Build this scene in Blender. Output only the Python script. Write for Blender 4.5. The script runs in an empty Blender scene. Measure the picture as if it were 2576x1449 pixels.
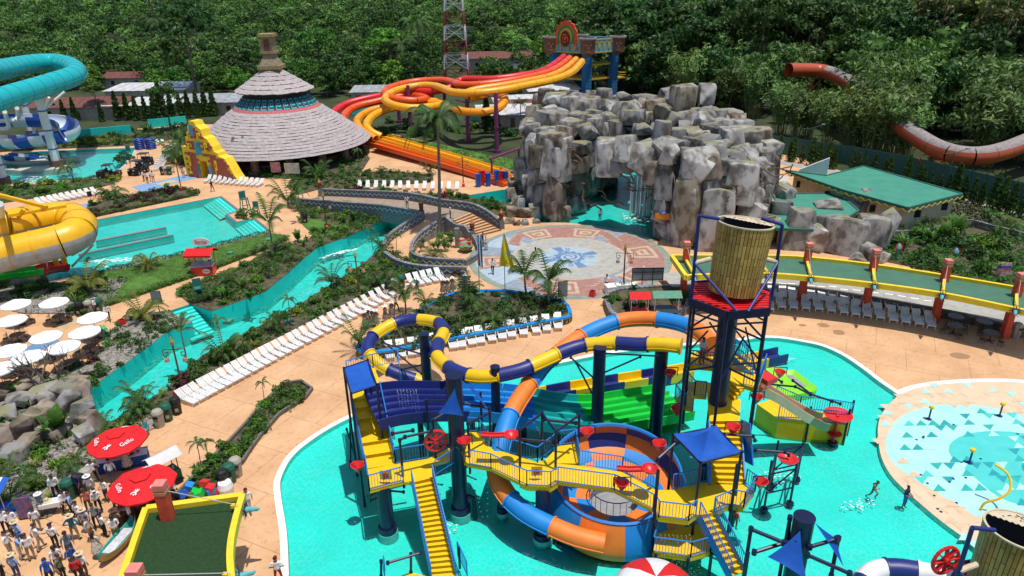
import bpy,math,random
import numpy as np
from mathutils import Vector as V,Matrix
from mathutils.geometry import tessellate_polygon

R = math.radians
rnd = random.Random(7)
scene = bpy.context.scene
col = scene.collection

# ---------------------------------------------------------------- camera, sky, sun, exposure
CAM_H,PITCH,ROLL,FOC = 30.0,R(23.8),0.016,1800.0      # focal length in units of a 2576 wide frame
CXY = (1288.0,724.5)
fw = V((0,math.cos(PITCH),-math.sin(PITCH)))
_r0,_u0 = V((1,0,0)),V((0,math.sin(PITCH),math.cos(PITCH)))
rt = _r0 * math.cos(ROLL) - _u0 * math.sin(ROLL)
up = _u0 * math.cos(ROLL) + _r0 * math.sin(ROLL)
EYE = V((0,0,CAM_H))
cd = bpy.data.cameras.new('camera')
cam = bpy.data.objects.new('camera',cd); col.objects.link(cam)
cd.sensor_width = 36; cd.lens = 36 * FOC / 2576; cd.clip_start = .3; cd.clip_end = 6000
m = Matrix((rt,up,-fw)).transposed().to_4x4(); m.translation = EYE
cam.matrix_world = m
scene.camera = cam

SUN_DIR=V((-.17,.12,-1)).normalized()                   # the way the light travels: noon sun, a little to the right
w = bpy.data.worlds.new('World'); scene.world = w; w.use_nodes = True
nt = w.node_tree
sky = nt.nodes.new('ShaderNodeTexSky'); sky.sky_type = 'NISHITA'; sky.sun_disc = False
to_sun = -SUN_DIR
sky.sun_elevation = math.asin(to_sun.z); sky.sun_rotation = math.atan2(to_sun.x,to_sun.y)
nt.links.new(sky.outputs[0],nt.nodes['Background'].inputs[0])
nt.nodes['Background'].inputs[1].default_value = .135
sd = bpy.data.lights.new('sun','SUN'); sd.energy = 4.35; sd.angle = R(.5); sd.color = (1,.96,.9)
sun = bpy.data.objects.new('sun',sd); col.objects.link(sun)
sun.rotation_euler = SUN_DIR.to_track_quat('-Z','Y').to_euler()
sun.location = (0,0,80)
scene.view_settings.view_transform = 'Standard'; scene.view_settings.look = 'None'
scene.view_settings.exposure = 0.0; scene.view_settings.gamma = 1
scene.render.engine = 'CYCLES'
scene.cycles.max_bounces = 5; scene.cycles.transparent_max_bounces = 12; scene.cycles.use_denoising = True
scene.cycles.caustics_reflective = False; scene.cycles.caustics_refractive = False

def at(u,v,z=0.0):
    """world point at height z that was surveyed at photo position (u, v), 2576 wide"""
    d = fw + rt * ((u - CXY[0]) / FOC) - up * ((v - CXY[1]) / FOC)
    return EYE + d * ((z - CAM_H) / d.z)

def ats(pts,z=0.0):
    return [at(p[0],p[1],p[2] if len(p) > 2 else z) for p in pts]

# ---------------------------------------------------------------- materials
MATS = {}
def mat(name,c,c2=None,rough=.6,sc=3.0,detail=4,bump=0,bsc=None,spec=.4,metal=0,obrand=0,trans=0,lo=.35,hi=.65,coat=0):
    """procedural paint / stone / leaf: two colours mixed by noise, optional relief, optional per object variation"""
    if name in MATS: return MATS[name]
    mt = bpy.data.materials.new(name); mt.use_nodes = True; MATS[name] = mt
    n,l = mt.node_tree.nodes,mt.node_tree.links
    b = n['Principled BSDF']
    b.inputs['Roughness'].default_value = rough; b.inputs['Metallic'].default_value = metal
    b.inputs['Specular IOR Level'].default_value = spec
    if coat: b.inputs['Coat Weight'].default_value = coat; b.inputs['Coat Roughness'].default_value = .15
    if c2 is None: c2 = tuple(x * .82 for x in c)
    tc = n.new('ShaderNodeTexCoord')
    nz=n.new('ShaderNodeTexNoise');nz.inputs['Scale'].default_value=sc;nz.inputs['Detail'].default_value=detail
    l.new(tc.outputs['Object'],nz.inputs['Vector'])
    rp = n.new('ShaderNodeValToRGB'); e = rp.color_ramp.elements
    e[0].position,e[1].position = lo,hi
    e[0].color,e[1].color = (*c2,1),(*c,1)
    l.new(nz.outputs['Fac'],rp.inputs['Fac'])
    out = rp.outputs['Color']
    if obrand:
        oi = n.new('ShaderNodeObjectInfo'); hs = n.new('ShaderNodeHueSaturation')
        mr=n.new('ShaderNodeMapRange');mr.inputs[3].default_value=1 -obrand;mr.inputs[4].default_value=1+obrand
        l.new(oi.outputs['Random'],mr.inputs[0]); l.new(mr.outputs[0],hs.inputs['Value'])
        mr2=n.new('ShaderNodeMapRange');mr2.inputs[3].default_value=.5 -obrand*.07;mr2.inputs[4].default_value=.5+obrand*.07
        ml=n.new('ShaderNodeMath');ml.operation='FRACT';mm=n.new('ShaderNodeMath');mm.operation='MULTIPLY';mm.inputs[1].default_value=7.31
        l.new(oi.outputs['Random'],mm.inputs[0]);l.new(mm.outputs[0],ml.inputs[0]);l.new(ml.outputs[0],mr2.inputs[0]);l.new(mr2.outputs[0],hs.inputs['Hue'])
        l.new(out,hs.inputs['Color']); out = hs.outputs['Color']
    l.new(out,b.inputs['Base Color'])
    if bump:
        nb=n.new('ShaderNodeTexNoise');nb.inputs['Scale'].default_value=bsc or sc*4;nb.inputs['Detail'].default_value=6
        l.new(tc.outputs['Object'],nb.inputs['Vector'])
        bp=n.new('ShaderNodeBump');bp.inputs['Strength'].default_value=bump;bp.inputs['Distance'].default_value=.1
        l.new(nb.outputs['Fac'],bp.inputs['Height']); l.new(bp.outputs['Normal'],b.inputs['Normal'])
    if trans:
        tr=n.new('ShaderNodeBsdfTranslucent');mx=n.new('ShaderNodeMixShader');mx.inputs[0].default_value=trans
        l.new(out,tr.inputs['Color']); l.new(b.outputs[0],mx.inputs[1]); l.new(tr.outputs[0],mx.inputs[2])
        l.new(mx.outputs[0],n['Material Output'].inputs['Surface'])
    return mt

def plastic(name,c,rough=.38):
    return mat(name,c,tuple(x * .9 for x in c),rough=rough,sc=1.3,detail=3,spec=.5)

YEL=plastic('yellow_fibreglass',(.80,.50,.004));NAVY=plastic('navy_fibreglass',(.012,.022,.16),.45)
BLUE=plastic('blue_fibreglass',(.01,.22,.60),.55);ORG=plastic('orange_fibreglass',(.78,.20,.022),.55)
RED = plastic('red_fibreglass',(.62,.02,.02)); GRN = plastic('green_fibreglass',(.01,.50,.05))
TEAL = plastic('teal_fibreglass',(.01,.36,.34)); WHT = plastic('white_fibreglass',(.74,.74,.74))
LIME = plastic('lime_fibreglass',(.25,.68,.02)); TURQ = plastic('turquoise_fibreglass',(.01,.40,.42))
YEL2 = plastic('mango_fibreglass',(.80,.38,.01)); RORG = plastic('red_orange_fibreglass',(.72,.09,.012))
GRYP = plastic('grey_fibreglass',(.42,.41,.38)); AMB = plastic('amber_fibreglass',(.80,.30,.008))
DPOLE = mat('navy_pole_paint',(.008,.012,.055),(.006,.008,.035),rough=.35,sc=2)
RAIL=plastic('blue_rail_paint',(.02,.19,.55));STEEL=mat('galvanised_steel',(.45,.46,.48),rough=.4,metal=.6)
SAILB = mat('blue_sail_cloth',(.005,.085,.42),rough=.8,sc=2)
YTOP = mat('yellow_deck_grip',(.78,.49,.004),(.74,.45,.004),rough=.55,sc=2,bump=.05,bsc=40)
LNG = mat('white_lounger_plastic',(.78,.78,.76),(.72,.72,.70),rough=.4,sc=3)
BRONZE = mat('dark_bronze_metal',(.06,.04,.03),rough=.5)
WOODM = mat('brown_wood',(.16,.08,.035),(.10,.05,.02),rough=.7,sc=6)
BLACK = mat('black_plastic',(.012,.012,.013),rough=.45)
BING=mat('green_bin_plastic',(.01,.10,.06),rough=.5);BINT=mat('beige_bin_plastic',(.36,.33,.27),rough=.6)
WHITEP = mat('white_paint',(.75,.75,.73),(.68,.68,.66),rough=.6,sc=2)
CANV = mat('white_canvas',(.80,.80,.79),(.74,.74,.74),rough=.85,sc=2)
REDC = mat('red_canvas',(.70,.008,.012),rough=.8)
YPAINT = mat('yellow_wall_paint',(.80,.58,.03),(.74,.50,.02),rough=.7,sc=2.5,bump=.1)
REDP = mat('red_post_paint',(.62,.085,.04),(.52,.065,.03),rough=.7,sc=2,bump=.15)
PINKC = mat('faded_red_cap',(.72,.22,.18),rough=.8)
STONE = mat('grey_stone',(.26,.25,.24),(.13,.125,.12),rough=.9,sc=3,bump=.6,bsc=8)
BLOCK = mat('grey_block',(.24,.235,.23),(.14,.14,.14),rough=.9,sc=5,bump=.4,bsc=12,obrand=.25)
CONC = mat('pale_concrete',(.52,.47,.40),(.42,.38,.32),rough=.9,sc=1.5,bump=.1)
WBLUE=mat('wall_blue_paint',(.02,.15,.42),rough=.7);CBLUE=mat('coping_blue_paint',(.01,.24,.62),rough=.6,sc=4)
RIVERP = mat('turquoise_pool_paint',(.012,.58,.51),(.01,.50,.44),rough=.55,sc=.8)
SOIL = mat('brown_soil',(.12,.095,.055),(.045,.045,.022),rough=1,sc=1.1,bump=.8,bsc=9)
GRAVEL = mat('pale_pebbles',(.38,.34,.29),(.10,.09,.08),rough=1,sc=6,detail=8,bump=1,bsc=12)
LAWN = mat('lawn_grass',(.095,.20,.03),(.055,.135,.02),rough=1,sc=1.2,detail=5,bump=.6,bsc=25)
TURFD=mat('dark_artificial_turf',(.02,.055,.015),(.012,.04,.01),rough=1,sc=6,detail=8,bump=.5,bsc=30)
GROOF = mat('green_roof_coating',(.05,.25,.17),(.04,.21,.145),rough=.75,sc=.6,detail=6)
CROOF = mat('canopy_green_roof',(.06,.16,.10),(.05,.135,.085),rough=.85,sc=.8,detail=7)
BARK = mat('bark',(.16,.12,.085),(.07,.05,.035),rough=1,sc=4,bump=.7)
PBARK = mat('palm_bark',(.27,.23,.18),(.15,.125,.10),rough=1,sc=5,bump=.6)
BRIM = mat('palm_straw',(.62,.50,.30),rough=.9)
SKIN=mat('skin',(.36,.18,.10),rough=.6,sc=2);SKIN2=mat('skin_dark',(.22,.105,.06),rough=.6,sc=2)
HAIR = mat('dark_hair',(.012,.009,.008),rough=.5)

def foliage(name,c,c2,rough=.55,obrand=.3,sc=.9,trans=.25):
    return mat(name,c,c2,rough=rough,sc=sc,detail=3,obrand=obrand,trans=trans,spec=.3,lo=.38,hi=.62)
F_MID = foliage('leaf_mid_green',(.105,.225,.034),(.040,.105,.016))
F_DARK = foliage('leaf_dark_green',(.072,.15,.032),(.024,.062,.013))
F_BRIGHT = foliage('leaf_bright_green',(.15,.30,.03),(.055,.14,.014))
F_OLIVE = foliage('leaf_olive',(.16,.19,.045),(.06,.08,.022))
F_BAM = foliage('leaf_bamboo',(.17,.28,.07),(.065,.13,.03))
F_PALM = foliage('leaf_palm',(.085,.165,.03),(.033,.075,.012),obrand=.2)
F_PALMY = foliage('leaf_palm_yellowing',(.22,.22,.035),(.09,.12,.015),obrand=.15)
F_BAN = foliage('leaf_banana',(.075,.19,.02),(.03,.095,.01),obrand=.15)
F_YEL = foliage('leaf_yellow_green',(.28,.32,.02),(.11,.17,.012),obrand=.15)
F_RED = foliage('leaf_dark_red',(.10,.018,.022),(.035,.008,.010),obrand=.15)
F_CYP = foliage('leaf_cypress',(.085,.165,.03),(.03,.07,.014),obrand=.2)
F_DRY = foliage('leaf_dry_grey_green',(.17,.17,.085),(.08,.085,.04),obrand=.15)
def toned(mt):
    """each tree of the far wood has its own tone, stored on its faces"""
    n,l=mt.node_tree.nodes,mt.node_tree.links;at_=n.new('ShaderNodeAttribute');at_.attribute_name='tone';hs=n.new('ShaderNodeHueSaturation')
    for nd,sk in ((n['Principled BSDF'],'Base Color'),(n['Translucent BSDF'],'Color')):
        src=nd.inputs[sk].links[0].from_socket;l.new(src,hs.inputs['Color']);l.new(hs.outputs[0],nd.inputs[sk])
    l.new(at_.outputs['Fac'],hs.inputs['Value']); return mt
F_FAR = foliage('leaf_far_wood',(.125,.245,.045),(.030,.080,.017),sc=.13,obrand=0)
toned(F_FAR)

def water_mat(name,tint,bump=.35,sc=2.2,caustic_film=.11):
    mt = bpy.data.materials.new(name); mt.use_nodes = True
    n,l = mt.node_tree.nodes,mt.node_tree.links
    n.remove(n['Principled BSDF'])
    tr = n.new('ShaderNodeBsdfTransparent'); tr.inputs[0].default_value = (*tint,1)
    gl = n.new('ShaderNodeBsdfGlossy'); gl.inputs['Roughness'].default_value = .06
    fr = n.new('ShaderNodeFresnel'); fr.inputs[0].default_value = 1.33
    mx = n.new('ShaderNodeMixShader')
    tc=n.new('ShaderNodeTexCoord');nz=n.new('ShaderNodeTexNoise');nz.inputs['Scale'].default_value=sc;nz.inputs['Detail'].default_value=4
    vo = n.new('ShaderNodeTexVoronoi'); vo.feature = 'SMOOTH_F1'; vo.inputs['Scale'].default_value = sc * 1.4
    ad = n.new('ShaderNodeMath'); ad.operation = 'ADD'
    bp=n.new('ShaderNodeBump');bp.inputs['Strength'].default_value=bump;bp.inputs['Distance'].default_value=.12
    l.new(tc.outputs['Object'],nz.inputs['Vector']); l.new(tc.outputs['Object'],vo.inputs['Vector'])
    l.new(nz.outputs['Fac'],ad.inputs[0]);l.new(vo.outputs['Distance'],ad.inputs[1]);l.new(ad.outputs[0],bp.inputs['Height'])
    l.new(bp.outputs[0],gl.inputs['Normal']); l.new(bp.outputs[0],fr.inputs['Normal'])
    l.new(fr.outputs[0],mx.inputs[0]); l.new(tr.outputs[0],mx.inputs[1]); l.new(gl.outputs[0],mx.inputs[2])
    df=n.new('ShaderNodeBsdfDiffuse');df.inputs[0].default_value=(.75,.9,.88,1);m2=n.new('ShaderNodeMixShader')   # pale net painted on the surface for caustic light, with fine bubbles
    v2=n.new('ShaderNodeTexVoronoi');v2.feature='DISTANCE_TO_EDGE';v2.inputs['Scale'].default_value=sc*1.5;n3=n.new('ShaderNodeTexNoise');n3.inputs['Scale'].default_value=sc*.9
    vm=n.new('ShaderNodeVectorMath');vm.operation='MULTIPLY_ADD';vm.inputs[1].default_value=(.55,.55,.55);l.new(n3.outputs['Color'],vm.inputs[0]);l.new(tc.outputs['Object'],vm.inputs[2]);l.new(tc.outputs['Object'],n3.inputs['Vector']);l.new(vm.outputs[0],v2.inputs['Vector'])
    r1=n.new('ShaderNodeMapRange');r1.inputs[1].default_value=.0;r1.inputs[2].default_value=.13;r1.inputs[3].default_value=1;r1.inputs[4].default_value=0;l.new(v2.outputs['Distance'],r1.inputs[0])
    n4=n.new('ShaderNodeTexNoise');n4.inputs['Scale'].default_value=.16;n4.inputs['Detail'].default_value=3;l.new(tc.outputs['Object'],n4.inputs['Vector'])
    r2=n.new('ShaderNodeMapRange');r2.inputs[1].default_value=.38;r2.inputs[2].default_value=.66;r2.inputs[3].default_value=.03;r2.inputs[4].default_value=caustic_film;l.new(n4.outputs['Fac'],r2.inputs[0])
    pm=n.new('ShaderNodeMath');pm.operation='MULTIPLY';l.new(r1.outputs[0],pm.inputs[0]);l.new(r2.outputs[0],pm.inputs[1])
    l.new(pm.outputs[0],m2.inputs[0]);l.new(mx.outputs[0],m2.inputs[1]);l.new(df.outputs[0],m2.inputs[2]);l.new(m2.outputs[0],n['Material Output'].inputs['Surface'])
    MATS[name] = mt
    return mt
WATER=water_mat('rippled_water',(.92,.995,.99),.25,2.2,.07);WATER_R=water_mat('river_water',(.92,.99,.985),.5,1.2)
FOAM = mat('white_water_foam',(.80,.84,.84),(.55,.75,.74),rough=.6,sc=5,detail=8,bump=1,bsc=8)

# ---------------------------------------------------------------- mesh building
class B:
    def __init__(s): s.v,s.f,s.mi = [],[],[]
    def add(s,vs,fs,mi=0):
        o=len(s.v);s.v += [tuple(p) for p in vs];s.f += [tuple(i+o for i in f) for f in fs];s.mi += [mi]*len(fs);return s
    def box(s,c,d,rz=0,mi=0,tilt=None):
        x,y,z = d[0] / 2,d[1] / 2,d[2] / 2
        ps = [V((a * x,b * y,e * z)) for e in (-1,1) for a,b in ((-1,-1),(1,-1),(1,1),(-1,1))]
        M = Matrix.Rotation(rz,3,'Z')
        if tilt is not None: M = M @ tilt
        return s.add([V(c)+M @ p for p in ps],[(3,2,1,0),(4,5,6,7),(0,1,5,4),(1,2,6,5),(2,3,7,6),(3,0,4,7)],mi)
    def beam(s,a,b,w,h,mi=0):
        a,b = V(a),V(b); t = (b - a).normalized(); sd = t.cross(V((0,0,1)))
        if sd.length < .01: sd = V((1,0,0))
        sd.normalize(); u = sd.cross(t); sd *= w / 2; u *= h / 2
        return s.add([p+q for p in (a,b) for q in (-sd -u,sd -u,sd+u,-sd+u)],[(3,2,1,0),(4,5,6,7),(0,1,5,4),(1,2,6,5),(2,3,7,6),(3,0,4,7)],mi)
    def cyl(s,a,b,r0,r1=None,n=10,mi=0,caps=True):
        a,b = V(a),V(b); r1 = r0 if r1 is None else r1; t = (b - a).normalized()
        x = t.cross(V((0,0,1)) if abs(t.z) < .95 else V((1,0,0))).normalized(); y = t.cross(x)
        ps=[p+(x*math.cos(k*2*math.pi/n)+y*math.sin(k*2*math.pi/n))*r for p,r in ((a,r0),(b,r1)) for k in range(n)]
        fs = [(k,(k + 1) % n,n + (k + 1) % n,n + k) for k in range(n)]
        if caps: fs += [tuple(range(n - 1,-1,-1)),tuple(range(n,2 * n))]
        return s.add(ps,fs,mi)
    def pipe(s,pts,r,n=6,mi=0):
        pts = [V(p) for p in pts]
        for a,b in zip(pts,pts[1:]):
            if (b - a).length > 1e-4: s.cyl(a,b,r,r,n,mi)
        return s
    def sweep(s,pts,prof,closed=True,mi=0,caps=False):
        """profile of (side, up) pairs carried along a path"""
        pts = [V(p) for p in pts]; n = len(prof); vs = []
        for i,p in enumerate(pts):
            t = (pts[min(i + 1,len(pts) - 1)] - pts[max(i - 1,0)]).normalized()
            sd = t.cross(V((0,0,1)))
            if sd.length < .05: sd = V((1,0,0))
            sd.normalize(); u = sd.cross(t)
            pr = prof(i / (len(pts) - 1)) if callable(prof) else prof
            n = len(pr)
            vs += [p + sd * a + u * b for a,b in pr]
        fs = []
        for i in range(len(pts) - 1):
            for k in range(n if closed else n - 1):
                k2 = (k + 1) % n
                fs.append((i * n + k,i * n + k2,(i + 1) * n + k2,(i + 1) * n + k))
        if caps and closed:fs += [tuple(range(n)),tuple(range((len(pts) -1)*n+n -1,(len(pts) -1)*n -1,-1))]
        return s.add(vs,fs,mi)
    def poly(s,pts,mi=0,holes=()):
        loops = [[V(p) for p in pts]] + [[V(p) for p in h] for h in holes]
        flat = [p for lp in loops for p in lp]
        tris = tessellate_polygon(loops)
        out = []
        for t in tris:
            a,b,c = (flat[i] for i in t)
            out.append(tuple(t) if (b - a).cross(c - a).z >= 0 else tuple(reversed(t)))
        return s.add(flat,out,mi)
    def prism(s,pts,z0,z1,mi=0,mis=None,bottom=False):
        pts = [V((p[0],p[1],0)) for p in pts]
        if sum(a.x * b.y - b.x * a.y for a,b in zip(pts,pts[1:] + pts[:1])) < 0: pts.reverse()
        n = len(pts); s.poly([(p.x,p.y,z1) for p in pts],mi)
        s.add([(p.x,p.y,z) for z in (z0,z1) for p in pts],[(k,(k+1) % n,n+(k+1) % n,n+k) for k in range(n)],mi if mis is None else mis)
        if bottom: s.poly([(p.x,p.y,z0) for p in pts],mi)
        return s
    def lathe(s,prof,n=16,c=(0,0,0),mi=0,a0=0,a1=2 * math.pi,sx=1,sy=1):
        c = V(c); full = abs(a1 - a0 - 2 * math.pi) < 1e-6; m = n if full else n + 1; vs = []
        for r,z in prof:
            vs += [c+V((math.cos(a0+(a1 -a0)*k/n)*r*sx,math.sin(a0+(a1 -a0)*k/n)*r*sy,z)) for k in range(m)]
        fs = []
        for i in range(len(prof) - 1):
            for k in range(n):
                k2 = (k + 1) % m if full else k + 1
                fs.append((i * m + k,i * m + k2,(i + 1) * m + k2,(i + 1) * m + k))
        return s.add(vs,fs,mi)
    def mesh(s,name,mats,smooth=False):
        me = bpy.data.meshes.new(name); me.from_pydata(s.v,[],s.f)
        for mt in (mats if isinstance(mats,(list,tuple)) else [mats]): me.materials.append(mt)
        if any(s.mi): me.polygons.foreach_set('material_index',s.mi)
        if smooth:
            me.polygons.foreach_set('use_smooth',[True] * len(s.f)); me.update()
            me.set_sharp_from_angle(angle=R(smooth if smooth > 1 else 40))
        me.update(); return me
    def build(s,name,mats,parent=None,smooth=False):
        return obj(name,s.mesh(name,mats,smooth),parent)

def obj(name,me,parent=None):
    o = bpy.data.objects.new(name,me); col.objects.link(o)
    if parent is not None:
        o.parent = parent; o.matrix_parent_inverse = Matrix.Translation(-parent.location)
    return o
def tag(o,label=None,cat=None,group=None,kind=None):
    for k,x in (('label',label),('category',cat),('group',group),('kind',kind)):
        if x: o[k] = x
    return o
def thing(name,label,cat,loc=(0,0,0),group=None):
    o = bpy.data.objects.new(name,None); o.empty_display_size = .2; col.objects.link(o)
    o.location = loc; return tag(o,label,cat,group)
def clone(root,loc,rz=0,scale=1,label=None,group=None,mats=None):
    """a copy of a thing, its parts and their sub-parts, sharing mesh data; root stands at the origin"""
    c = root.copy(); col.objects.link(c); c.location = loc; c.rotation_euler = (0,0,rz)
    c.scale = (scale,) * 3 if isinstance(scale,(int,float)) else scale
    if label: c['label'] = label
    if group: c['group'] = group
    def sub(src,dst):
        if mats and src.type == 'MESH':
            for i,sl in enumerate(dst.material_slots):
                r = mats.get(sl.material.name)
                if r: sl.link = 'OBJECT'; sl.material = r
        for ch in src.children:
            d = ch.copy(); col.objects.link(d); d.parent = dst; sub(ch,d)
    sub(root,c)
    return c
def drop(proto):
    """remove a prototype that was only built to be copied"""
    for ch in list(proto.children): drop(ch)
    bpy.data.objects.remove(proto)

def smooth_line(pts,k=6,closed=False):
    """Catmull-Rom through points"""
    P = [V(p) for p in pts]; n = len(P); out = []
    for i in range(n if closed else n - 1):
        a,b,c,d = (P[(i + j) % n] if closed else P[min(max(i + j,0),n - 1)] for j in (-1,0,1,2))
        for q in range(k):
            t = q / k
            out.append(.5*(2*b+(c -a)*t+(2*a -5*b+4*c -d)*t*t+(3*b -a -3*c+d)*t ** 3))
    if not closed: out.append(P[-1])
    return out
def resample(pts,n):
    P = [V(p) for p in pts]; L = [0]
    for a,b in zip(P,P[1:]): L.append(L[-1] + (b - a).length)
    out = []; j = 0
    for i in range(n):
        d = L[-1] * i / (n - 1)
        while j < len(P) - 2 and L[j + 1] < d: j += 1
        t = (d - L[j]) / max(L[j + 1] - L[j],1e-6); out.append(P[j].lerp(P[j + 1],min(max(t,0),1)))
    return out
def offset(pts,d,closed=True):
    """offset a polyline sideways in plan (left of travel is positive)"""
    P = [V(p) for p in pts]; n = len(P); out = []
    for i in range(n):
        a = P[(i - 1) % n] if closed or i else P[0]; b = P[(i + 1) % n] if closed or i < n - 1 else P[-1]
        t1 = P[i] - a; t2 = b - P[i]
        t1 = V((t1.x,t1.y,0)); t2 = V((t2.x,t2.y,0))
        if t1.length < 1e-6: t1 = t2
        if t2.length < 1e-6: t2 = t1
        t1.normalize(); t2.normalize(); nm = V((-t1.y - t2.y,t1.x + t2.x,0))
        if nm.length < 1e-4: nm = V((-t1.y,t1.x,0))
        nm.normalize(); k = max(.45,nm.dot(V((-t1.y,t1.x,0))))
        out.append(P[i] + nm * (d / k))
    return out
def ccw(pts):
    pts = list(pts)
    return pts if sum(a[0] * b[1] - b[0] * a[1] for a,b in zip(pts,pts[1:] + pts[:1])) > 0 else pts[::-1]
def inside(p,poly):
    c = False; n = len(poly); j = n - 1
    for i in range(n):
        a,b = poly[i],poly[j]
        if (a[1]>p[1]) != (b[1]>p[1]) and p[0]<(b[0] -a[0])*(p[1] -a[1])/(b[1] -a[1])+a[0]:c=not c
        j = i
    return c
def scatter(poly,n,rg,mind=0):
    xs = [p[0] for p in poly]; ys = [p[1] for p in poly]; out = []; tries = 0
    while len(out) < n and tries < n * 40:
        tries += 1; q = (rg.uniform(min(xs),max(xs)),rg.uniform(min(ys),max(ys)))
        if inside(q,poly) and (not mind or all((q[0] -o[0]) ** 2+(q[1] -o[1]) ** 2>mind*mind for o in out)):out.append(q)
    return out
# ---------------------------------------------------------------- the ground, the pools and the paving
def struct(name,b,mats,smooth=False):
    return tag(b.build(name,mats,None,smooth),kind='structure')

def deck_material():
    mt = mat('tan_stamped_concrete',(.66,.39,.205),(.545,.31,.155),rough=.85,sc=.35,detail=8)
    n,l = mt.node_tree.nodes,mt.node_tree.links
    b = n['Principled BSDF']; src = b.inputs['Base Color'].links[0].from_socket
    tc = n.new('ShaderNodeTexCoord')
    br=n.new('ShaderNodeTexBrick');br.inputs['Scale'].default_value=1;br.inputs['Mortar Size'].default_value=.02
    br.inputs['Brick Width'].default_value=4.6;br.inputs['Row Height'].default_value=3.7;br.inputs['Mortar Smooth'].default_value=.3
    br.inputs['Color1'].default_value=br.inputs['Color2'].default_value=(1,1,1,1);br.inputs['Mortar'].default_value=(.5,.44,.4,1)
    br.inputs['Color2'].default_value = (.94,.94,.94,1)
    mp = n.new('ShaderNodeMapping'); mp.inputs['Rotation'].default_value[2] = .45
    l.new(tc.outputs['Object'],mp.inputs[0]); l.new(mp.outputs[0],br.inputs['Vector'])
    st=n.new('ShaderNodeTexNoise');st.inputs['Scale'].default_value=2.6;st.inputs['Detail'].default_value=9;st.inputs['Roughness'].default_value=.7
    l.new(tc.outputs['Object'],st.inputs['Vector'])
    rp=n.new('ShaderNodeValToRGB');rp.color_ramp.elements[0].position=.28;rp.color_ramp.elements[0].color=(.62,.55,.5,1);rp.color_ramp.elements[1].position=.47
    l.new(st.outputs['Fac'],rp.inputs[0])
    m1 = n.new('ShaderNodeMixRGB'); m1.blend_type = 'MULTIPLY'; m1.inputs[0].default_value = 1
    m2 = n.new('ShaderNodeMixRGB'); m2.blend_type = 'MULTIPLY'; m2.inputs[0].default_value = .85
    l.new(src,m1.inputs[1]);l.new(br.outputs['Color'],m1.inputs[2]);l.new(m1.outputs[0],m2.inputs[1]);l.new(rp.outputs[0],m2.inputs[2])
    l.new(m2.outputs[0],b.inputs['Base Color'])
    return mt
DECK = deck_material()

KIDS=ats([(727,1449),(722,1343),(710,1266),(705,1223),(710,1196),(733,1153),(777,1113),(858,1063),(985,1008),(1118,969),(1250,940),(1379,920),(1512,893),
            (1622,880),(1740,868),(1864,857),(1904,851),(1957,851),(2017,860),(2067,871),(2117,893),(2167,926),(2211,960),(2258,992)])
KIDS = smooth_line(KIDS,4)
PADE=smooth_line(ats([(2258,996),(2237,1016),(2217,1043),(2209,1069),(2209,1099),(2214,1139),(2227,1173),(2247,1203),(2277,1233),(2317,1269),(2370,1313),(2440,1363),(2560,1440),(2700,1540)]),3)
KIDS_POLY = KIDS + PADE + ats([(2700,1900),(1300,1950),(735,1750)])
LPOOL=ats([(120,578),(242,555),(553,496),(597,530),(567,540),(593,561),(637,551),(677,583),(520,623),(367,660),(240,686),(110,712)])
TPOOL=ats([(-120,408),(100,381),(340,372),(333,390),(312,398),(318,410),(296,430),(243,447),(150,455),(-120,466)])
FARB = ats([(975,543),(859,603),(800,623),(763,653),(723,690),(667,736),(533,785),(478,766)])
FARB2 = ats([(420,785),(483,811),(417,840),(383,866),(317,916),(243,966),(213,990)])
NB_PX=[(243,1085),(340,1028),(416,981),(508,897),(566,864),(689,805),(739,776),(864,698),(917,662),(972,611)]
NEARB = ats(NB_PX + [(1050,560)])
RIVER = FARB + FARB2 + ats([(205,1040)]) + NEARB
RIVER2 = ats([(1125,500),(1290,474),(1345,470),(1345,492),(1260,517),(1190,520)])
CAVEP=smooth_line(ats([(1349,561),(1425,560),(1505,570),(1575,583),(1635,600),(1659,607)]),3)+ats([(1690,560),(1690,425),(1560,425),(1430,490),(1340,540)])
DECK_OUT=ats([(-900,1950),(-900,470),(-300,352),(100,345),(480,312),(900,318),(1300,405),(1950,380),(2250,470),(2700,590),(3300,900),(3300,1950)])

struct('paved_deck',B().poly(DECK_OUT,0,[KIDS_POLY,LPOOL,TPOOL,RIVER,RIVER2,CAVEP]),DECK)
far = [V((x,y,-.02)) for x,y in ((-900,-60),(900,-60),(900,1500),(-900,1500))]
GROUND = mat('forest_floor',(.045,.065,.02),(.025,.03,.012),rough=1,sc=.15,detail=8)
struct('ground',B().poly(far,0,[[V((p.x,p.y,-.02)) for p in offset(ccw(DECK_OUT),.3)]]),GROUND)

def pool(name,poly,zw,zf,wmat=WATER,floor=RIVERP,lip=.0,rim=None,rimw=.3,wname='pool_water'):
    poly = ccw(poly); n = len(poly)
    b = B(); b.poly([(p.x,p.y,zf) for p in poly])
    ins = offset(poly,.02)
    b.add([(p.x,p.y,z) for z in (zf,lip) for p in ins],[((k+1) % n,k,n+k,n+(k+1) % n) for k in range(n)])
    struct(name,b,floor)
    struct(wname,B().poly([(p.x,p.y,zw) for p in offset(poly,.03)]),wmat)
    if rim:
        o = offset(poly,-rimw)
        b=B();b.add([(p.x,p.y,.03) for p in ins]+[(p.x,p.y,.03) for p in o]+[(p.x,p.y,-.01) for p in o],
                       [f for k in range(n) for f in ((k,n+k,n+(k+1) % n,(k+1) % n),(n+k,2*n+k,2*n+(k+1) % n,n+(k+1) % n))])
        struct('pool_edge',b,rim)
KFLOOR = mat('kids_pool_paint',(.010,.68,.58),(.012,.59,.50),rough=.55,sc=.3,detail=6)
pool('kids_pool',KIDS_POLY,-.06,-.32,WATER,KFLOOR)
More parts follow.
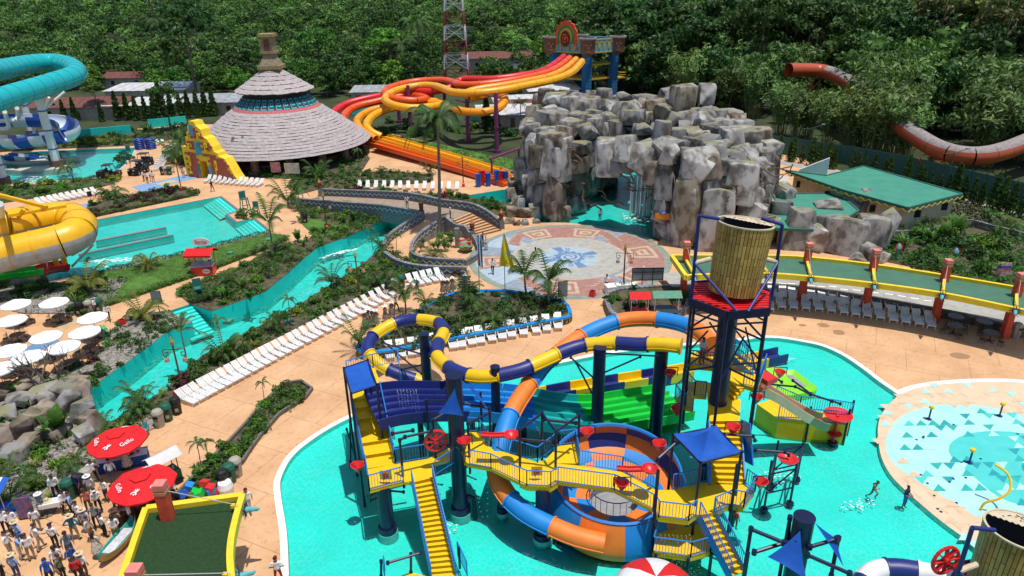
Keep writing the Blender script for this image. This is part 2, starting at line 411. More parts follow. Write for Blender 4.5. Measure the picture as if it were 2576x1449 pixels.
b = B(); k = offset(KIDS,.42,False)
kk = [V((p.x,p.y,.03)) for p in KIDS]; k2 = [V((p.x,p.y,.03)) for p in k]
n=len(kk);b.add(kk+k2+[V((p.x,p.y,-.2)) for p in KIDS],[f for i in range(n -1) for f in ((i,i+1,n+i+1,n+i),(2*n+i,2*n+i+1,i+1,i))])
struct('pool_edge',b,WHITEP)
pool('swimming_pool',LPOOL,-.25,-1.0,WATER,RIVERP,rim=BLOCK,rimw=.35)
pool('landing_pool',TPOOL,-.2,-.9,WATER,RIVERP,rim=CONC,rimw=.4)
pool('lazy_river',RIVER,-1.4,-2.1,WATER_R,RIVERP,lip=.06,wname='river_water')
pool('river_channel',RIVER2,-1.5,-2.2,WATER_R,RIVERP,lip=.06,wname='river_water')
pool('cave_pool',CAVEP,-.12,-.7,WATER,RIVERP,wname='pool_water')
# steps into the swimming pool and the river
def water_steps(name,a,b2,inward,n,z0,z1,m=RIVERP,d=.42):
    t = B()
    for i in range(n):
        zz = z0 + (z1 - z0) * (i + .5) / n
        p,q = a + inward * d * i,b2 + inward * d * i
        t.add([p+V((0,0,zz)),q+V((0,0,zz)),q+inward*d+V((0,0,zz)),p+inward*d+V((0,0,zz)),
               p+inward*d+V((0,0,zz -(z0 -z1)/n)),q+inward*d+V((0,0,zz -(z0 -z1)/n))],[(0,1,2,3),(3,2,5,4)])
    return struct(name,t,m)
STEPP = mat('pale_turquoise_step_paint',(.05,.66,.58),(.03,.58,.50),rough=.6,sc=2)
a,c=at(553,496),at(597,530);d=(c -a).normalized();inw=V((d.y,-d.x,0)) if V((d.y,-d.x,0)).x<0 else V((-d.y,d.x,0))
water_steps('pool_steps',a,c,inw,6,-.02,-.8,STEPP)
a,c = at(637,551),at(677,583); water_steps('pool_steps',a,c,inw,6,-.02,-.8,STEPP)
a,c=at(420,785),at(478,766);d=(c -a).normalized();inw=V((d.y,-d.x,0));inw=inw if inw.y<0 else -inw
water_steps('river_steps',a + inw * .3,c + inw * .3,inw,9,0,-1.6,STEPP,.48)
for p,q in (((240,605),(417,571)),((197,640),(435,591))):
    a,c = at(*p,-.02),at(*q,-.02)
    b = B().beam(a - V((0,0,.45)),c - V((0,0,.45)),.5,.86)
    o=tag(b.build('lane_wall',RIVERP),'low turquoise lane wall %s in the left swimming pool' % ('further back' if p[0] == 240 else 'nearer the lawn'),'wall','lane walls in the swimming pool')
    c2 = B().beam(a,c,.55,.06).build('coping',BLOCK,o)

# ---------------------------------------------------------------- the round mosaic plaza
PC=(at(1436,655));PC=V(((at(1176,668).x+at(1692,655).x)/2,(at(1425,562).y+at(1450,759).y)/2,0));PR=(at(1692,655).x -at(1176,668).x)/2
def mosaic(name,c,c2):
    return mat(name,c,c2,rough=.85,sc=1.6,detail=8,bump=.15,bsc=10)
MB_GREY=mosaic('plaza_pale_grey',(.40,.385,.34),(.31,.30,.27));MB_SAGE=mosaic('plaza_sage_border',(.25,.29,.235),(.18,.22,.18))
MB_BLUE=mosaic('plaza_slate_blue',(.26,.31,.36),(.19,.235,.29));MB_LB=mosaic('plaza_pale_blue',(.36,.44,.48),(.29,.37,.42))
MB_RED=mosaic('plaza_brick_red',(.37,.195,.155),(.28,.14,.115));MB_TAN=mosaic('plaza_tan',(.50,.39,.27),(.42,.32,.21))
MB_DB = mosaic('plaza_strong_blue',(.14,.23,.38),(.10,.18,.31))
plaza = B(); Z0 = .012
def disc(bb,r,z,mi,n=96,c=PC,r0=0):
    if r0: bb.lathe([(r0,z),(r,z)][::-1],n,c,mi)
    else:bb.add([c+V((math.cos(i*2*math.pi/n)*r,math.sin(i*2*math.pi/n)*r,z)) for i in range(n)],[tuple(range(n))],mi)
plaza_mats = [MB_SAGE,MB_BLUE,MB_LB,MB_RED,MB_TAN,MB_GREY,MB_DB]
disc(plaza,PR,.008,0); disc(plaza,PR * .93,.012,1)
def cell(a0,a1,r0,r1,mi,z):
    n = max(2,int(abs(a1 - a0) / .05) + 1); ps = []
    for k in range(n+1):t=a0+(a1 -a0)*k/n;ps.append(PC+V((math.cos(t)*r1,math.sin(t)*r1,z)))
    for k in range(n,-1,-1):t=a0+(a1 -a0)*k/n;ps.append(PC+V((math.cos(t)*r0,math.sin(t)*r0,z)))
    plaza.add(ps,[(k,k+1,2*n -k,2*n+1 -k) if False else (2*n+1 -k,2*n -k,k+1,k) for k in range(n)],mi)
rg = random.Random(3)
r_in,r_out = PR * .575,PR * .93
for k in range(16):                                         # pale and slate blue sectors
    cell(k*math.pi/8,(k+1)*math.pi/8,r_in,r_out,(3,3,1,3,3,1,2,1,2,2,1,3,3,1,1,3)[k],.014)
FRET=["rrrrrrrrrr","rttttttttr","rtrrrrrrtr","rtrttttrtr","rtrtrrtrtr","rtrtttrrtr","rtrrrrrrtr","rttttttttt"]
def fret(a,span,flip,rows=FRET,rr=(r_in + .5,r_out - .15)):
    nr,nc = len(rows),len(rows[0])
    for i,row in enumerate(rows):
        for j,ch in enumerate(row):
            jj = nc - 1 - j if flip else j
            a0=a+span*(jj/nc -.5);ra=rr[1] -(rr[1] -rr[0])*i/nr;rb=rr[1] -(rr[1] -rr[0])*(i+1)/nr
            cell(a0,a0 + span / nc,rb,ra,{'r': 3,'t': 4}[ch],.020)
for a,fl in ((8,0),(72,1),(112,0),(262,1),(186,0),(-38,1)):fret(R(a),.42 if a not in (8,-38) else .5,fl)
for a,sgn in ((38,1),(146,-1),(225,1),(302,-1),(-20,-1)):         # stepped red wings with tan rims
    for i in range(5):
        cell(R(a)+sgn*(i*.075),R(a)+sgn*(i*.075+.078),r_in+.25+i*.42,r_in+1.9+i*.36,3,.0162)
        cell(R(a)+sgn*(i*.075),R(a)+sgn*(i*.075+.078),r_in+.08+i*.42,r_in+.26+i*.42,4,.0168)
        cell(R(a)+sgn*(i*.075),R(a)+sgn*(i*.075+.078),r_in+1.9+i*.36,r_in+2.05+i*.36,4,.0174)
disc(plaza,r_in,.022,4); disc(plaza,r_in - .22,.026,5)
disc(plaza,PR * .315,.030,4); disc(plaza,PR * .30,.034,2)
for k in range(8):                                          # blue rays
    if k % 2 == 0: cell(R(22.5 + k * 45) - .17,R(22.5 + k * 45) + .17,PR * .15,PR * .298,6,.038)
for k in range(4):                                          # small blue glyphs between the rays
    a = R(90 * k); ctr = PC + V((math.cos(a) * PR * .225,math.sin(a) * PR * .225,0))
    disc(plaza,.30,.040,6,14,ctr,.14);cell(a -.1,a -.04,PR*.13,PR*.2,6,.040);cell(a+.04,a+.1,PR*.13,PR*.2,6,.040)
for k in range(12): cell(k * math.pi / 6,k * math.pi / 6 + math.pi / 12,PR * .12,PR * .16,6,.041)
disc(plaza,PR * .135,.043,6); disc(plaza,PR * .105,.047,2)
for k in range(26):                                         # the spiral
    t = k / 26 * 3.4 * math.pi; r = PR * .012 + PR * .085 * k / 26
    cell(t,t + .45,r,r + PR * .022,6,.051)
struct('plaza_mosaic',plaza,plaza_mats)

# ---------------------------------------------------------------- splash pad
PADTOP=smooth_line(ats([(2264,994),(2290,982),(2317,975),(2370,967),(2480,961),(2600,966),(2800,1000)]),4)
PADBEIGE = mat('beige_pad_paint',(.66,.50,.34),(.58,.43,.28),rough=.8,sc=.8,detail=6)
PADAQ=mat('pale_aqua_pad_paint',(.38,.67,.61),(.32,.61,.56),rough=.7,sc=.8);PADT=mat('aqua_pad_paint',(.07,.52,.48),(.055,.47,.44),rough=.7,sc=1)
PADD=mat('deep_aqua_pad_paint',(.012,.32,.35),rough=.7);PADP=mat('peach_pad_paint',(.66,.47,.30),rough=.8)
b = B()
pad_poly = PADTOP + ats([(3000,1300),(3000,1700)]) + PADE[::-1]
b.poly([(p.x,p.y,.008) for p in pad_poly],0)
pcx = at(2560,1170)
def blob(rx,ry,z,mi,c=pcx,sd=1):
    r2 = random.Random(sd); n = 40; ph = [r2.uniform(0,6) for _ in range(3)]
    pts=[c+V((math.cos(t)*rx*(1+.05*math.sin(3*t+ph[0])+.04*math.sin(5*t+ph[1])),math.sin(t)*ry*(1+.05*math.sin(2*t+ph[2])),z)) for t in (i*2*math.pi/n for i in range(n))]
    b.poly(pts,mi)
blob(7.9,6.9,.012,1);blob(5.0,4.4,.016,2,pcx+V((1.0,-.5,0)),4);blob(2.7,2.4,.020,3,pcx+V((2.6,-1.2,0)),8)
r2 = random.Random(5); side = .86
for i in range(-11,15):
    for j in range(-15,15):
        c=pcx+V((i*side+(j % 2)*side*.5,j*.70,0));d=math.hypot((c.x -pcx.x)/1.1,c.y -pcx.y)
        if not inside(c,pad_poly): continue
        band = r2.random(); nn = math.sin(c.x * .9 + c.y * .5) + math.sin(c.y * 1.3 - c.x * .3)
        if d < 5.6 and nn > -.5 and band < .62: mi = (1,1,3,6)[r2.randrange(4)]
        elif 5.6 <= d < 6.8 and nn > -.8 and band < .42: mi = (2,2,6)[r2.randrange(3)]
        elif 6.6 <= d < 9.0 and band < .6: mi = (4,4,1,0)[r2.randrange(4)]
        elif 8.9 <= d < 10.2 and band < .3: mi = 1
        else: continue
        up_ = 1 if j % 2 else -1
        tri=[(c.x -side*.47,c.y -.33*up_,.0245),(c.x+side*.47,c.y -.33*up_,.0245),(c.x+side*.3*up_,c.y+.33*up_,.0245)]
        b.add(tri if up_ > 0 else tri[::-1],[(0,1,2)],mi)
struct('splash_pad',b,[PADBEIGE,PADAQ,PADT,PADD,PADP,mat('white_aqua_pad_paint',(.55,.76,.72),rough=.7),mat('mid_aqua_pad_paint',(.02,.40,.36),rough=.7)])
b = B(); o = offset(PADTOP,.5,False); n = len(PADTOP)
b.add([(p.x,p.y,.014) for p in PADTOP]+[(p.x,p.y,.014) for p in o],[(i+1,i,n+i,n+i+1)[::-1] for i in range(n -1)])
struct('pad_border',b,WHITEP)

# ---------------------------------------------------------------- planting beds and lawns (raised sheets)
BEDS = {}
def bed(key,px,m=SOIL,z=.10,kerb=None,name='planting_bed',sm=0,kw=.18,kh=.2):
    P = ccw(ats(px)); P = ccw(smooth_line(P,sm,True)) if sm else P
    BEDS[key] = P
    struct(name,B().prism(P,-.01,z),m)
    if kerb:
        o = offset(P,-kw); n = len(P)
        b = B(); b.add([(p.x,p.y,z0) for q,z0 in ((P,z),(P,kh),(o,kh),(o,0)) for p in q],
                       [f for i in range(n) for f in ((i,n+i,n+(i+1) % n,(i+1) % n),(n+i,2*n+i,2*n+(i+1) % n,n+(i+1) % n),(2*n+i,3*n+i,3*n+(i+1) % n,2*n+(i+1) % n))])
        struct('kerb',b,kerb)
    return P
bed('pooltop',[(208,535),(235,548),(455,501),(500,492),(495,484),(460,470),(330,490),(230,512)])
bed('lawn',[(120,725),(240,692),(367,666),(520,629),(680,588),(715,592),(728,602),(683,623),(493,696),(300,762),(267,773),(245,768)],LAWN,name='lawn')
bed('leftbed',[(-80,760),(-80,690),(60,700),(120,725),(250,708),(320,700),(290,745),(262,775),(230,800),(160,790),(60,790)],GRAVEL,z=.13)
bed('mid',[(453,745),(483,724),(600,680),(667,650),(730,618),(775,603),(820,560),(760,545),(745,520),(750,508),(985,545),(859,603),(800,623),(763,653),(723,690),(667,736),(533,785),(478,766)])
bed('midlawn',[(745,545),(800,555),(850,570),(850,590),(800,600),(765,570)],LAWN,z=.14,name='lawn')
bed('river_left',[(277,836),(320,800),(417,783),(483,811),(417,840),(383,866),(317,916),(243,966),(213,990),(235,1110),(180,1130),(-60,1130),(-60,985),(90,955),(240,905),(270,875)],GRAVEL)
bed('river_right',NB_PX+[(1010,640),(1060,680),(1170,692),(1120,703),(1022,703),(985,722),(830,788),(640,878),(480,968),(440,1000),(385,1045),(250,1112)])
bed('strip',[(713,972),(663,1023),(617,1076),(580,1116),(500,1196),(437,1262),(470,1285),(560,1215),(610,1163),(627,1136),(653,1100),(700,1046),(767,1003),(782,983),(755,965)],SOIL,kerb=mat('dark_kerb',(.15,.13,.11),rough=.9,sc=3),kh=.32)
bed('crowd',[(-80,1130),(200,1130),(238,1100),(400,1040),(420,1062),(330,1110),(270,1160),(190,1205),(130,1300),(-80,1300)],GRAVEL)
bed('topleft',[(-200,480),(0,470),(150,462),(243,452),(285,440),(290,462),(240,475),(80,500),(-200,545)])
bed('toprow',[(-250,352),(100,346),(470,318),(480,345),(430,352),(345,366),(100,377),(-250,398)],SOIL)
bed('palapa_garden',[(400,400),(440,345),(490,330),(640,370),(900,345),(930,400),(905,440),(760,450),(620,448),(480,425)],SOIL)
bed('slide_lawn',[(900,322),(1300,405),(1420,400),(1330,440),(1290,440),(930,365),(860,350)],LAWN,name='lawn')
bed('front_palapa',[(740,440),(905,442),(960,430),(1090,440),(1090,458),(960,470),(830,470),(745,492),(720,470)])
bed('bridge_bed',[(810,478),(850,470),(960,478),(1180,498),(1330,520),(1330,548),(1260,545),(1110,500),(950,490)])
bed('right_garden',[(2235,580),(2350,575),(2430,550),(2700,600),(2900,760),(2576,735),(2377,690),(2210,655)])
bed('right_grass',[(1990,470),(2150,480),(2420,510),(2600,560),(2700,600),(2430,550),(2240,575),(1950,480)],mat('dry_grass',(.16,.16,.06),(.08,.09,.03),rough=1,sc=1,detail=8),z=.12)
# painted paths with blue and tan swirls
b = B()
for pts,mi in (([(330,470),(400,455),(470,438),(530,428),(545,436),(500,448),(440,460),(370,490)],0),([(390,462),(430,452),(450,455),(410,468)],1),
                ([(90,530),(220,512),(330,492),(420,470),(440,478),(330,503),(180,535),(100,545)],0)):
    b.poly([(p.x,p.y,.006 if mi == 0 else .010) for p in ats(pts)],mi)
struct('painted_path',b,[mosaic('path_pale_blue',(.22,.34,.50),(.16,.26,.42)),mosaic('path_sage',(.38,.42,.28),(.5,.36,.2))])
b = B()
for pts,mi in (([(-40,925),(30,900),(120,860),(150,875),(60,915),(-40,960)],0),([(235,905),(275,862),(278,840),(262,815),(252,822),(262,850),(255,880),(228,900)],1),
                ([(90,850),(200,800),(210,806),(110,858)],2),([(20,905),(90,860),(140,850),(150,858),(60,905)],3)):
    b.poly([(p.x,p.y,.006 + .002 * mi) for p in ats(pts)],mi)
struct('painted_path',b,[mosaic('path_red',(.42,.16,.11),(.34,.12,.08)),mosaic('path_green',(.12,.42,.16),(.09,.33,.12)),mosaic('path_tan',(.5,.37,.2),(.4,.3,.16)),mosaic('path_blue2',(.14,.26,.42),(.1,.2,.34))])
b = B()
for u,v,s in ((2071,818,.55),(2110,836,.6),(2415,895,.7),(2019,818,.3)):
    c=at(u,v);b.poly([c+V((math.cos(t)*s*(1+.2*math.sin(2*t+u)),math.sin(t)*s*.8,.006)) for t in (i*.349 for i in range(18))])
struct('wet_patch',b,mat('wet_tan_concrete',(.36,.21,.10),(.30,.17,.08),rough=.5,sc=3))
# ---------------------------------------------------------------- thatched round house
THATCH=mat('grey_thatch',(.43,.38,.37),(.31,.27,.26),rough=1,sc=2.2,detail=5,bump=.5,bsc=9,obrand=.06)
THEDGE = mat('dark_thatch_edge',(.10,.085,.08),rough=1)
DARKBAND=mat('charcoal_band',(.035,.04,.045),rough=.8);BANDB=mat('aqua_fret_paint',(.06,.42,.50),rough=.7)
BANDR = mat('coral_band',(.55,.16,.15),(.45,.12,.11),rough=.8,sc=4)
pc = V((-41,129,0))
pal=thing('thatched_round_house','large round pavilion with layered grey thatched cone roof and carved chimney','pavilion',pc)
def course(r0,z0,r1,z1,i,n=72):
    b = B(); rg = random.Random(i)
    prof = [(r0 * .985,z0 - .16),(r0,z0),((r0 + r1) / 2,(z0 + z1) / 2 + .02),(r1,z1)]
    jag = [rg.uniform(-.07,.07) for _ in range(n)]
    vs = []
    for j,(r,z) in enumerate(prof):
        for k in range(n):
            a = 2 * math.pi * k / n; zz = z + (jag[k] if j < 2 else 0); rr = r + (jag[k] * .5 if j < 2 else 0)
            vs.append(pc + V((math.cos(a) * rr,math.sin(a) * rr,zz)))
    b.add(vs,[(j*n+k,j*n+(k+1) % n,(j+1)*n+(k+1) % n,(j+1)*n+k) for j in range(3) for k in range(n)])
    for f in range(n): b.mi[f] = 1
    return b.build('thatch_course',[THATCH,THEDGE],pal)
NL = 15
def low(t): return 15.6 - 8.0 * t,2.9 + 5.9 * (1.04 * t - .04 * t * t)
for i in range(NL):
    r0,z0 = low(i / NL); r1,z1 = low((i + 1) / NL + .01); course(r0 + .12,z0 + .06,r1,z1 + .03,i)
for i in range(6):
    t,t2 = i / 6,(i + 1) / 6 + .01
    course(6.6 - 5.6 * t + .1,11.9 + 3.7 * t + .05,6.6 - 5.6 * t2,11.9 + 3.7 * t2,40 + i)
B().lathe([(7.75,8.65),(7.55,8.7),(7.1,9.35),(6.9,9.35)],72,pc).build('coral_band',BANDR,pal)
B().lathe([(7.05,9.3),(5.2,11.3),(5.0,12.4)],72,pc).build('fret_band',DARKBAND,pal)
for k in range(34):                                         # aqua frets painted on the dark band
    b = B(); a0 = 2 * math.pi * k / 34; wd = .135
    def fp(s,t):r=6.98 -1.35*t+.03;a=a0+wd*s;return pc+V((math.cos(a)*r,math.sin(a)*r,9.38+1.5*t+.03))
    for s0,t0,s1,t1 in ((0,0,.12,1),(0,.88,.9,1),(.78,.3,.9,1),(.3,.3,.9,.42),(.3,.3,.42,.7),(0,0,1,.1),(.42,.58,.62,.7)):
        b.add([fp(s0,t0),fp(s1,t0),fp(s1,t1),fp(s0,t1)],[(0,1,2,3)])
    b.build('painted_fret',BANDB,pal)
CARV=mat('carved_stone',(.30,.25,.17),(.16,.13,.09),rough=.9,sc=4,bump=.6);OCH=mat('ochre_trim',(.34,.26,.11),(.22,.165,.07),rough=.8)
ch = B()
ch.prism([pc + V((x,y,0)) for x,y in ((-1.9,-1.9),(1.9,-1.9),(1.9,1.9),(-1.9,1.9))],15.4,16.0,1)
ch.lathe([(2.3,16.0),(1.5,17.2),(1.3,18.0)],4,pc,0,R(45),R(405));ch.prism([pc+V((x,y,0)) for x,y in ((-1.25,-1.25),(1.25,-1.25),(1.25,1.25),(-1.25,1.25))],17.9,18.3,1)
ch.prism([pc+V((x,y,0)) for x,y in ((-1.05,-1.05),(1.05,-1.05),(1.05,1.05),(-1.05,1.05))],18.3,20.6,0)
ch.prism([pc + V((x,y,0)) for x,y in ((-1.3,-1.3),(1.3,-1.3),(1.3,1.3),(-1.3,1.3))],20.6,21.1,1)
for sx in (-1,1): ch.box(pc + V((sx * .95,-1.06,19.4)),(.18,.1,2.2),0,1)
ch.box(pc + V((0,-1.07,19.4)),(.9,.08,1.7),0,2)
ch.build('chimney',[CARV,OCH,mat('dark_red_carving',(.13,.05,.04),rough=.9)],pal)
for k in range(14):
    a = 2 * math.pi * (k + .3) / 14; p = pc + V((math.cos(a) * 12.6,math.sin(a) * 12.6,0))
    b=B();b.box(p+V((0,0,.3)),(1.7,1.7,.6),a);b.cyl(p,p+V((0,0,4.2)),.72,.62,9);b.box(p+V((0,0,3.1)),(1.5,1.5,.35),a)
    b.build('stone_pillar',mat('rubble_pillar',(.30,.24,.16),(.13,.10,.07),rough=1,sc=3,bump=.9),pal)
B().lathe([(11.3,0),(11.3,1.1),(11.0,1.1)],60,pc).build('counter',WOODM,pal)
B().lathe([(13.5,.16),(0.01,.16)],48,pc).build('floor',mat('dark_floor',(.12,.10,.08),rough=.8),pal)

# ---------------------------------------------------------------- painted gate
GREDB=mat('red_brick_paint',(.42,.10,.075),(.34,.075,.055),rough=.8,sc=2);GBLUE=mat('gate_blue',(.05,.28,.38),rough=.8)
g0,g1=at(482,440),at(612,457);gx=(g1 -g0).normalized();gy=V((-gx.y,gx.x,0));GL=(g1 -g0).length
gate=thing('temple_gate','stepped yellow and red temple gate with blue panels beside the thatched pavilion','gate',g0)
def gp(s,z,d=0): return g0 + gx * (s * GL) + gy * d + V((0,0,z))
OUT=[(0,0),(0,5.0),(.10,5.0),(.12,6.6),(.17,6.6),(.19,8.2),(.23,8.2),(.24,9.2),(.34,9.2),(.36,8.6),(.44,8.0),(.46,6.9),(.53,6.6),(.60,5.4),(.62,4.7),(.68,4.5),(.69,4.0),(.80,3.7),(.86,2.6),(.93,1.2),(1.0,.2),(1.0,0)]
DO = [(.30,0),(.31,2.9),(.44,2.9),(.47,0)]
b = B()
loop = OUT + DO[::-1]
n = len(loop)
def facep(pl,d,mi,flip=False):
    P = [V((s * GL,z,0)) for s,z in pl]; tr = tessellate_polygon([P])
    b.add([gp(s,z,d) for s,z in pl],[tuple(t) for t in tr],mi)
facep(loop,-.9,0); facep(loop,.9,0)
b.add([gp(s,z,d) for d in (-.9,.9) for s,z in loop],[(k,(k+1) % n,n+(k+1) % n,n+k) for k in range(n)])
b.build('frame',YPAINT,gate)
bn = 0
brick = B().box((0,0,0),(.92,.10,.40)).mesh('brick',GREDB)
def inpanel(s,z):
    m_ = .018
    if .27 < s < .50 and z < 3.6: return False
    return all(inside((s + dx,z + dz),OUT) for dx in (-m_,m_) for dz in (-.22,.3)) and s > .05
for row in range(18):
    z = .25 + row * .46
    for k in range(14):
        s = (k + (.5 if row % 2 else 0)) * .98 / GL
        if inpanel(s,z) and not (abs(z -4.3)<.25 or abs(z -6.3)<.2) and not (.27<s<.41 and 3.5<z<6.2):
            o=obj('brick',brick,gate);o.location=gp(s,z,-.92);o.rotation_euler=(0,0,math.atan2(gx.y,gx.x));bn += 1
for (s0,z0,s1,z1,nm,mm) in ((.30,3.9,.42,6.0,'blue_panel',GBLUE),(.24,6.9,.33,8.6,'blue_panel',GBLUE),(.26,.2,.295,2.4,'blue_panel',GBLUE),(.475,.2,.53,2.2,'blue_panel',GBLUE),
                              (.10,.6,.14,3.6,'glyph',YPAINT),(.60,.4,.64,3.2,'glyph',YPAINT),(.14,4.6,.22,5.6,'glyph',YPAINT),(.46,4.7,.52,5.9,'glyph',YPAINT),(.17,6.5,.20,7.4,'glyph',YPAINT),(.36,6.6,.42,7.4,'glyph',YPAINT)):
    bb = B()
    if nm == 'blue_panel':bb.beam(gp((s0+s1)/2,z0,-.98),gp((s0+s1)/2,z1,-.98),(s1 -s0)*GL,.1)
    else:                                                    # fret-shaped raised glyph
        w_,h_ = (s1 - s0),(z1 - z0)
        for q in ((0,0,.3,1),(.3,.85,1,1),(.7,.45,1,.85),(.3,.45,.7,.58),(0,0,1,.1)):
            bb.beam(gp(s0+w_*(q[0]+q[2])/2,z0+h_*q[1],-1.0),gp(s0+w_*(q[0]+q[2])/2,z0+h_*q[3],-1.0),w_*(q[2] -q[0])*GL,.12)
    bb.build(nm,mm,gate)

# ---------------------------------------------------------------- four lane racer slide with its tower
def tube_profile(r,n=14,a0=0,a1=360):return [(math.cos(R(a0+(a1 -a0)*k/n))*r,math.sin(R(a0+(a1 -a0)*k/n))*r) for k in range(n if a1 -a0 >= 360 else n+1)]
def tube_slide(parent,pts,r,mats,seglen,flange=True,name='tube_section',k=8,n=14,flr=1.13,open_from=None):
    """tube along a path cut into sections of alternating colour, with bolted flanges"""
    P = smooth_line(pts,k); L = sum((b - a).length for a,b in zip(P,P[1:])); ns = max(2,round(L / seglen))
    Q = resample(P,ns * 6 + 1)
    for i in range(ns):
        sg = Q[i * 6:i * 6 + 7]; b = B()
        op = open_from is not None and i >= open_from * ns
        if op:
            pr = tube_profile(r,10,170,370); pr2 = [(x * .94,y * .94) for x,y in pr][::-1]
            b.sweep(sg,pr + pr2,True)
        else: b.sweep(sg,tube_profile(r,n),True)
        if flange:
            t = (sg[1] - sg[0]).normalized(); b.cyl(sg[0] - t * .05,sg[0] + t * .05,r * flr,r * flr,n)
            for sd in (-1,1):                               # the seam ledge along each side
                sdv=[(Q[min(j+1,len(Q) -1)] -Q[max(j -1,0)]).normalized().cross(V((0,0,1))).normalized() for j in range(i*6,i*6+7)]
                b.sweep([p+s_*(sd*r*1.02) -V((0,0,r*.18)) for p,s_ in zip(sg,sdv)],[(-.05,-.03),(.05,-.03),(.05,.03),(-.05,.03)],True)
        b.build(name,mats[i % len(mats)],parent,50)
    return Q
def tl(x,y,z,c=1,r=0): return at(858.67 * c + x / 3,483 * r + y / 3,z)
racer=thing('racer_slide','four lane racing water slide of red, orange and yellow tubes on purple columns','water slide',tl(1175,1150,0))
LANES = {
 'yellow':[(1815,465,12),(1740,545,11.3),(1600,602,10.7),(1400,645,10.3),(1200,683,9.9),(1000,703,9.6),(850,697,9.3),(770,668,9.2),(700,648,9),(600,645,8.8),(480,665,8.5),(385,695,8.2),(330,745,7.9),(385,790,7.5),(520,815,7.1),(660,808,6.9),(760,785,6.6),(700,765,6.4),(560,772,6.1),(430,806,5.4),(300,842,4.8),(215,895,4.2),(190,950,3.4),(235,1000,2.4),(300,1030,1.7)],
 'mango':[(1770,450,12),(1690,520,11.3),(1580,575,10.8),(1400,615,10.4),(1200,650,10),(1050,672,9.7),(950,700,9.2),(1000,735,8.8),(1130,705,8.5),(1215,728,8.2),(1235,765,7.8),(1180,818,7.3),(1060,846,7),(900,836,6.8),(760,782,6.6),(600,782,6.2),(400,800,5.4),(230,832,4.9),(130,890,4.1),(125,945,3.5),(180,1005,2.5),(260,1050,1.7)],
 'orange':[(1722,440,12),(1640,505,11.4),(1530,556,10.9),(1300,605,10.4),(1050,638,9.9),(900,640,9.6),(830,617,9.5),(740,606,9.3),(560,616,9),(400,652,8.6),(322,700,8.2),(400,745,7.7),(560,760,7.3),(640,742,7.1),(540,722,6.8),(400,735,6.5),(250,770,5.9),(110,805,5.4),(30,860,4.6),(20,930,3.7),(110,1010,2.5),(220,1060,1.7)],
 'red':[(1678,428,12),(1600,490,11.4),(1500,543,10.9),(1300,580,10.5),(1100,600,10.1),(930,598,9.8),(880,620,9.3),(860,650,8.8),(700,688,8),(540,690,7.6),(310,722,6.8),(120,760,6.1),(0,805,5.4),(-80,880,4.4),(-60,960,3.4),(60,1030,2.3),(170,1070,1.7)]}
LM = {'yellow': YEL2,'mango': AMB,'orange': RORG,'red': RED}
for nm in ('red','orange','mango','yellow'):
    tube_slide(racer,[tl(*p) for p in LANES[nm]],.72,[LM[nm]],4.2,True,'tube_section',5,12,1.08)
ra=[tl(330,1020,1.6),tl(900,1185,1.0),tl(1330,1320,.6)];rb=[tl(225,1085,1.6),tl(800,1250,1.0),tl(1240,1385,.6)]
for i,m in enumerate((YEL2,YEL2,AMB,RORG)):
    t0,t1 = i / 4,(i + 1) / 4
    cen = [a.lerp(b_,(t0 + t1) / 2) for a,b_ in zip(ra,rb)]; wd = (ra[0] - rb[0]).length / 8
    pr=[(-wd,-.5),(-wd,.26),(-wd*.9,.26),(-wd*.84,-.05),(0,-.16),(wd*.84,-.05),(wd*.9,.26),(wd,.26),(wd,-.5)]
    o = B().sweep(resample(cen,14),pr,True,0,True).build('runout_lane',m,racer,40)
PURP = mat('purple_column_paint',(.19,.035,.12),(.15,.03,.10),rough=.5,sc=1)
for x,yb,yt in ((1175,1150,640),(960,1070,730),(1090,965,740),(525,985,690),(790,950,630),(655,900,690),(440,925,720),(700,985,740)):
    p = tl(x,yb,0); zt = 10.6 if yb > 1100 else (9.2 if yt < 700 else 8.2)
    b=B().cyl(p,p+V((0,0,zt)),.42,.36,12);b.cyl(p,p+V((0,0,.5)),.7,.7,12);b.cyl(p+V((0,0,zt*.42)),p+V((0,0,zt*.42+.25)),.5,.5,12)
    for sgn in (-1,1): b.cyl(p + V((0,0,zt - .8)),p + V((sgn * 2.2,.8,zt - .3)),.12,.1,6)
    b.build('support_column',PURP,racer,40)
b = B(); p = tl(1138,1350,0); q = tl(1340,1260,0)
b.beam(p,p+V((0,0,3.2)),.3,.3);b.beam(q,q+V((0,0,3.2)),.3,.3);b.beam(p+V((-.3,0,3.2)),q+V((.3,0,3.2)),.35,.3)
tag(b.build('purple_frame',PURP),'purple square-tube frame over the end of the racer lanes','frame')
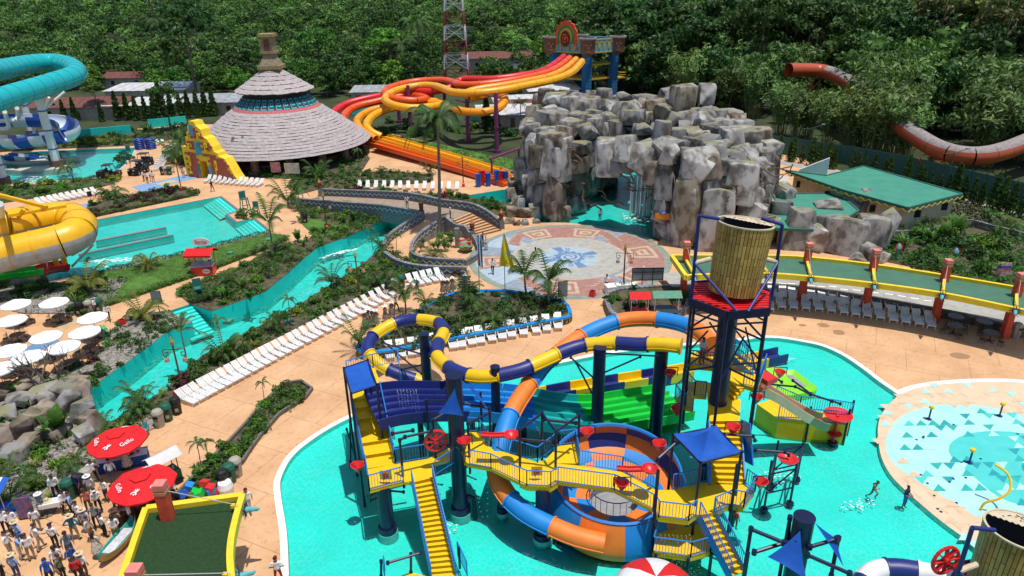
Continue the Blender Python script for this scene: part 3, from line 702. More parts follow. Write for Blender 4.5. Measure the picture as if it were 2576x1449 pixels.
# tower
tb = at(1475,258); TW = 12.5
tow=thing('slide_tower','blue and yellow slide start tower with clay face pots and a sun mask on top','tower',tb)
TBL=mat('tower_blue_block',(.03,.16,.33),(.02,.11,.24),rough=.8,sc=2,bump=.3);TYE=mat('tower_yellow',(.62,.40,.04),(.5,.31,.03),rough=.7)
TCLAY=mat('clay_pot',(.27,.12,.07),(.17,.075,.045),rough=.85,sc=2);TAQ=mat('tower_aqua',(.10,.40,.52),rough=.7)
ex = V((.86,.5,0)).normalized(); ey = V((-.80,.6,0)).normalized()
def tp(a,c,z): return tb + ex * a * TW * .72 + ey * c * TW * .86 + V((0,0,z))
for a,c in ((.05,.05),(.95,.05),(.05,.95),(.95,.95)):
    b = B(); p = tp(a,c,0); b.box(p + V((0,0,5.8)),(1.7,1.7,11.6),.52)
    for k in range(14): b.box(p + V((0,0,.5 + k * .82)),(1.8,1.8,.66),.52)
    b.build('pillar',TBL,tow)
    b=B();q=p+V((p.x -tp(.5,.5,0).x,p.y -tp(.5,.5,0).y,0))*.12+V((0,0,11.4));b.lathe([(.9,-.4),(1.75,.3),(1.85,3.2),(2.1,3.5),(2.1,3.9),(1.6,3.9),(1.5,3.3)],14,q)
    o = b.build('face_pot',TCLAY,tow,40)
    b = B(); fd = (V((0,-1,0)))
    for dx,dz,w_,h_ in ((-.5,1.9,.45,.25),(.5,1.9,.45,.25),(0,1.4,.3,.6),(0,.7,.9,.25)):b.box(q+V((dx,-1.84,dz*1.2)),(w_,.25,h_),0)
    b.build('face_relief',mat('clay_relief',(.36,.17,.08),rough=.9),o)
    B().lathe([(2.13,3.55),(2.15,3.92),(1.7,3.94)],14,q).build('rim',mat('pot_rim_grey',(.33,.31,.28),rough=.9),o)
for z in (5.2,8.6):B().prism([tp(*q,0) for q in ((.05,.05),(.95,.05),(.95,.95),(.05,.95))],z,z+.4,0,bottom=True).build('floor_slab',TYE,tow)
b=B().prism([tp(*q,0) for q in ((-.02,-.02),(1.02,-.02),(1.02,1.02),(-.02,1.02))],11.5,12.0,0,bottom=True);b.build('roof_tray',TBL,tow)
RIMQ=[((-.02,-.02),(1.02,-.02)),((1.02,-.02),(1.02,1.02)),((1.02,1.02),(-.02,1.02)),((-.02,1.02),(-.02,-.02))]
for i,(a,c) in enumerate(RIMQ):
    p,q = tp(*a,13.3),tp(*c,13.3); o = B().beam(p,q,.4,3.3).build('parapet',TAQ,tow)
    nb = 6 if i in (0,3) else 0; d = (q - p).normalized(); nr = V((d.y,-d.x,0))
    if nr.dot(p.lerp(q,.5) - tp(.5,.5,12.75)) < 0: nr = -nr
    b=B();b.beam(p+nr*.24+V((0,0,1.5)),q+nr*.24+V((0,0,1.5)),.1,.3);b.beam(p+nr*.24 -V((0,0,1.5)),q+nr*.24 -V((0,0,1.5)),.1,.3)
    for k in range(nb):
        c0 = p.lerp(q,(k + .6) / (nb + .2)) + nr * .24
        for (x0,z0,x1,z1) in ((-.8,-1.1,-.4,.9),(-.4,.9,.4,.9),(.4,.9,.8,-1.1)):b.beam(c0+d*x0+V((0,0,z0)),c0+d*x1+V((0,0,z1)),.1,.32)
    b.build('yellow_fret',TYE,o)
def text(body,name,m,size,parent,M,ext=.01,align='CENTER'):
    cu=bpy.data.curves.new(name,'FONT');cu.body=body;cu.size=size;cu.extrude=ext;cu.align_x=align;cu.align_y='CENTER';cu.resolution_u=2
    tmp = bpy.data.objects.new(name + '_tmp',cu); col.objects.link(tmp)
    bpy.context.view_layer.update()
    me=bpy.data.meshes.new_from_object(tmp.evaluated_get(bpy.context.evaluated_depsgraph_get()));bpy.data.objects.remove(tmp)
    me.materials.clear(); me.materials.append(m); me.transform(M)
    return obj(name,me,parent)
def upright(origin,right,upv=V((0,0,1))):
    n_=right.cross(upv).normalized();M=Matrix((right.normalized(),upv.normalized(),n_)).transposed().to_4x4();M.translation=origin;return M
TRED = mat('painted_numeral_red',(.55,.03,.03),rough=.7)
p,q=tp(-.02,1.02,12.75),tp(-.02,-.02,12.75);d=(q -p).normalized();nr=V((d.y,-d.x,0));nr=nr if nr.y<0 else -nr
for k in range(4):text(str(k+1),'lane_number',TRED,1.5,tow,upright(p.lerp(q,.14+k*.2)+nr*.3+V((0,0,-.1)),d))
# sun mask: a scalloped arc of feathers round an oval face
mc = p.lerp(q,.45) + nr * .35 + V((0,0,2.0))
def mp(x,z,dd=0): return mc + d * x * .8 + V((0,0,z * .8)) + nr * dd
b = B(); N = 40
for (r0x,r0z,r1x,r1z,dd,mi) in ((2.9,3.6,3.9,4.9,0,0),(2.2,2.8,2.95,3.7,.1,1),(1.6,2.1,2.25,2.9,.2,2)):
    for k in range(N):
        t0,t1=math.pi*(-.15+1.3*k/N),math.pi*(-.15+1.3*(k+1)/N);sc=1.06 if k % 4<2 and mi == 0 else 1
        for e in (0,-.5):
            b.add([mp(math.cos(t)*rx*s_,math.sin(t)*rz*s_+.4,dd+e) for t,rx,rz,s_ in ((t0,r0x,r0z,1),(t1,r0x,r0z,1),(t1,r1x,r1z,sc),(t0,r1x,r1z,sc))],[(0,1,2,3)],mi)
        b.add([mp(math.cos(t)*r1x*sc,math.sin(t)*r1z*sc+.4,dd+e) for t,e in ((t0,0),(t1,0),(t1,-.5),(t0,-.5))],[(0,1,2,3)],mi)
msk=b.build('sun_mask',[RORG,mat('mask_green',(.05,.22,.08),rough=.7),mat('mask_gold',(.6,.36,.03),rough=.6)],tow)
b=B();b.add([mp(math.cos(t)*1.75,math.sin(t)*2.3+.2,.3) for t in (k*math.pi/12 for k in range(24))],[tuple(range(24))])
b.build('mask_oval',mat('mask_dark_red',(.16,.03,.025),(.10,.02,.015),rough=.8),msk)
b = B()
for x,z,w_,h_ in ((-.55,.7,.5,.3),(.55,.7,.5,.3),(0,.2,.4,.8),(0,-.7,1.0,.3),(0,1.4,1.2,.25),(-1,0,.2,.9),(1,0,.2,.9)):b.beam(mp(x,z -h_/2,.4),mp(x,z+h_/2,.4),w_,.2)
b.build('mask_face',RORG,msk)
for k,(z0,z1,a0,a1) in enumerate(((2.2,5.2,.15,.9),(5.4,8.6,.9,.15))):   # stair flights on the right
    b = B(); p0,p1 = tp(1.12,a0,z0),tp(1.12,a1,z1)
    for i in range(12): b.box(p0.lerp(p1,(i + .5) / 12),(1.6,.9,.2),.9)
    sd = (p1 - p0).cross(V((0,0,1))).normalized() * .9
    for s_ in (-1,1):
        b.beam(p0+sd*s_,p1+sd*s_,.15,.5,1);b.beam(p0+sd*s_+V((0,0,1.2)),p1+sd*s_+V((0,0,1.2)),.1,.1)
        for i in range(9): c0 = p0.lerp(p1,i / 8) + sd * s_; b.beam(c0,c0 + V((0,0,1.2)),.06,.06)
    b.build('stair',[TYE,TBL],tow)
b = B().prism([tp(*q,0) for q in ((.95,.0),(1.35,.0),(1.35,.3),(.95,.3))],5.0,5.3,0,bottom=True)
for z in (5.8,6.4): b.pipe([tp(.95,0,z),tp(1.35,0,z),tp(1.35,.3,z)],.06)
b.build('landing',TYE,tow)

# ---------------------------------------------------------------- lattice mast
lc = at(1150,205); LW = 3.7
mast = thing('lattice_mast','tall red and white steel lattice mast rising above the trees','mast',lc)
MR = mat('mast_red',(.23,.045,.035),rough=.6); MW = mat('mast_white',(.55,.55,.55),rough=.6)
nsec = 11; top = 44
def lcorner(z,k):wv=LW*(1 -.62*z/top);return lc+V(((1,1,-1,-1)[k]*wv,(1,-1,-1,1)[k]*wv,z))
for i in range(nsec):
    z0,z1 = top * i / nsec,top * (i + 1) / nsec; b = B()
    for k in range(4):
        k2 = (k + 1) % 4; b.beam(lcorner(z0,k),lcorner(z1,k),.32,.32)
        b.beam(lcorner(z0,k),lcorner(z1,k2),.16,.16);b.beam(lcorner(z0,k2),lcorner(z1,k),.16,.16);b.beam(lcorner(z1,k),lcorner(z1,k2),.14,.14)
        b.beam(lcorner(z0,k).lerp(lcorner(z1,k),.5),lcorner(z0,k2).lerp(lcorner(z1,k2),.5),.12,.12)
    b.build('mast_section',MW if i % 2 else MR,mast)
l2 = V((-76,500,0)); b = B()
for z0 in range(20,44,4):
    for s_ in (-1,1):b.beam(l2+V((s_*2.2,0,z0)),l2+V((s_*2.2,0,z0+4)),.35,.35);b.beam(l2+V((s_*2.2,0,z0)),l2+V((-s_*2.2,0,z0+4)),.25,.25)
b.beam(l2,l2 + V((0,0,20)),1,1)
tag(b.build('far_mast',MW),'small white lattice mast far off above the forest','mast')

# ---------------------------------------------------------------- rock cave
import bmesh
def rock_mat(name,c,c2,moss):
    mt = mat(name,c,c2,rough=.92,sc=.55,detail=6,bump=.9,bsc=2.2,obrand=.34,lo=.33,hi=.62)
    n,l=mt.node_tree.nodes,mt.node_tree.links;b=n['Principled BSDF'];src=b.inputs['Base Color'].links[0].from_socket
    tc = n.new('ShaderNodeTexCoord'); ge = n.new('ShaderNodeNewGeometry')
    mp_ = n.new('ShaderNodeMapping'); mp_.inputs['Scale'].default_value = (.9,.9,.6)
    nz=n.new('ShaderNodeTexNoise');nz.inputs['Scale'].default_value=1.1;nz.inputs['Detail'].default_value=4
    l.new(ge.outputs['Position'],mp_.inputs[0]); l.new(mp_.outputs[0],nz.inputs['Vector'])
    r1=n.new('ShaderNodeValToRGB');r1.color_ramp.elements[0].position=.38;r1.color_ramp.elements[0].color=(.26,.21,.17,1);r1.color_ramp.elements[1].position=.56;r1.color_ramp.elements[1].color=(1,1,1,1)
    l.new(nz.outputs['Fac'],r1.inputs[0])
    m1=n.new('ShaderNodeMixRGB');m1.blend_type='MULTIPLY';m1.inputs[0].default_value=.85;l.new(src,m1.inputs[1]);l.new(r1.outputs[0],m1.inputs[2])
    sp = n.new('ShaderNodeSeparateXYZ'); l.new(ge.outputs['Normal'],sp.inputs[0])
    n2=n.new('ShaderNodeTexNoise');n2.inputs['Scale'].default_value=.45;n2.inputs['Detail'].default_value=5;l.new(ge.outputs['Position'],n2.inputs['Vector'])
    mu=n.new('ShaderNodeMath');mu.operation='MULTIPLY';l.new(sp.outputs['Z'],mu.inputs[0]);l.new(n2.outputs['Fac'],mu.inputs[1])
    r2_=n.new('ShaderNodeValToRGB');r2_.color_ramp.elements[0].position=.43;r2_.color_ramp.elements[0].color=(0,0,0,1);r2_.color_ramp.elements[1].position=.56;r2_.color_ramp.elements[1].color=(moss,)*3+(1,)
    l.new(mu.outputs[0],r2_.inputs[0])
    m2=n.new('ShaderNodeMixRGB');m2.inputs[2].default_value=(.21,.20,.09,1);l.new(r2_.outputs[0],m2.inputs[0]);l.new(m1.outputs[0],m2.inputs[1])
    l.new(m2.outputs[0],b.inputs['Base Color']); return mt
ROCK=rock_mat('cave_rock',(.43,.415,.39),(.15,.145,.135),.8);ROCK2=rock_mat('brown_rock',(.33,.27,.21),(.14,.115,.09),.3)
def rock_mesh(seed,dx,dy,dz,bev=.09):
    rg = random.Random(seed); bm = bmesh.new()
    if seed % 2:
        for k in range(17):
            v=V([rg.uniform(-1,1) for _ in range(3)]);v=v/(max(abs(c) for c in v)*.8+v.length*.2)*rg.uniform(.86,1.06);bm.verts.new((v.x*dx/2,v.y*dy/2,v.z*dz/2))
    for e in (-1,1) if not seed % 2 else ():
        tp_ = rg.uniform(.74,1.0) if e > 0 else 1
        for a,b in ((-1,-1),(1,-1),(1,1),(-1,1)):bm.verts.new((a*rg.uniform(.66,1.04)*tp_*dx/2,b*rg.uniform(.66,1.04)*tp_*dy/2,e*rg.uniform(.78,1.04)*dz/2))
    for k in range(6 if not seed % 2 else 0):
        v=V([rg.uniform(-1,1) for _ in range(3)]);v=v/max(abs(c) for c in v)*rg.uniform(.9,1.02);bm.verts.new((v.x*dx/2,v.y*dy/2,v.z*dz/2))
    r = bmesh.ops.convex_hull(bm,input=bm.verts)
    bmesh.ops.delete(bm,geom=[e for e in r['geom_interior'] if isinstance(e,bmesh.types.BMVert)],context='VERTS')
    bmesh.ops.dissolve_limit(bm,angle_limit=R(9),verts=bm.verts,edges=bm.edges)
    bmesh.ops.bevel(bm,geom=list(bm.edges)+list(bm.verts),offset=bev*min(dx,dy,dz),segments=2,affect='EDGES',profile=.6,clamp_overlap=True)
    bmesh.ops.triangulate(bm,faces=[f for f in bm.faces if len(f.verts) > 4])
    me = bpy.data.meshes.new('stone'); bm.to_mesh(me); bm.free(); me.materials.append(ROCK)
    me.polygons.foreach_set('use_smooth',[True]*len(me.polygons));me.update();me.set_sharp_from_angle(angle=R(32));return me
RM = [rock_mesh(s,1,1,1) for s in range(18)]
def stone(parent,p,d,rz,seed,m=None,tilt=0):
    o=obj('stone',RM[seed % len(RM)],parent);o.location=p;o.scale=d;o.rotation_euler=(tilt*math.sin(seed),tilt*math.cos(seed*1.7),rz)
    if m: o.material_slots[0].link = 'OBJECT'; o.material_slots[0].material = m
    return o
cave=thing('rock_cave','huge artificial grey rock cave with stacked columns and an arch over the pool','rock cave',(14,96,0))
FOOT=[(3.6,93),(6.5,90.6),(11,91.5),(13,87.5),(16.8,82.5),(21,78.5),(26,77.5),(30.5,80.5),(33,86),(34,95),(32,106),(26,113),(14,115),(5,113),(2,104)]
T0,T1 = V((11.6,82,0)),V((21.5,114,0)); TD = (T1 - T0).normalized()
def tun(x,y): q = V((x,y,0)) - T0; return abs(q.x * TD.y - q.y * TD.x),q.dot(TD)
def hfield(x,y):
    dep = min(1,max(0,(y - (95 - .42 * (x - 4))) / 14))
    h = 10.9 + 2.2 * dep ** .8 - max(0,x - 27) * .42 - max(0,6 - x) * .35
    if math.hypot(x - 24.5,y - 101) < 2.6: h += 3.4
    return h
rg = random.Random(21); cols = []
y = 77.5; row = 0
while y < 116:
    x = 1.0 + (row % 2) * 1.15
    while x < 38:
        q = (x + rg.uniform(-.45,.45),y + rg.uniform(-.45,.45))
        if inside(q,FOOT): cols.append(q)
        x += 2.55
    y += 2.3; row += 1
def edge_d(q):
    best = 99
    for a,c in zip(FOOT,FOOT[1:] + FOOT[:1]):
        a,c=V((*a,0)),V((*c,0));t=max(0,min(1,(V((*q,0)) -a).dot(c -a)/(c -a).length_squared));best=min(best,(V((*q,0)) -a.lerp(c,t)).length)
    return best
ns = 0
for i,(x,y) in enumerate(cols):
    td,ta = tun(x,y)
    if td < 3.9 and 7.5 < ta < 15: continue                  # the roof is open behind the front arch
    h = hfield(x,y) + rg.uniform(-1.3,1.0); ed = edge_d((x,y))
    hw=6.3 -min(2.6,.17*max(0,ta -4));in_t=td<hw;z0=(7.9+rg.uniform(-.5,.6) -.30*td) if in_t else -.4
    front = (y < 99 - .55 * (x - 4) or x > 30 or x < 5) and ed < 2.6
    if not (front or ed < 2.4 or in_t and td > hw - 2 or abs(td - hw) < 2.2):
        z0 = max(z0,h - rg.uniform(2.6,3.8))                # inside the mass only the top block shows
    if y > 108 and ed < 2.4: z0 = max(z0,h - 4)
    z = h
    while z > z0 + .3 and ns < 300:
        d = rg.uniform(1.5,3.0) if z == h else rg.uniform(2.4,5.0); zb = max(z0,z - d)
        if zb - z0 < 1.1: zb = z0
        wd = rg.uniform(2.3,3.6) * (1.08 if zb <= z0 + .1 else 1)
        stone(cave,(x+rg.uniform(-.3,.3),y+rg.uniform(-.3,.3),(z+zb)/2),(wd,wd*rg.uniform(.85,1.15),(z -zb)*1.13),(-.69 if x<21 else .15)+rg.uniform(-.3,.3)+1.5708*rg.randrange(4),rg.randrange(99),ROCK2 if rg.random()<.16 else None,.05)
        ns += 1; z = zb
ROCKD = mat('rock_core',(.10,.095,.09),rough=1)
b = B()
for cx_,cy_,w_,d_,z0,z1 in ((7,105,6,13,0,9.0),(28,95,7,14,0,8.0),(17.5,106,13,8,8.6,9.6),(24,84.5,5,5,0,8.0),(30,104,8,10,0,9)):b.box((cx_,cy_,(z0+z1)/2),(w_,d_,z1 -z0),0)
b.build('core',ROCKD,cave)
for k,(x,y,z0,z1,w_,m_) in enumerate(((20.6,80.4,-.3,8.6,4.6,ROCK2),(23.6,78.8,-.3,7.4,4.2,None),(21.6,80.0,7.6,11.6,4.4,None),(6.2,91.6,5.0,10.6,3.8,None),(16.2,85.2,7.4,11.2,4.2,None),(12.4,88.2,6.6,10.8,4.0,None),(27.8,79.0,-.3,6.0,4.0,None),(26.4,79.4,5.4,10.0,4.0,None),(5.6,90.6,-.3,5.6,3.0,ROCK2))):
    stone(cave,(x,y,(z0 + z1) / 2),(w_,w_ * .9,(z1 - z0) * 1.1),-.5 + .2 * (k % 3),3 + k * 5,m_,.05)
# hanging roots over the face
ROOT = mat('brown_root',(.16,.11,.07),(.08,.055,.035),rough=1,sc=4)
rg = random.Random(4)
for k in range(26):
    x0=rg.uniform(4,30);y0=(93.5 -.62*(x0 -4)) -1.4 if x0<24 else 77+(x0 -24)*.5;z0=rg.uniform(5,10.5)
    pts = [V((x0,y0,z0))]
    for j in range(7):
        q = pts[-1] + V((rg.uniform(-1,1.6),rg.uniform(-.25,.25),rg.uniform(-1.1,.45)))
        q.y=((93.5 -.62*(q.x -4)) -1.5+rg.uniform(-.3,.3)) if q.x<24 else 76.8+(q.x -24)*.5;pts.append(q)
    B().sweep(smooth_line(pts,3),tube_profile(rg.uniform(.06,.13),5),True).build('hanging_root',ROOT,cave,60)
# right pillar pedestal, waterfall
wf = B(); p = V((17.5,92,0))
for k in range(26):
    a=p+V((rg.uniform(-1.6,1.6),rg.uniform(-.6,.6),6.6));wf.cyl(a,a+V((rg.uniform(-.2,.2),rg.uniform(-.7,-.2),-6.6)),.03,.07,4)
tag(wf.build('waterfall',mat('falling_water',(.75,.82,.82),rough=.3)),'thin waterfall dropping from the cave arch into the pool','waterfall',kind='stuff')
b = B(); c0 = p + V((0,-1,-.1))
for k in range(60):
    a=rg.uniform(0,6.28);r_=rg.uniform(.2,2.6);q=c0+V((math.cos(a)*r_*1.4,math.sin(a)*r_,0));s_=rg.uniform(.1,.35)
    b.add([q+V((math.cos(t)*s_*1.6,math.sin(t)*s_,.01+.001*k)) for t in (j*1.047 for j in range(6))],[tuple(range(6))])
def foam_patch(c,rx,ry,n,lab,rz=0,seed=1,sz=1):
    r_ = random.Random(seed); bb = B()
    for k in range(n):
        a = r_.uniform(0,6.28); q = r_.random() ** .7; x,y = math.cos(a) * q * rx,math.sin(a) * q * ry
        p_=V(c)+V((x*math.cos(rz) -y*math.sin(rz),x*math.sin(rz)+y*math.cos(rz),.012+.0006*k));s_=r_.uniform(.05,.18)*sz
        ns_=7;bb.add([p_+V((math.cos(t+k)*s_*r_.uniform(.7,1.7),math.sin(t+k)*s_*r_.uniform(.6,1.2),0)) for t in (j*6.283/ns_ for j in range(ns_))],[tuple(range(ns_))])
    return tag(bb.build('foam',FOAM),lab,'foam',kind='stuff')
foam_patch(c0,3.2,2.2,90,'white foam where the waterfall meets the cave pool')
def outcrop(label,px,seed,name='rock_outcrop',m=None):
    """a heap of boulders; px rows are (u, v, width, height)"""
    t = thing(name,label,'rocks',at(px[0][0],px[0][1]))
    rg = random.Random(seed)
    for k,(u,v,wd,ht) in enumerate(px):
        p=at(u,v);wd *= .86 if seed == 13 else 1;stone(t,p+V((0,wd*.25,ht*.42)),(wd*1.12,wd*rg.uniform(.8,1.1),ht*1.15),rg.uniform(0,6.28),rg.randrange(99),m if rg.random()<.5 else None,.15)
    return t
outcrop('grey boulder wall beside the bucket tower, right of the cave',[(1965,590,3,4.2),(1935,610,2.6,3),(2010,625,3.2,4.6),(2050,630,3.4,3.6),(2095,632,3.4,4.2),(2140,640,3.6,4.0),(2185,632,3.6,4.4),(2215,625,3.2,4.8),(2120,565,4.0,2.6),(2155,556,4.2,3.2),(2190,560,3.6,3.8),(2085,575,3.4,3.2),(2190,655,2.2,1.6),(2215,660,1.8,1.0),(2165,660,2,.8),(1925,575,3.4,5.0),(1895,560,3.0,4.2),(1960,545,3.4,4.6)],8)
outcrop('low grey boulders between the steps and the cave pool',[(1385,548,1.9,3.6),(1392,555,1.7,3.0),(1345,545,1.7,1.6),(1320,548,1.9,1.4),(1305,530,2.2,2.0),(1340,520,2.4,2.6),(1365,532,2.2,2.2),(1283,563,1.2,.7),(1300,567,1.1,.6),(1322,566,1.0,.6),(1350,562,1.0,.6),(1288,545,1.6,1.2),(1298,490,2.2,2.4),(1285,500,1.8,1.6)],5,m=ROCK2)
outcrop('tan boulders at the right foot of the cave arch',[(1672,600,2.3,2.3),(1700,602,2.1,2.6),(1728,605,2.6,3.2),(1660,590,1.8,2.4),(1755,600,2.8,3.6)],9,m=ROCK2)
outcrop('grey boulders and ledge left of the red umbrellas',[(20,1075,2.2,1.5),(60,1095,2.4,1.6),(95,1085,2.0,1.5),(130,1060,2.0,1.6),(170,1045,2.2,1.8),(205,1060,2.0,1.9),(225,1085,1.8,1.4),(215,1120,1.8,1.2),(40,1030,2.6,1.2),(110,1020,3.0,1.1),(165,1010,2.2,1.3),(205,1015,1.8,1.6),(0,1120,2.4,1.3),(60,1150,3.0,1.0),(20,1165,2.6,.9),(130,1110,2.0,1.0),(180,985,2.4,1.0),(60,985,2.6,.8),(0,1010,2.6,1.0)],13,m=ROCK2)
# ---------------------------------------------------------------- zigzag walls, bridge, ramp and steps
cope = B().box((0,0,0),(.50,.42,.16)).mesh('coping_block',BLOCK)
ZY = mat('zigzag_yellow',(.62,.50,.10),rough=.8)
def zigwall(label,px,zb=-.02,deco=True,th=.34):
    P=ats(px);t=thing('zigzag_wall',label,'wall',V((P[0].x,P[0].y,0)),'grey block walls with zigzag bands')
    P = smooth_line(P,3) if len(P) > 3 else P
    b = B()
    for p,q in zip(P,P[1:]):
        d = (q - p).normalized(); s = V((-d.y,d.x,0)).normalized() * th / 2
        b.add([V((w_.x,w_.y,z))+k*s for w_ in (p,q) for k in (1,-1) for z in (zb,w_.z -.16)],[(0,1,5,4),(2,6,7,3),(1,3,7,5),(0,2,3,1),(4,5,7,6)])
    b.build('wall_body',BLOCK,t)
    L = sum((q - p).length for p,q in zip(P,P[1:])); n = max(2,int(L / .52)); Q = resample(P,n + 1)
    for p,q in zip(Q,Q[1:]):
        o=obj('coping_block',cope,t);o.location=p.lerp(q,.5) -V((0,0,.07));d=q -p;o.rotation_euler=(0,-math.atan2(d.z,math.hypot(d.x,d.y)),math.atan2(d.y,d.x))
        o.scale = (d.length / .53,1,1)
    if deco:
        n = max(4,int(L / .42)); Q = resample(P,n + 1); bb,zz = B(),B()
        for i,(p,q) in enumerate(zip(Q,Q[1:])):
            d = (q - p).normalized(); s = V((-d.y,d.x,0)).normalized()
            for sg in (1,-1):
                o = s * sg * (th / 2 + .012)
                lo_,hi_ = .78,.30
                f=[p+o -V((0,0,lo_)),q+o -V((0,0,lo_)),q+o -V((0,0,hi_)),p+o -V((0,0,hi_))]
                bb.add(f,[(0,1,2,3) if sg < 0 else (3,2,1,0)])
                o2 = s * sg * (th / 2 + .03); za,zc = (.72,.36) if i % 2 else (.36,.72)
                zz.beam(p + o2 - V((0,0,za)),q + o2 - V((0,0,zc)),.03,.10)
        bb.build('blue_band',WBLUE,t); zz.build('zigzag',ZY,t)
    return t
zigwall('long back zigzag wall along the bridge and down the steps',[(812,474.5,1.15),(901,478,1.5),(1028,484,2.4),(1110,500.5,2.4),(1184,510,2.4),(1226,529,1.8),(1258,554,1.15)])
zigwall('zigzag wall on the near side of the bridge over the river',[(745,498,1.15),(860,507,1.7),(963,515,2.3),(1060,531,2.4)])
zigwall('zigzag wall following the outer side of the curved ramp',[(1062,534,2.4),(1025,556,2.0),(988,581,1.5),(971,599,1.3),(967,613,1.15)])
zigwall('low zigzag wall behind the row of five loungers',[(968,632,1.0),(1000,653,1.0),(1050,665.5,1.0),(1110,669,1.0),(1174,670.5,1.0)])
zigwall('zigzag wall round the palm planter inside the ramp',[(1122,544,2.4),(1112,547,2.2),(1075,571,1.7),(1047.5,593.5,1.4),(1035,616,1.2),(1036,631,1.1),(1055,643,1.1),(1100,649,1.1),(1166.5,652,1.1)])
zigwall('plain block wall stepping down beside the stairs',[(1122,544,2.4),(1147,564,1.7),(1169,566,1.6),(1183,584,1.1)],deco=False)
zigwall('low curved wall closing the palm planter at the plaza',[(1190,590,.9),(1201,608,.8),(1203,633,.8),(1168,654,.8)],deco=False)
b=B().poly(ats([(812,492,.05),(901,495,.4),(1028,505,1.3),(1110,517,1.3),(1181,534,1.3),(1139,553,1.3),(1122,553,1.3),(1100,560,1.3),(1062,552,1.3),(1055,545,1.3),(963,530,1.25),(860,518,.6),(750,510,.05)]))
struct('bridge_paving',b,mat('bridge_brown_paving',(.34,.25,.18),(.26,.19,.135),rough=.9,sc=1.5,detail=6))
b=B();RL=ats([(1062,552,1.3),(1030,562,1.1),(985,592,.6),(968,627,.25),(997,656,.1),(1050,668,.05),(1172,668,.04)]);RR=ats([(1100,560,1.3),(1072,580,.9),(1045,605,.5),(1037,634,.25),(1060,648,.12),(1100,655,.08),(1170,658,.04)])
RL,RR = resample(smooth_line(RL,4),24),resample(smooth_line(RR,4),24)
b.add(RL + RR,[(i,i + 1,25 + i,24 + i) for i in range(23)]); struct('ramp_paving',b,DECK)
a0,a1,c0,c1 = at(1139,552.6,1.3),at(1181.5,534,1.3),at(1199,596,.05),at(1261,580,.05)
st=thing('stone_steps','broad tan steps with brown edges leading down to the round plaza','steps',V((c0.x,c0.y,0)));NST=9
for i in range(NST):
    t0,t1=i/NST,(i+1)/NST;p,q,r_,s_=a0.lerp(c0,t0),a1.lerp(c1,t0),a1.lerp(c1,t1),a0.lerp(c0,t1);z=1.3 -1.25*t0
    P = [V((w_.x,w_.y,0)) for w_ in (p,q,r_,s_)]
    o = B().prism(P,-.01,z - .02).build('step',DECK,st)
    e = (r_ - s_).normalized() * .05; back = (p - s_).normalized() * .16
    B().prism([V((w_.x,w_.y,0)) for w_ in (s_,r_,r_+back,s_+back)],z -.1,z+.005).build('edge',WOODM,o)
POT=mat('torch_clay',(.18,.055,.035),(.11,.035,.022),rough=.8,sc=4);FLM=mat('painted_flame',(.72,.36,.03),(.6,.12,.02),rough=.6,sc=5)
tor = thing('torch_pot','x','torch',(0,0,0),'clay torch pots on wall pillars')
B().lathe([(.0,0),(.24,0),(.30,.12),(.24,.2),(.30,.5),(.24,.62),(.32,.7),(.30,.95),(0,.95)],12).build('pot',POT,tor,40)
fl = B()
for k in range(6):a=k*1.05;fl.cyl((math.cos(a)*.12,math.sin(a)*.12,.95),(math.cos(a)*.05,math.sin(a)*.05,1.35+.1*(k % 3)),.1,.01,5)
fl.build('flame',FLM,tor)
for u,v,z,lab in ((805,474,1.2,'at the far left end of the back wall'),(1122,498,2.4,'midway along the back wall by the tall palm'),(1060,529,2.4,'on the bridge corner above the river'),(1261,553,1.2,'at the foot of the steps by the boulders'),(1188,580,1.2,'at the foot of the steps by the palm planter'),(738,498,1.0,'at the near left end of the bridge')):
    p = at(u,v,z); clone(tor,p,0,1,'clay torch pot ' + lab)
    tag(B().box((p.x,p.y,z/2 -.01),(.62,.62,z),.4).build('wall_pillar',BLOCK),'grey block pillar '+lab,'pillar','block pillars under torches')
drop(tor)

# ---------------------------------------------------------------- blue planter and the stone planter
PL=[(898,868),(912,858),(955,845),(1005,815),(1040,790),(1072,766),(1112,746),(1159,731),(1239,728),(1289,730),(1392,750),(1420,757),(1436,778),(1434,795),(1392,805),(1259,829),(1135,852),(1002,878),(912,886)]
P = ccw(smooth_line(ats([(u,v,.75) for u,v in PL]),3,True)); BEDS['blue'] = P
struct('planting_bed',B().prism(offset(P,.25),0,.62),SOIL)
bp=thing('blue_planter','curved planter wall with blue coping and yellow fret band facing the loungers','planter',V((P[0].x,P[0].y,0)))
n = len(P); o = offset(P,.32); e = offset(P,-.04)
b=B().add([(p.x,p.y,z) for p in P for z in (0,.66)],[(2*k,2*((k+1) % n),2*((k+1) % n)+1,2*k+1) for k in range(n)]);b.build('wall',mat('fret_ochre',(.42,.32,.035),(.33,.25,.03),rough=.8,sc=3),bp)
b=B().add([(p.x,p.y,z) for q,z in ((e,.62),(e,.78),(o,.78),(o,.60)) for p in q],[(j*n+k,j*n+(k+1) % n,(j+1)*n+(k+1) % n,(j+1)*n+k) for j in range(3) for k in range(n)]);b.build('coping',CBLUE,bp)
FR = mat('fret_dark',(.03,.025,.02),rough=.9); Q = resample(P + [P[0]],110); b = B()
for i,(p,q) in enumerate(zip(Q,Q[1:])):
    d = (q - p); d.z = 0; d.normalize(); nr = V((d.y,-d.x,0)) * .03
    for x0,z0,x1,z1 in ((0,.1,.62,.18),(.5,.18,.62,.5),(.2,.42,.5,.5),(.2,.28,.3,.42)):
        pa,pb=p+d*x0,p+d*x1;b.add([V((w_.x,w_.y,z))+nr for w_,z in ((pa,z0),(pb,z0),(pb,z1),(pa,z1))],[(0,1,2,3)])
b.build('fret_band',FR,bp)
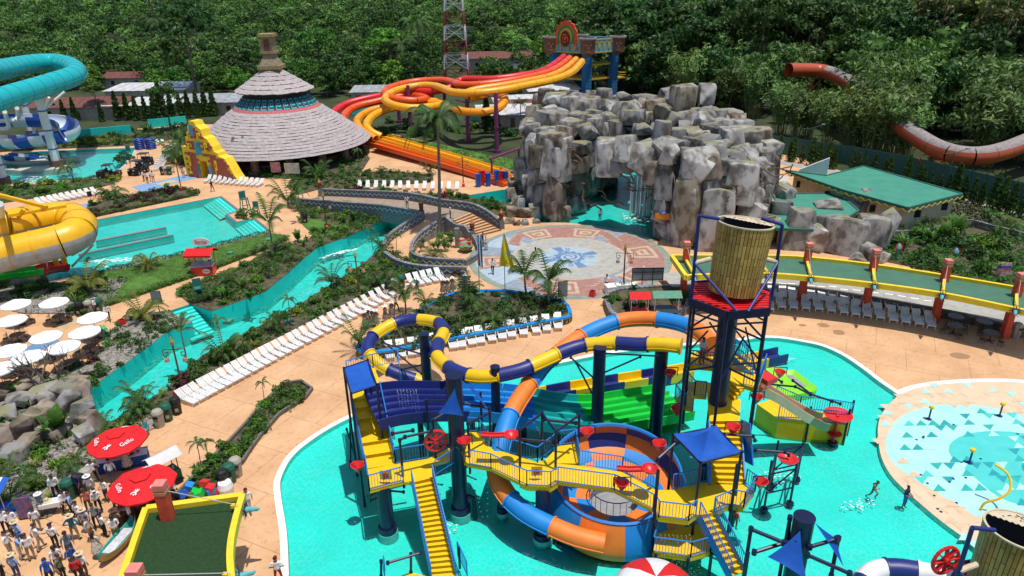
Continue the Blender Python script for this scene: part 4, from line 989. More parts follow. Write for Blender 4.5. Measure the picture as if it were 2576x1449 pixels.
ST2=[(1526,738),(1545,728),(1580,722),(1690,716),(1725,728),(1724,770),(1650,778),(1575,790),(1545,786),(1530,765)]
P = ccw(smooth_line(ats([(u,v,.9) for u,v in ST2]),3,True)); BEDS['stone'] = P
struct('planting_bed',B().prism(offset(P,.3),0,.75),SOIL)
sp=thing('stone_planter','round grey stone planter beside the food carts on the plaza','planter',V((P[0].x,P[0].y,0)))
L=sum((q -p).length for p,q in zip(P,P[1:]+P[:1]));sb=B().box((0,0,0),(.46,.4,.19)).mesh('stone_block',BLOCK)
for r_ in range(4):
    nb = int(L / .5); Q = resample(P + [P[0]],nb + 1)
    for k in range(nb):
        if r_ < 3 and Q[k].y > PC.y - 5: continue
        t=.5+(.5 if r_ % 2 else 0);p=Q[k].lerp(Q[k+1],.5) if not r_ % 2 else Q[k];d=Q[k+1] -Q[k]
        o=obj('stone_block',sb,sp);o.location=(p.x,p.y,.12+r_*.215);o.rotation_euler=(0,0,math.atan2(d.y,d.x)+rnd.uniform(-.05,.05))
o=offset(P,.1);n=len(P);B().add([(p.x,p.y,z) for p in o for z in (0,.84)],[(2*k,2*((k+1) % n),2*((k+1) % n)+1,2*k+1) for k in range(n)]).build('mortar_core',STONE,sp)

# ---------------------------------------------------------------- shade canopies
DRAGB=mat('feather_dark',(.04,.025,.05),rough=.7);DRAGT=mat('dragon_aqua',(.12,.42,.45),(.08,.33,.36),rough=.7,sc=6);CAB=mat('cable_grey',(.4,.4,.38),rough=.5)
def feather_head(parent,p,face):
    """a carved serpent head in a fan of dark feathers"""
    f = V(face).normalized(); s = f.cross(V((0,0,1))).normalized(); b = B()
    for k in range(12):
        a = k * 2 * math.pi / 12; d = s * math.cos(a) + V((0,0,1)) * math.sin(a); q = d.cross(f) * .07
        b.add([p + q,p + d * .62,p - q,p + f * .08],[(0,1,3),(1,2,3),(0,2,1)])
    o = b.build('serpent_head',DRAGB,parent)
    h=B();h.cyl(p -f*.1,p+f*.3,.17,.15,8);h.cyl(p+f*.3,p+f*.75,.14,.06,7);h.box(p+f*.5 -V((0,0,.09)),(.12,.3,.05),math.atan2(s.y,s.x))
    for sg in (-1,1):h.cyl(p+s*sg*.12+V((0,0,.12)),p+s*sg*.2+V((0,0,.36)) -f*.1,.06,.01,5)
    h.build('carved_face',DRAGT,o,50)
def canopy(label,front,back,z,posts,roofm,heads,beams=True,zpost=1.7,hp=.8,rim=.42,face=None):
    F=smooth_line(ats([(u,v,z) for u,v in front]),5);Bk=smooth_line(ats([(u,v,z) for u,v in back]),5);n=40
    F,Bk = resample(F,n),resample(Bk,n)
    t = thing('shade_canopy',label,'canopy',V((F[n // 2].x,F[n // 2].y,0)),'curved shade canopies')
    b = B(); dz = V((0,0,.22))
    b.add([p - dz for p in F] + [p - dz for p in Bk],[(i,i + 1,n + i + 1,n + i) for i in range(n - 1)])
    b.add([p -dz*1.6 for p in F]+[p -dz*1.6 for p in Bk],[(n+i,n+i+1,i+1,i) for i in range(n -1)]);b.build('roof',roofm,t)
    pr = [(-.16,-.42),(.16,-.42),(.16,.08),(-.16,.08)]
    B().sweep(F,pr,True,0,True).build('front_rim',YPAINT,t);B().sweep(Bk,pr,True,0,True).build('back_rim',YPAINT,t)
    for p,q in ((F[0],Bk[0]),(F[-1],Bk[-1])):B().beam(p -V((0,0,.17)),q -V((0,0,.17)),.36,.49).build('end_rim',YPAINT,t)
    for u,v,zt in posts:
        p = at(u,v,zt); w_ = .55
        b=B();b.box((p.x,p.y,zt/2),(w_,w_,zt));b.box((p.x,p.y,.45),(w_*1.15,w_*1.15,.9));o=b.build('post',REDP,t)
        B().box((p.x,p.y,zt + .02),(w_ * 1.06,w_ * 1.06,.35)).build('cap',PINKC,o)
        B().box((p.x,p.y,zt -.35),(w_*1.1,w_*1.1,.18)).build('collar',mat('post_collar',(.42,.26,.11),rough=.8),o)
        i = min(range(n),key=lambda k: (F[k] - p).xy.length); fp = F[i]; dr = V((fp.x - p.x,fp.y - p.y,0))
        if beams: B().beam((p.x,p.y,z + .02),fp + V((0,0,.02)),.24,.26).build('cross_beam',YPAINT,t)
        B().cyl((p.x,p.y,zt - .25),fp + V((0,0,.2)),.025,.025,5).build('cable',CAB,t)
        B().box(fp - dr.normalized() * .25 + V((0,0,.18)),(.2,.2,.2)).build('cable_bracket',YPAINT,t)
        if heads: feather_head(t,fp + dr.normalized() * .32 - V((0,0,.15)),dr)
    return t
CP=[(1729,613,5.9),(1912,612,5.9),(2037,616,5.9),(2205,633,5.9),(2387,658,5.9),(2571,693,5.9)]
canopy('long curved canopy with yellow rim and green roof over two rows of loungers',[(1726,694),(1750,692),(1917,688),(2047,697),(2197,713),(2367,737),(2544,773),(2640,795)],[(1690,643),(1917,643),(2027,647),(2193,665),(2377,693),(2557,723),(2660,745)],4.2,CP,CROOF,True)
canopy('small square canopy with yellow rim and dark turf roof above the crowd',[(610,1245),(590,1316),(579,1383),(583,1455),(600,1540)],[(367,1278),(345,1340),(325,1400),(305,1460),(285,1540)],4.2,[(402,1222,6.1),(338,1436,6.1)],TURFD,True,False)
# low wall and pale terrace behind the loungers under the canopy
WLN = [(1690,722),(1790,716),(1925,712),(2047,722),(2200,745),(2380,778),(2520,810),(2640,840)]
P = resample(smooth_line(ats([(u,v,.9) for u,v in WLN]),4),90)
lw=thing('terrace_wall','dark block wall with pale terrace top behind the loungers under the canopy','wall',V((P[0].x,P[0].y,0)))
b = B(); bk = offset(P,3.6 if offset(P,1,False)[5].y > P[5].y else -3.6,False)
b.add([V((p.x,p.y,0)) for p in P]+[V((p.x,p.y,.84)) for p in P],[(i,i+1,91+i,90+i) for i in range(89)]);b.build('wall_face',STONE,lw)
B().add([V((p.x,p.y,.9)) for p in P]+[V((p.x,p.y,.9)) for p in bk],[(i,i+1,91+i,90+i) for i in range(89)]).build('terrace_top',MB_GREY,lw)
for i,(p,q) in enumerate(zip(P,P[1:])):
    for r_ in range(4):
        o=obj('stone_block',sb,lw);c=p.lerp(q,.5 if r_ % 2 else .02);d=q -p;o.location=(c.x,c.y,.11+r_*.215);o.rotation_euler=(0,0,math.atan2(d.y,d.x));o.scale=(d.length/.5,.5,1)
b = B()
for u,v in ((2080,700),(2108,702),(2140,707),(2175,713),(2010,690)):
    c = at(u,v,.9)
    for x0,y0,x1,y1 in ((0,0,1.2,.2),(1,.2,1.2,1),(.3,.8,1,1),(.3,.4,.5,.8)):b.add([c+V((x,y,.008)) for x,y in ((x0,y0),(x1,y0),(x1,y1),(x0,y1))],[(0,1,2,3)])
b.build('painted_fret',MB_TAN,lw)

# ---------------------------------------------------------------- service buildings on the right
CREAM=mat('cream_wall',(.50,.44,.30),(.42,.37,.25),rough=.9,sc=1.5);ROOFG2=mat('roof_edge_green',(.03,.14,.10),rough=.8)
def flat_house(label,roof,z,zig=True,wallm=CREAM,edge=.0):
    P=ccw(ats([(u,v,z) for u,v in roof]));t=thing('service_building',label,'building',V((P[0].x,P[0].y,0)))
    B().prism(P,z - .25,z).build('roof',GROOF,t); n = len(P)
    B().prism(offset(P,.6),0,z - .25).build('walls',wallm,t)
    for i in range(n):
        p,q=P[i],P[(i+1) % n];B().beam(p+V((0,0,-.05)),q+V((0,0,-.05)),.22,.3).build('roof_edge',ROOFG2,t)
        d = (q - p); L_ = d.length; d.normalize(); nr = V((d.y,-d.x,0))
        if zig and nr.y < -.1:
            k = int(L_ / .55); b = B()
            for j in range(k):b.beam(p+d*(L_*j/k)+nr*.14 -V((0,0,.22 if j % 2 else .52)),p+d*(L_*(j+1)/k)+nr*.14 -V((0,0,.52 if j % 2 else .22)),.04,.14)
            b.build('zigzag_trim',ZY,t)
            for j in range(int(L_ / 5)):
                c=p+d*(L_*(j+.5)/int(L_/5)) -nr*.57+V((0,0,-1.35));B().beam(c -V((0,0,.45)),c+V((0,0,.45)),1.3,.1).build('window',mat('dark_window',(.02,.02,.02),rough=.2),t)
    return t
flat_house('green flat roofed building with zigzag trim in front of the fence',[(1977,429),(2078,442),(2173,418),(2421,488),(2284,523),(2120,478)],3.8)
flat_house('lower green flat roof behind the boulders, right of the cave',[(1930,488),(2110,487),(2160,530),(2080,580),(1950,575)],2.6,False)
b = B(); p,q,r_ = at(2010,432,3.9),at(2080,441,3.9),at(2086,437,3.9)
b.add([p,q,q+V((0,0,2.4)),p+V((0,0,.3)),p+V((.2,.4,0)),q+V((.2,.4,0)),q+V((.2,.4,2.4)),p+V((.2,.4,.3))],[(0,1,2,3),(7,6,5,4),(3,2,6,7),(1,5,6,2),(0,3,7,4)])
tag(b.build('parapet_wall',WHITEP),'white wedge shaped parapet on the green roofed building','wall')
struct('concrete_yard',B().poly([(p.x,p.y,.03) for p in ats([(1915,470),(1960,440),(1985,445),(1985,470),(1930,500)])]),CONC)
FENCEM = mat('green_mesh_fence',(.05,.13,.10),(.035,.10,.08),rough=.8,sc=8)
fn = thing('mesh_fence','dark green mesh fence running behind the cypress row','fence',at(2284,445))
FB=ats([(1905,378),(1940,385),(2130,415),(2284,445),(2417,480),(2576,520),(2750,570)]);Q=resample(FB,26)
for i,(p,q) in enumerate(zip(Q,Q[1:])):
    B().beam(p+V((0,0,1.6)),q+V((0,0,1.6)),.05,3.1).build('panel',FENCEM,fn);B().cyl(p,p+V((0,0,3.4)),.07,.07,6).build('post',BING,fn)
struct('service_road',B().poly([(p.x,p.y,.02) for p in ats([(1940,400),(2284,462),(2600,545),(2620,555),(2284,472),(1935,408)])]),mat('road_grey',(.35,.33,.31),rough=.9,sc=1))
gw = thing('garden_wall','curved grey stone wall behind the right garden beds','wall',at(2350,590))
P=resample(smooth_line(ats([(2240,580,1),(2300,578,1),(2350,572,1),(2400,556,1),(2445,552,1),(2500,566,1),(2600,590,1)]),4),50)
for p,q in zip(P,P[1:]):
    for r_ in range(5):o=obj('stone_block',sb,gw);c=p.lerp(q,.5 if r_ % 2 else 0);d=q -p;o.location=(c.x,c.y,.1+r_*.2);o.rotation_euler=(0,0,math.atan2(d.y,d.x));o.scale=(d.length/.48,.9,.95)

# ---------------------------------------------------------------- village houses beyond the park
RUST=mat('rusty_tin_roof',(.17,.06,.045),(.11,.04,.03),rough=.8,sc=1.5,bump=.2);TIN=mat('pale_tin_roof',(.62,.62,.62),(.42,.40,.38),rough=.5,sc=.8,detail=6);TIN2=mat('grey_tin_roof',(.34,.37,.38),(.22,.22,.22),rough=.6,sc=1)
HW = mat('plaster_wall',(.42,.38,.33),(.3,.27,.24),rough=.95,sc=2)
def tin_house(u,v,wd,dp,ht,m,label,pitch=.12,rz=0,ridge=True):
    p=at(u,v);t=thing('tin_roof_house',label,'house',p,'tin roofed village houses');M=Matrix.Rotation(rz,3,'Z')
    def q(x,y,z): return p + M @ V((x,y,z))
    B().prism([q(*c,0) for c in ((-wd/2,0),(wd/2,0),(wd/2,dp),(-wd/2,dp))],-.1,ht).build('walls',HW,t)
    h2 = ht + dp * pitch; n = max(4,int(wd / 1.1))
    for k in range(n):                                       # roof sheets laid side by side
        x0,x1=-wd/2 -.4+(wd+.8)*k/n,-wd/2 -.4+(wd+.8)*(k+1)/n -.03;zo=.03*(k % 2)
        b = B()
        if ridge:b.add([q(x,y,z+zo) for x in (x0,x1) for y,z in ((-.5,ht -.02),(dp/2,h2),(dp+.5,ht))],[(0,3,4,1),(1,4,5,2)])
        else:b.add([q(x,y,z+zo) for x in (x0,x1) for y,z in ((-.5,ht),(dp+.5,h2))],[(0,2,3,1)])
        b.build('roof_sheet',m,t)
    for sx in (-.3,.25):B().box(q(sx*wd,-.03,ht*.55),(1.0,.1,1.1),rz).build('window',MATS['dark_window'],t)
    B().box(q(0,-.03,.95),(.9,.1,1.9),rz).build('door',WOODM,t)
    return t
tin_house(200,303,22,10,3.0,RUST,'long house with rust red tin roof beyond the blue slide',.16)
tin_house(345,300,17,12,3.2,TIN,'white flat tin roofed house left of the thatched pavilion',.08)
tin_house(370,268,20,10,4.0,TIN,'white tin roofed house with small roof box, second row',.06,0,False)
tin_house(435,262,9,8,4.4,TIN,'small bright tin roofed house under the big round tree',.1)
tin_house(320,222,13,7,3.0,RUST,'small rust roofed house alone among the far trees',.2)
tin_house(520,290,22,12,3.0,TIN2,'grey tin roofed house directly behind the temple gate',.1)
tin_house(470,290,8,8,3,RUST,'narrow patched rust roof between the grey and white houses',.1,0,False)
tin_house(1255,180,24,12,4.2,RUST,'long red tin roofed house right of the lattice mast',.14)
tin_house(1290,205,14,9,3.2,TIN2,'dark grey shed roof below the long red roof',.1,.2,False)
tin_house(1395,258,13,8,3,TIN,'tilted white tin roof next to the slide tower legs',.2,.2,False)
tin_house(1355,285,20,8,2.6,TIN,'low white roof left of the cave top',.06,.1,False)
tin_house(1322,305,12,8,2.8,RUST,'low rusty shed left of the cave top',.08,.1,False)
tin_house(1290,320,14,9,2.6,TIN,'pale roof behind the racer columns',.08,.1,False)
tin_house(930,262,9,7,3.0,TIN2,'grey tin shed between the pavilion and the racer loops',.1,0,False)
tin_house(515,78,14,8,3,TIN,'small white roof glinting far inside the forest',.1)
tin_house(690,80,12,8,3,TIN,'white roof far off right of the chimney smoke',.1)
# teal boundary channels behind the left gardens
for a,c,lab in (((160,352),(332,336),'long low teal trough wall behind the landing pool garden'),((375,322),(470,312),'short teal trough wall left of the temple gate'),((1180,305),(1245,322),'teal trough wall behind the racer slide columns'),((885,288),(950,285),'teal trough wall left of the racer columns')):
    p,q=at(*a),at(*c);tag(B().beam(p+V((0,0,.9)),q+V((0,0,.9)),.25,1.8).build('trough_wall',RIVERP),lab,'wall','teal trough walls')
# ---------------------------------------------------------------- water play structure
def T5(x,y,z): return at(858.67 + x / 3,966 + y / 3,z)
def T6(x,y,z): return at(1717.33 + x / 3,966 + y / 3,z)
def Q1(x,y,z): return at(1661.1 + x / 5.04,766.7 + y / 5.04,z)
def Q2(x,y,z): return at(1597.3 + x / 5.04,1022.3 + y / 5.04,z)
def Q3(x,y,z): return at(1597.3 + x / 6.165,1213.9 + y / 6.165,z)
def Q4(x,y,z): return at(856.1 + x / 5.04,881.7 + y / 5.04,z)
def Q5(x,y,z): return at(1213.9 + x / 5.04,881.7 + y / 5.04,z)
play=thing('water_play_structure','big yellow and blue water play structure with decks, stairs and navy columns','play structure',at(1364,1379))
def deck(f,pts,z,th=.2,name='deck'):
    P=[f(x,y,z) for x,y in pts];b=B().prism(P,z -th,z,0,bottom=True);return b.build(name,YTOP,play)
def deck3(P,th=.18,name='deck'):
    """deck through 3-D points (may slope)"""
    n=len(P);b=B().poly(P);b.poly([p -V((0,0,th)) for p in P]);b.add(P+[p -V((0,0,th)) for p in P],[(k,(k+1) % n,n+(k+1) % n,n+k) for k in range(n)]);return b.build(name,YTOP,play)
def rail(pts,h=1.05,parent=None,sp=.16):
    b = B(); up_ = V((0,0,h)); lo_ = V((0,0,.1)); P = [V(p) for p in pts]
    b.pipe([p + up_ for p in P],.038,6); b.pipe([p + lo_ for p in P],.026,5)
    for p,q in zip(P,P[1:]):
        n = max(1,int((q - p).length / sp))
        for i in range(n + 1):
            c = p.lerp(q,i / n); r_ = .03 if i in (0,n) else .013
            b.beam(c + (lo_ if i not in (0,n) else V()),c + up_,r_ * 2,r_ * 2)
    return b.build('railing',RAIL,parent or play)
def stair(tl_,tr_,bl,br,n,name='stair',rails=(1,1),board=True):
    """tl/tr top left and right, bl/br bottom; each tread is its own part"""
    s = thing_part(name); mid = []
    for i in range(n):
        a,b2,c,d=tl_.lerp(bl,i/n),tr_.lerp(br,i/n),tr_.lerp(br,(i+1)/n),tl_.lerp(bl,(i+1)/n)
        z = tl_.z + (bl.z - tl_.z) * (i + 1) / n; zt = a.z
        bb=B();bb.add([V((p.x,p.y,zz)) for zz in (z,z -.05) for p in (a,b2,c,d)],[(0,3,2,1),(4,5,6,7),(3,7,6,2),(0,1,5,4)])
        bb.add([V((p.x,p.y,zz)) for p in (a,b2) for zz in (z,zt)],[(0,2,3,1),(1,3,2,0)])
        bb.build('tread',YTOP,s)
    if board:
        for p,q in ((tl_,bl),(tr_,br)):
            o = B().beam(p - V((0,0,.12)),q - V((0,0,.12)),.08,.42).build('stringer',RAIL,s)
    for on,p,q in ((rails[0],tl_,bl),(rails[1],tr_,br)):
        if on: rail([p,q],.95,s)
    return s
def thing_part(name):
    e=bpy.data.objects.new(name,None);e.empty_display_size=.1;col.objects.link(e);e.parent=play;e.matrix_parent_inverse=Matrix.Translation(-play.location);return e
# thing_part empties stay at the world origin, so children need no offset
FOOTC = mat('turquoise_footing',(.08,.48,.43),rough=.7)
def column(p,r,z1,parent=None,z0=-.32,foot=True,pipe=0):
    b=B().cyl((p.x,p.y,z0),(p.x,p.y,z1),r,r,18);b.cyl((p.x,p.y,z1 -.02),(p.x,p.y,z1+.04),r*1.06,r*1.06,18)
    if foot: b.cyl((p.x,p.y,.25),(p.x,p.y,.62),r * 1.28,r * 1.28,18)
    if pipe: b.pipe([(p.x + r,p.y,1.4),(p.x + r + .35,p.y,1.2),(p.x + r + .4,p.y - .1,-.3)],.12,8)
    o = b.build('column',DPOLE,parent or play,40)
    if foot: B().cyl((p.x,p.y,-.33),(p.x,p.y,.25),r * 1.4,r * 1.36,18).build('footing',FOOTC,o,40)
    return o
def post(p,z1,r=.07,z0=None,parent=None):return B().cyl((p.x,p.y,p.z if z0 is None else z0),(p.x,p.y,z1),r,r,8).build('post',DPOLE,parent or play)
def pipes(lines,r=.075,parent=None,name='frame_pipe',m=None):
    for ln in lines:
        b = B().pipe(ln,r,8)
        for p in ln: b.cyl(V(p) - V((0,0,r * 1.3)),V(p) + V((0,0,r * 1.3)),r * 1.35,r * 1.35,8)
        b.build(name,m or DPOLE,parent or play,40)
# deck A, its stairs and the long stepped ramp on the left
zA = 3.7
deck(T5,[(190,645),(410,603),(655,562),(700,600),(692,705),(535,745),(470,738),(215,805)],zA)
rail([T5(190,645,zA),T5(215,805,zA),T5(470,738,zA)]); rail([T5(410,603,zA),T5(655,562,zA)])
column(at(977,1343),.42,3.5,pipe=0)
stair(T5(535,745,zA),T5(692,712,zA),T5(680,1460,.35),T5(868,1446,.35),19)
stair(T5(75,105,5.1),T5(300,75,5.1),T5(185,640,zA),T5(410,603,zA),6,'broad_stair')
deck(Q4,[(130,625),(420,575),(520,420),(420,200),(90,300)],5.1,.25)
rail([Q4(150,600,5.1),Q4(90,300,5.1),Q4(420,215,5.1),Q4(740,150,5.1),Q4(765,380,4.9)])
SC = [(865,926),(925,905.5),(948,969),(883,991)]
for u,v in SC: post(at(u,v,7.9),7.9,.08,-.3)
P = [at(u,v,7.85) for u,v in SC]; b = B(); n = 8
b.add([P[0].lerp(P[1],i/n).lerp(P[3].lerp(P[2],i/n),j/n) -V((0,0,.5*math.sin(math.pi*j/n)*.4)) for j in range(n+1) for i in range(n+1)],[(j*(n+1)+i,j*(n+1)+i+1,(j+1)*(n+1)+i+1,(j+1)*(n+1)+i) for j in range(n) for i in range(n)])
b.build('shade_sail',SAILB,play,60)
pipes([[P[0],P[1]],[P[2],P[3]],[P[0],P[3]],[P[1],P[2]]],.05)
for (x0,y0),(x1,y1) in (((882,1161),(905,1150)),):pipes([[at(x0,y0,.2),at(880,1060,3.6)],[at(893,1150,.2),at(872,1080,3.0)]],.06)
pipes([[T5(205,850,2.6),T5(300,800,3.2),T5(470,815,2.8)],[T5(215,810,3.4),T5(215,880,2.4),T5(330,840,2.6)]],.06)
# path A - P2 - B - C
deck3([T5(655,562,3.72),T5(845,470,4.05),T5(855,560,4.05),T5(700,605,3.72)])
deck(T5,[(845,420),(960,360),(1040,365),(1110,470),(1190,500),(1340,545),(1480,590),(1345,745),(1130,640),(970,610),(855,560)],4.05)
rail([T5(715,690,3.7),T5(855,600,4.05)]);rail([T5(970,610,4.05),T5(1130,640,4.05),T5(1345,745,4.05)]);rail([T5(960,360,4.05),T5(1040,365,4.05),T5(1110,470,4.05)]);rail([T5(1190,500,4.05),T5(1340,545,4.05),T5(1480,590,4.05),T5(1640,465,4.05),T5(1765,450,4.05),T5(1795,600,4.05)])
deck(T5,[(1345,745),(1400,768),(1580,778),(1635,742),(1625,600),(1480,590)],4.02,.35)
deck(T5,[(1480,588),(1540,573),(1640,465),(1765,450),(1795,600),(1625,598)],4.03)
rail([T5(1345,745,4.05),T5(1400,768,4.05),T5(1580,778,4.05),T5(1635,742,4.05)])
deck3([T5(1635,742,4.0),T5(2060,800,3.9),T5(2350,950,3.6),T5(2380,800,3.6),T5(2120,662,3.9),T5(1795,615,4.0),T5(1625,600,4.0)])
rail([T5(1635,742,4.0),T5(2060,800,3.9),T5(2350,950,3.6)]);rail([T5(1795,615,4.0),T5(2120,662,3.9),T5(2370,795,3.6)])
B().beam(T5(1635,742,3.75),T5(2060,800,3.65),.06,.35).build('fascia',RAIL,play);B().beam(T5(2060,800,3.65),T5(2350,950,3.35),.06,.35).build('fascia',RAIL,play);B().beam(T5(1130,640,3.8),T5(1345,745,3.8),.06,.35).build('fascia',RAIL,play)
column(at(1160,1293),.46,9.7,pipe=1);column(at(1264,1294),.26,4.0);column(at(1366,1368)+V((0,.35,0)),.42,3.7,pipe=1)
# tall columns behind that carry the tube slides
for u,v,z,r_ in ((1500,1108,7.35,.42),(1646,1118,8.1,.44),(1081,1045,6.8,.36)):column(at(u,v),r_,z)
c3 = at(1245,923,6.9); column(V((c3.x,c3.y,0)),.30,6.9)
# deck C, the stairs down and up
zC = 3.6
DCX=[(1647,1285),(1657,1301),(1732,1310),(1750,1297),(1795,1290),(1840,1271),(1870,1277),(1899,1236),(1875,1218),(1782,1212),(1692,1232),(1649,1233)]
P = [at(u,v,zC) for u,v in DCX]; B().prism(P,zC - .3,zC,0,bottom=True).build('deck',YTOP,play)
rail([P[0],P[1],P[2],P[3]]);rail([P[4],P[5],P[6],P[7],P[8]]);rail([at(1692,1232,zC),at(1782,1212,zC)])
stair(at(1759,1298,zC),at(1797,1289,zC),at(1838,1450,1.0),at(1873,1437,1.0),10)
lowp = [(1642,1389),(1737,1402),(1787,1388),(1787,1345),(1760,1318),(1690,1335),(1657,1331)]
P=[at(u,v,1.6) for u,v in lowp];B().prism(P,1.3,1.6,0,bottom=True).build('deck',YTOP,play);rail([P[6],P[0],P[1],P[2],P[3]])
for u,v in ((1650,1395),(1732,1406),(1790,1392),(1840,1275),(1647,1290)):q=at(u,v,1.6 if v>1300 else zC);post(V((q.x,q.y,0)),6.4 if v == 1275 or v == 1290 else 1.6,.09,-.3)
CNC = [(1694,1091),(1801,1070),(1865,1136),(1762,1161)]; ap = at(1783,1083,7.3)
P = [at(u,v,6.5) for u,v in CNC]
b = B(); n = 6
for i in range(4):
    p,q = P[i],P[(i + 1) % 4]; rows = []
    for j in range(n + 1):
        t=j/n;rows.append([p.lerp(q,k/n).lerp(ap,t) -V((0,0,.28*math.sin(math.pi*t)+.10*math.sin(math.pi*k/n)*(1 -t))) for k in range(n+1)])
    b.add([x for r_ in rows for x in r_],[(j*(n+1)+k,j*(n+1)+k+1,(j+1)*(n+1)+k+1,(j+1)*(n+1)+k) for j in range(n) for k in range(n)])
b.build('canopy_roof',SAILB,play,25)
for p in P: post(V((p.x,p.y,zC)),6.45,.085,1.0)
pipes([[P[i] - V((0,0,.1)),P[(i + 1) % 4] - V((0,0,.1))] for i in range(4)],.06)
pipes([[Q2(1130,355,6.0),Q2(1500,380,6.0),Q2(1520,430,5.6)],[Q2(1530,555,4.6),Q2(1900,580,4.6),Q2(1950,620,4.4)],[Q2(280,680,5.6),Q2(520,470,6.2)]],.07)
# flight up to the landing, the landing, and the upper decks round the tower
zL,zE,zF = 5.9,7.4,6.5
stair(Q2(950,190,zL),Q2(1345,185,zL),Q2(950,985,zC),Q2(1395,995,zC),11,rails=(0,0))
for x0,y0,x1,y1 in ((905,0,945,980),(1385,0,1440,720)):
    p,q=Q2(x0+20,y0+190,zL+.5),Q2(x1,y1,zC+.5);B().beam(p,q,.07,1.0).build('side_board',RAIL,play)
deck(Q1,[(590,980),(720,1005),(930,1190),(1020,1200),(1005,1475),(625,1475)],zL,.25)
deck(Q1,[(280,985),(590,965),(590,1160),(430,1150)],zL -.05,.25);rail([Q1(280,985,zL),Q1(430,1150,zL),Q1(570,1165,zL)])
deck(Q1,[(190,1190),(300,1090),(420,1100),(420,1330),(260,1290)],4.6,.22);rail([Q1(300,1090,4.6),Q1(185,1190,4.6),Q1(260,1290,4.6),Q1(410,1330,4.6)])
for i in range(3):
    dx,dy,z = i * 38,-i * 45,zL + .2 * (i + 1)
    deck(Q1,[(735+dx,1000+dy),(940+dx,1185+dy),(990+dx,1150+dy),(790+dx,960+dy)],z,.22,'tread')
deck(Q1,[(870,880),(1050,1010),(1230,1065),(1325,800),(1200,880),(1000,730),(900,700)],zF,.3);rail([Q1(1050,1020,zF),Q1(1230,1065,zF),Q1(1325,805,zF)])
stair(Q1(895,645,zE),Q1(940,610,zE),Q1(1160,890,zF),Q1(1230,840,zF),5)
deck(Q1,[(370,765),(730,800),(900,690),(940,610),(760,600),(450,590),(330,690)],zE,.28)
rail([Q1(330,690,zE),Q1(370,765,zE),Q1(730,800,zE)]); rail([Q1(330,690,zE),Q1(345,610,zE)])
rail([Q1(910,600,zE),Q1(1090,720,zE)])
# sails and pipe frames around the front column
def sail(pts,name='shade_sail',k=8,dip=.12):
    a,c,d = pts; b = B(); idx = {}; vs = []
    for i in range(k + 1):
        for j in range(k + 1 - i):
            u_,v_=i/k,j/k;w_=1 -u_ -v_;p=a*w_+c*u_+d*v_;cen=(a+c+d)/3;e=1 -27*u_*v_*w_
            p=p.lerp(cen,.10*e*(4*max(u_*w_,v_*w_,u_*v_)) ) -V((0,0,dip*27*u_*v_*w_));idx[i,j]=len(vs);vs.append(p)
    fs = []
    for i in range(k):
        for j in range(k - i):
            fs.append((idx[i,j],idx[i + 1,j],idx[i,j + 1]))
            if i + j < k - 1: fs.append((idx[i + 1,j],idx[i + 1,j + 1],idx[i,j + 1]))
    return b.add(vs,fs).build(name,SAILB,play,60)
sail((Q4(1450,480,9.15),Q4(1240,800,7.7),Q4(1560,835,7.6)));sail((Q4(1570,400,8.8),Q4(1740,520,7.2),Q4(1880,760,6.4)));sail((Q4(1395,410,8.8),Q4(1140,590,6.9),Q4(1310,490,7.6)))
pipes([[T5(690,275,6.4),T5(830,190,6.6)],[T5(640,125,6.4),T5(850,125,6.6)],[T5(955,300,6.4),T5(1120,215,6.4)],[T5(920,145,6.6),T5(1115,185,6.4)],[T5(750,460,5.2),T5(930,475,5.2)],
       [T5(1345,350,6.6),T5(1515,220,6.6),T5(1620,360,6.6),T5(1795,235,6.6)],[T5(1345,415,5.8),T5(1600,440,5.8)],[T5(1525,270,6.3),T5(1770,295,6.3)],[T5(440,425,6.2),T5(480,400,6.3),T5(680,355,6.3)],
       [T5(385,375,5.6),T5(540,350,5.6)],[Q5(2215,1380,6.0),Q5(2450,1170,6.4)]],.075)
for x,y,zt in ((690,275,6.4),(640,125,6.4),(955,300,6.4),(1120,215,6.4),(1345,350,6.6),(1515,220,6.6),(1620,360,6.6),(1795,235,6.6),(440,425,6.2),(1050,60,6.6)):
    p = T5(x,y,zt); post(V((p.x,p.y,3.6)),zt,.075,2.9)
# diagonal struts to the tube slide
for a,c in ((Q5(1120,90,6.9),Q5(1400,340,5.6)),(Q5(1190,160,6.7),Q5(1380,530,4.4)),(Q5(1530,35,7.1),Q5(2220,70,7.6)),(Q5(2000,80,7.3),Q5(1530,285,6)),(at(960,862,4.2),at(1058,890,5.6)),(at(965,860,4.2),at(1060,940,3.9)),(at(1010,930,3.6),at(1060,918,4.2)),(at(1075,840,6.0),at(1095,880,5.2))):pipes([[a,c]],.06)
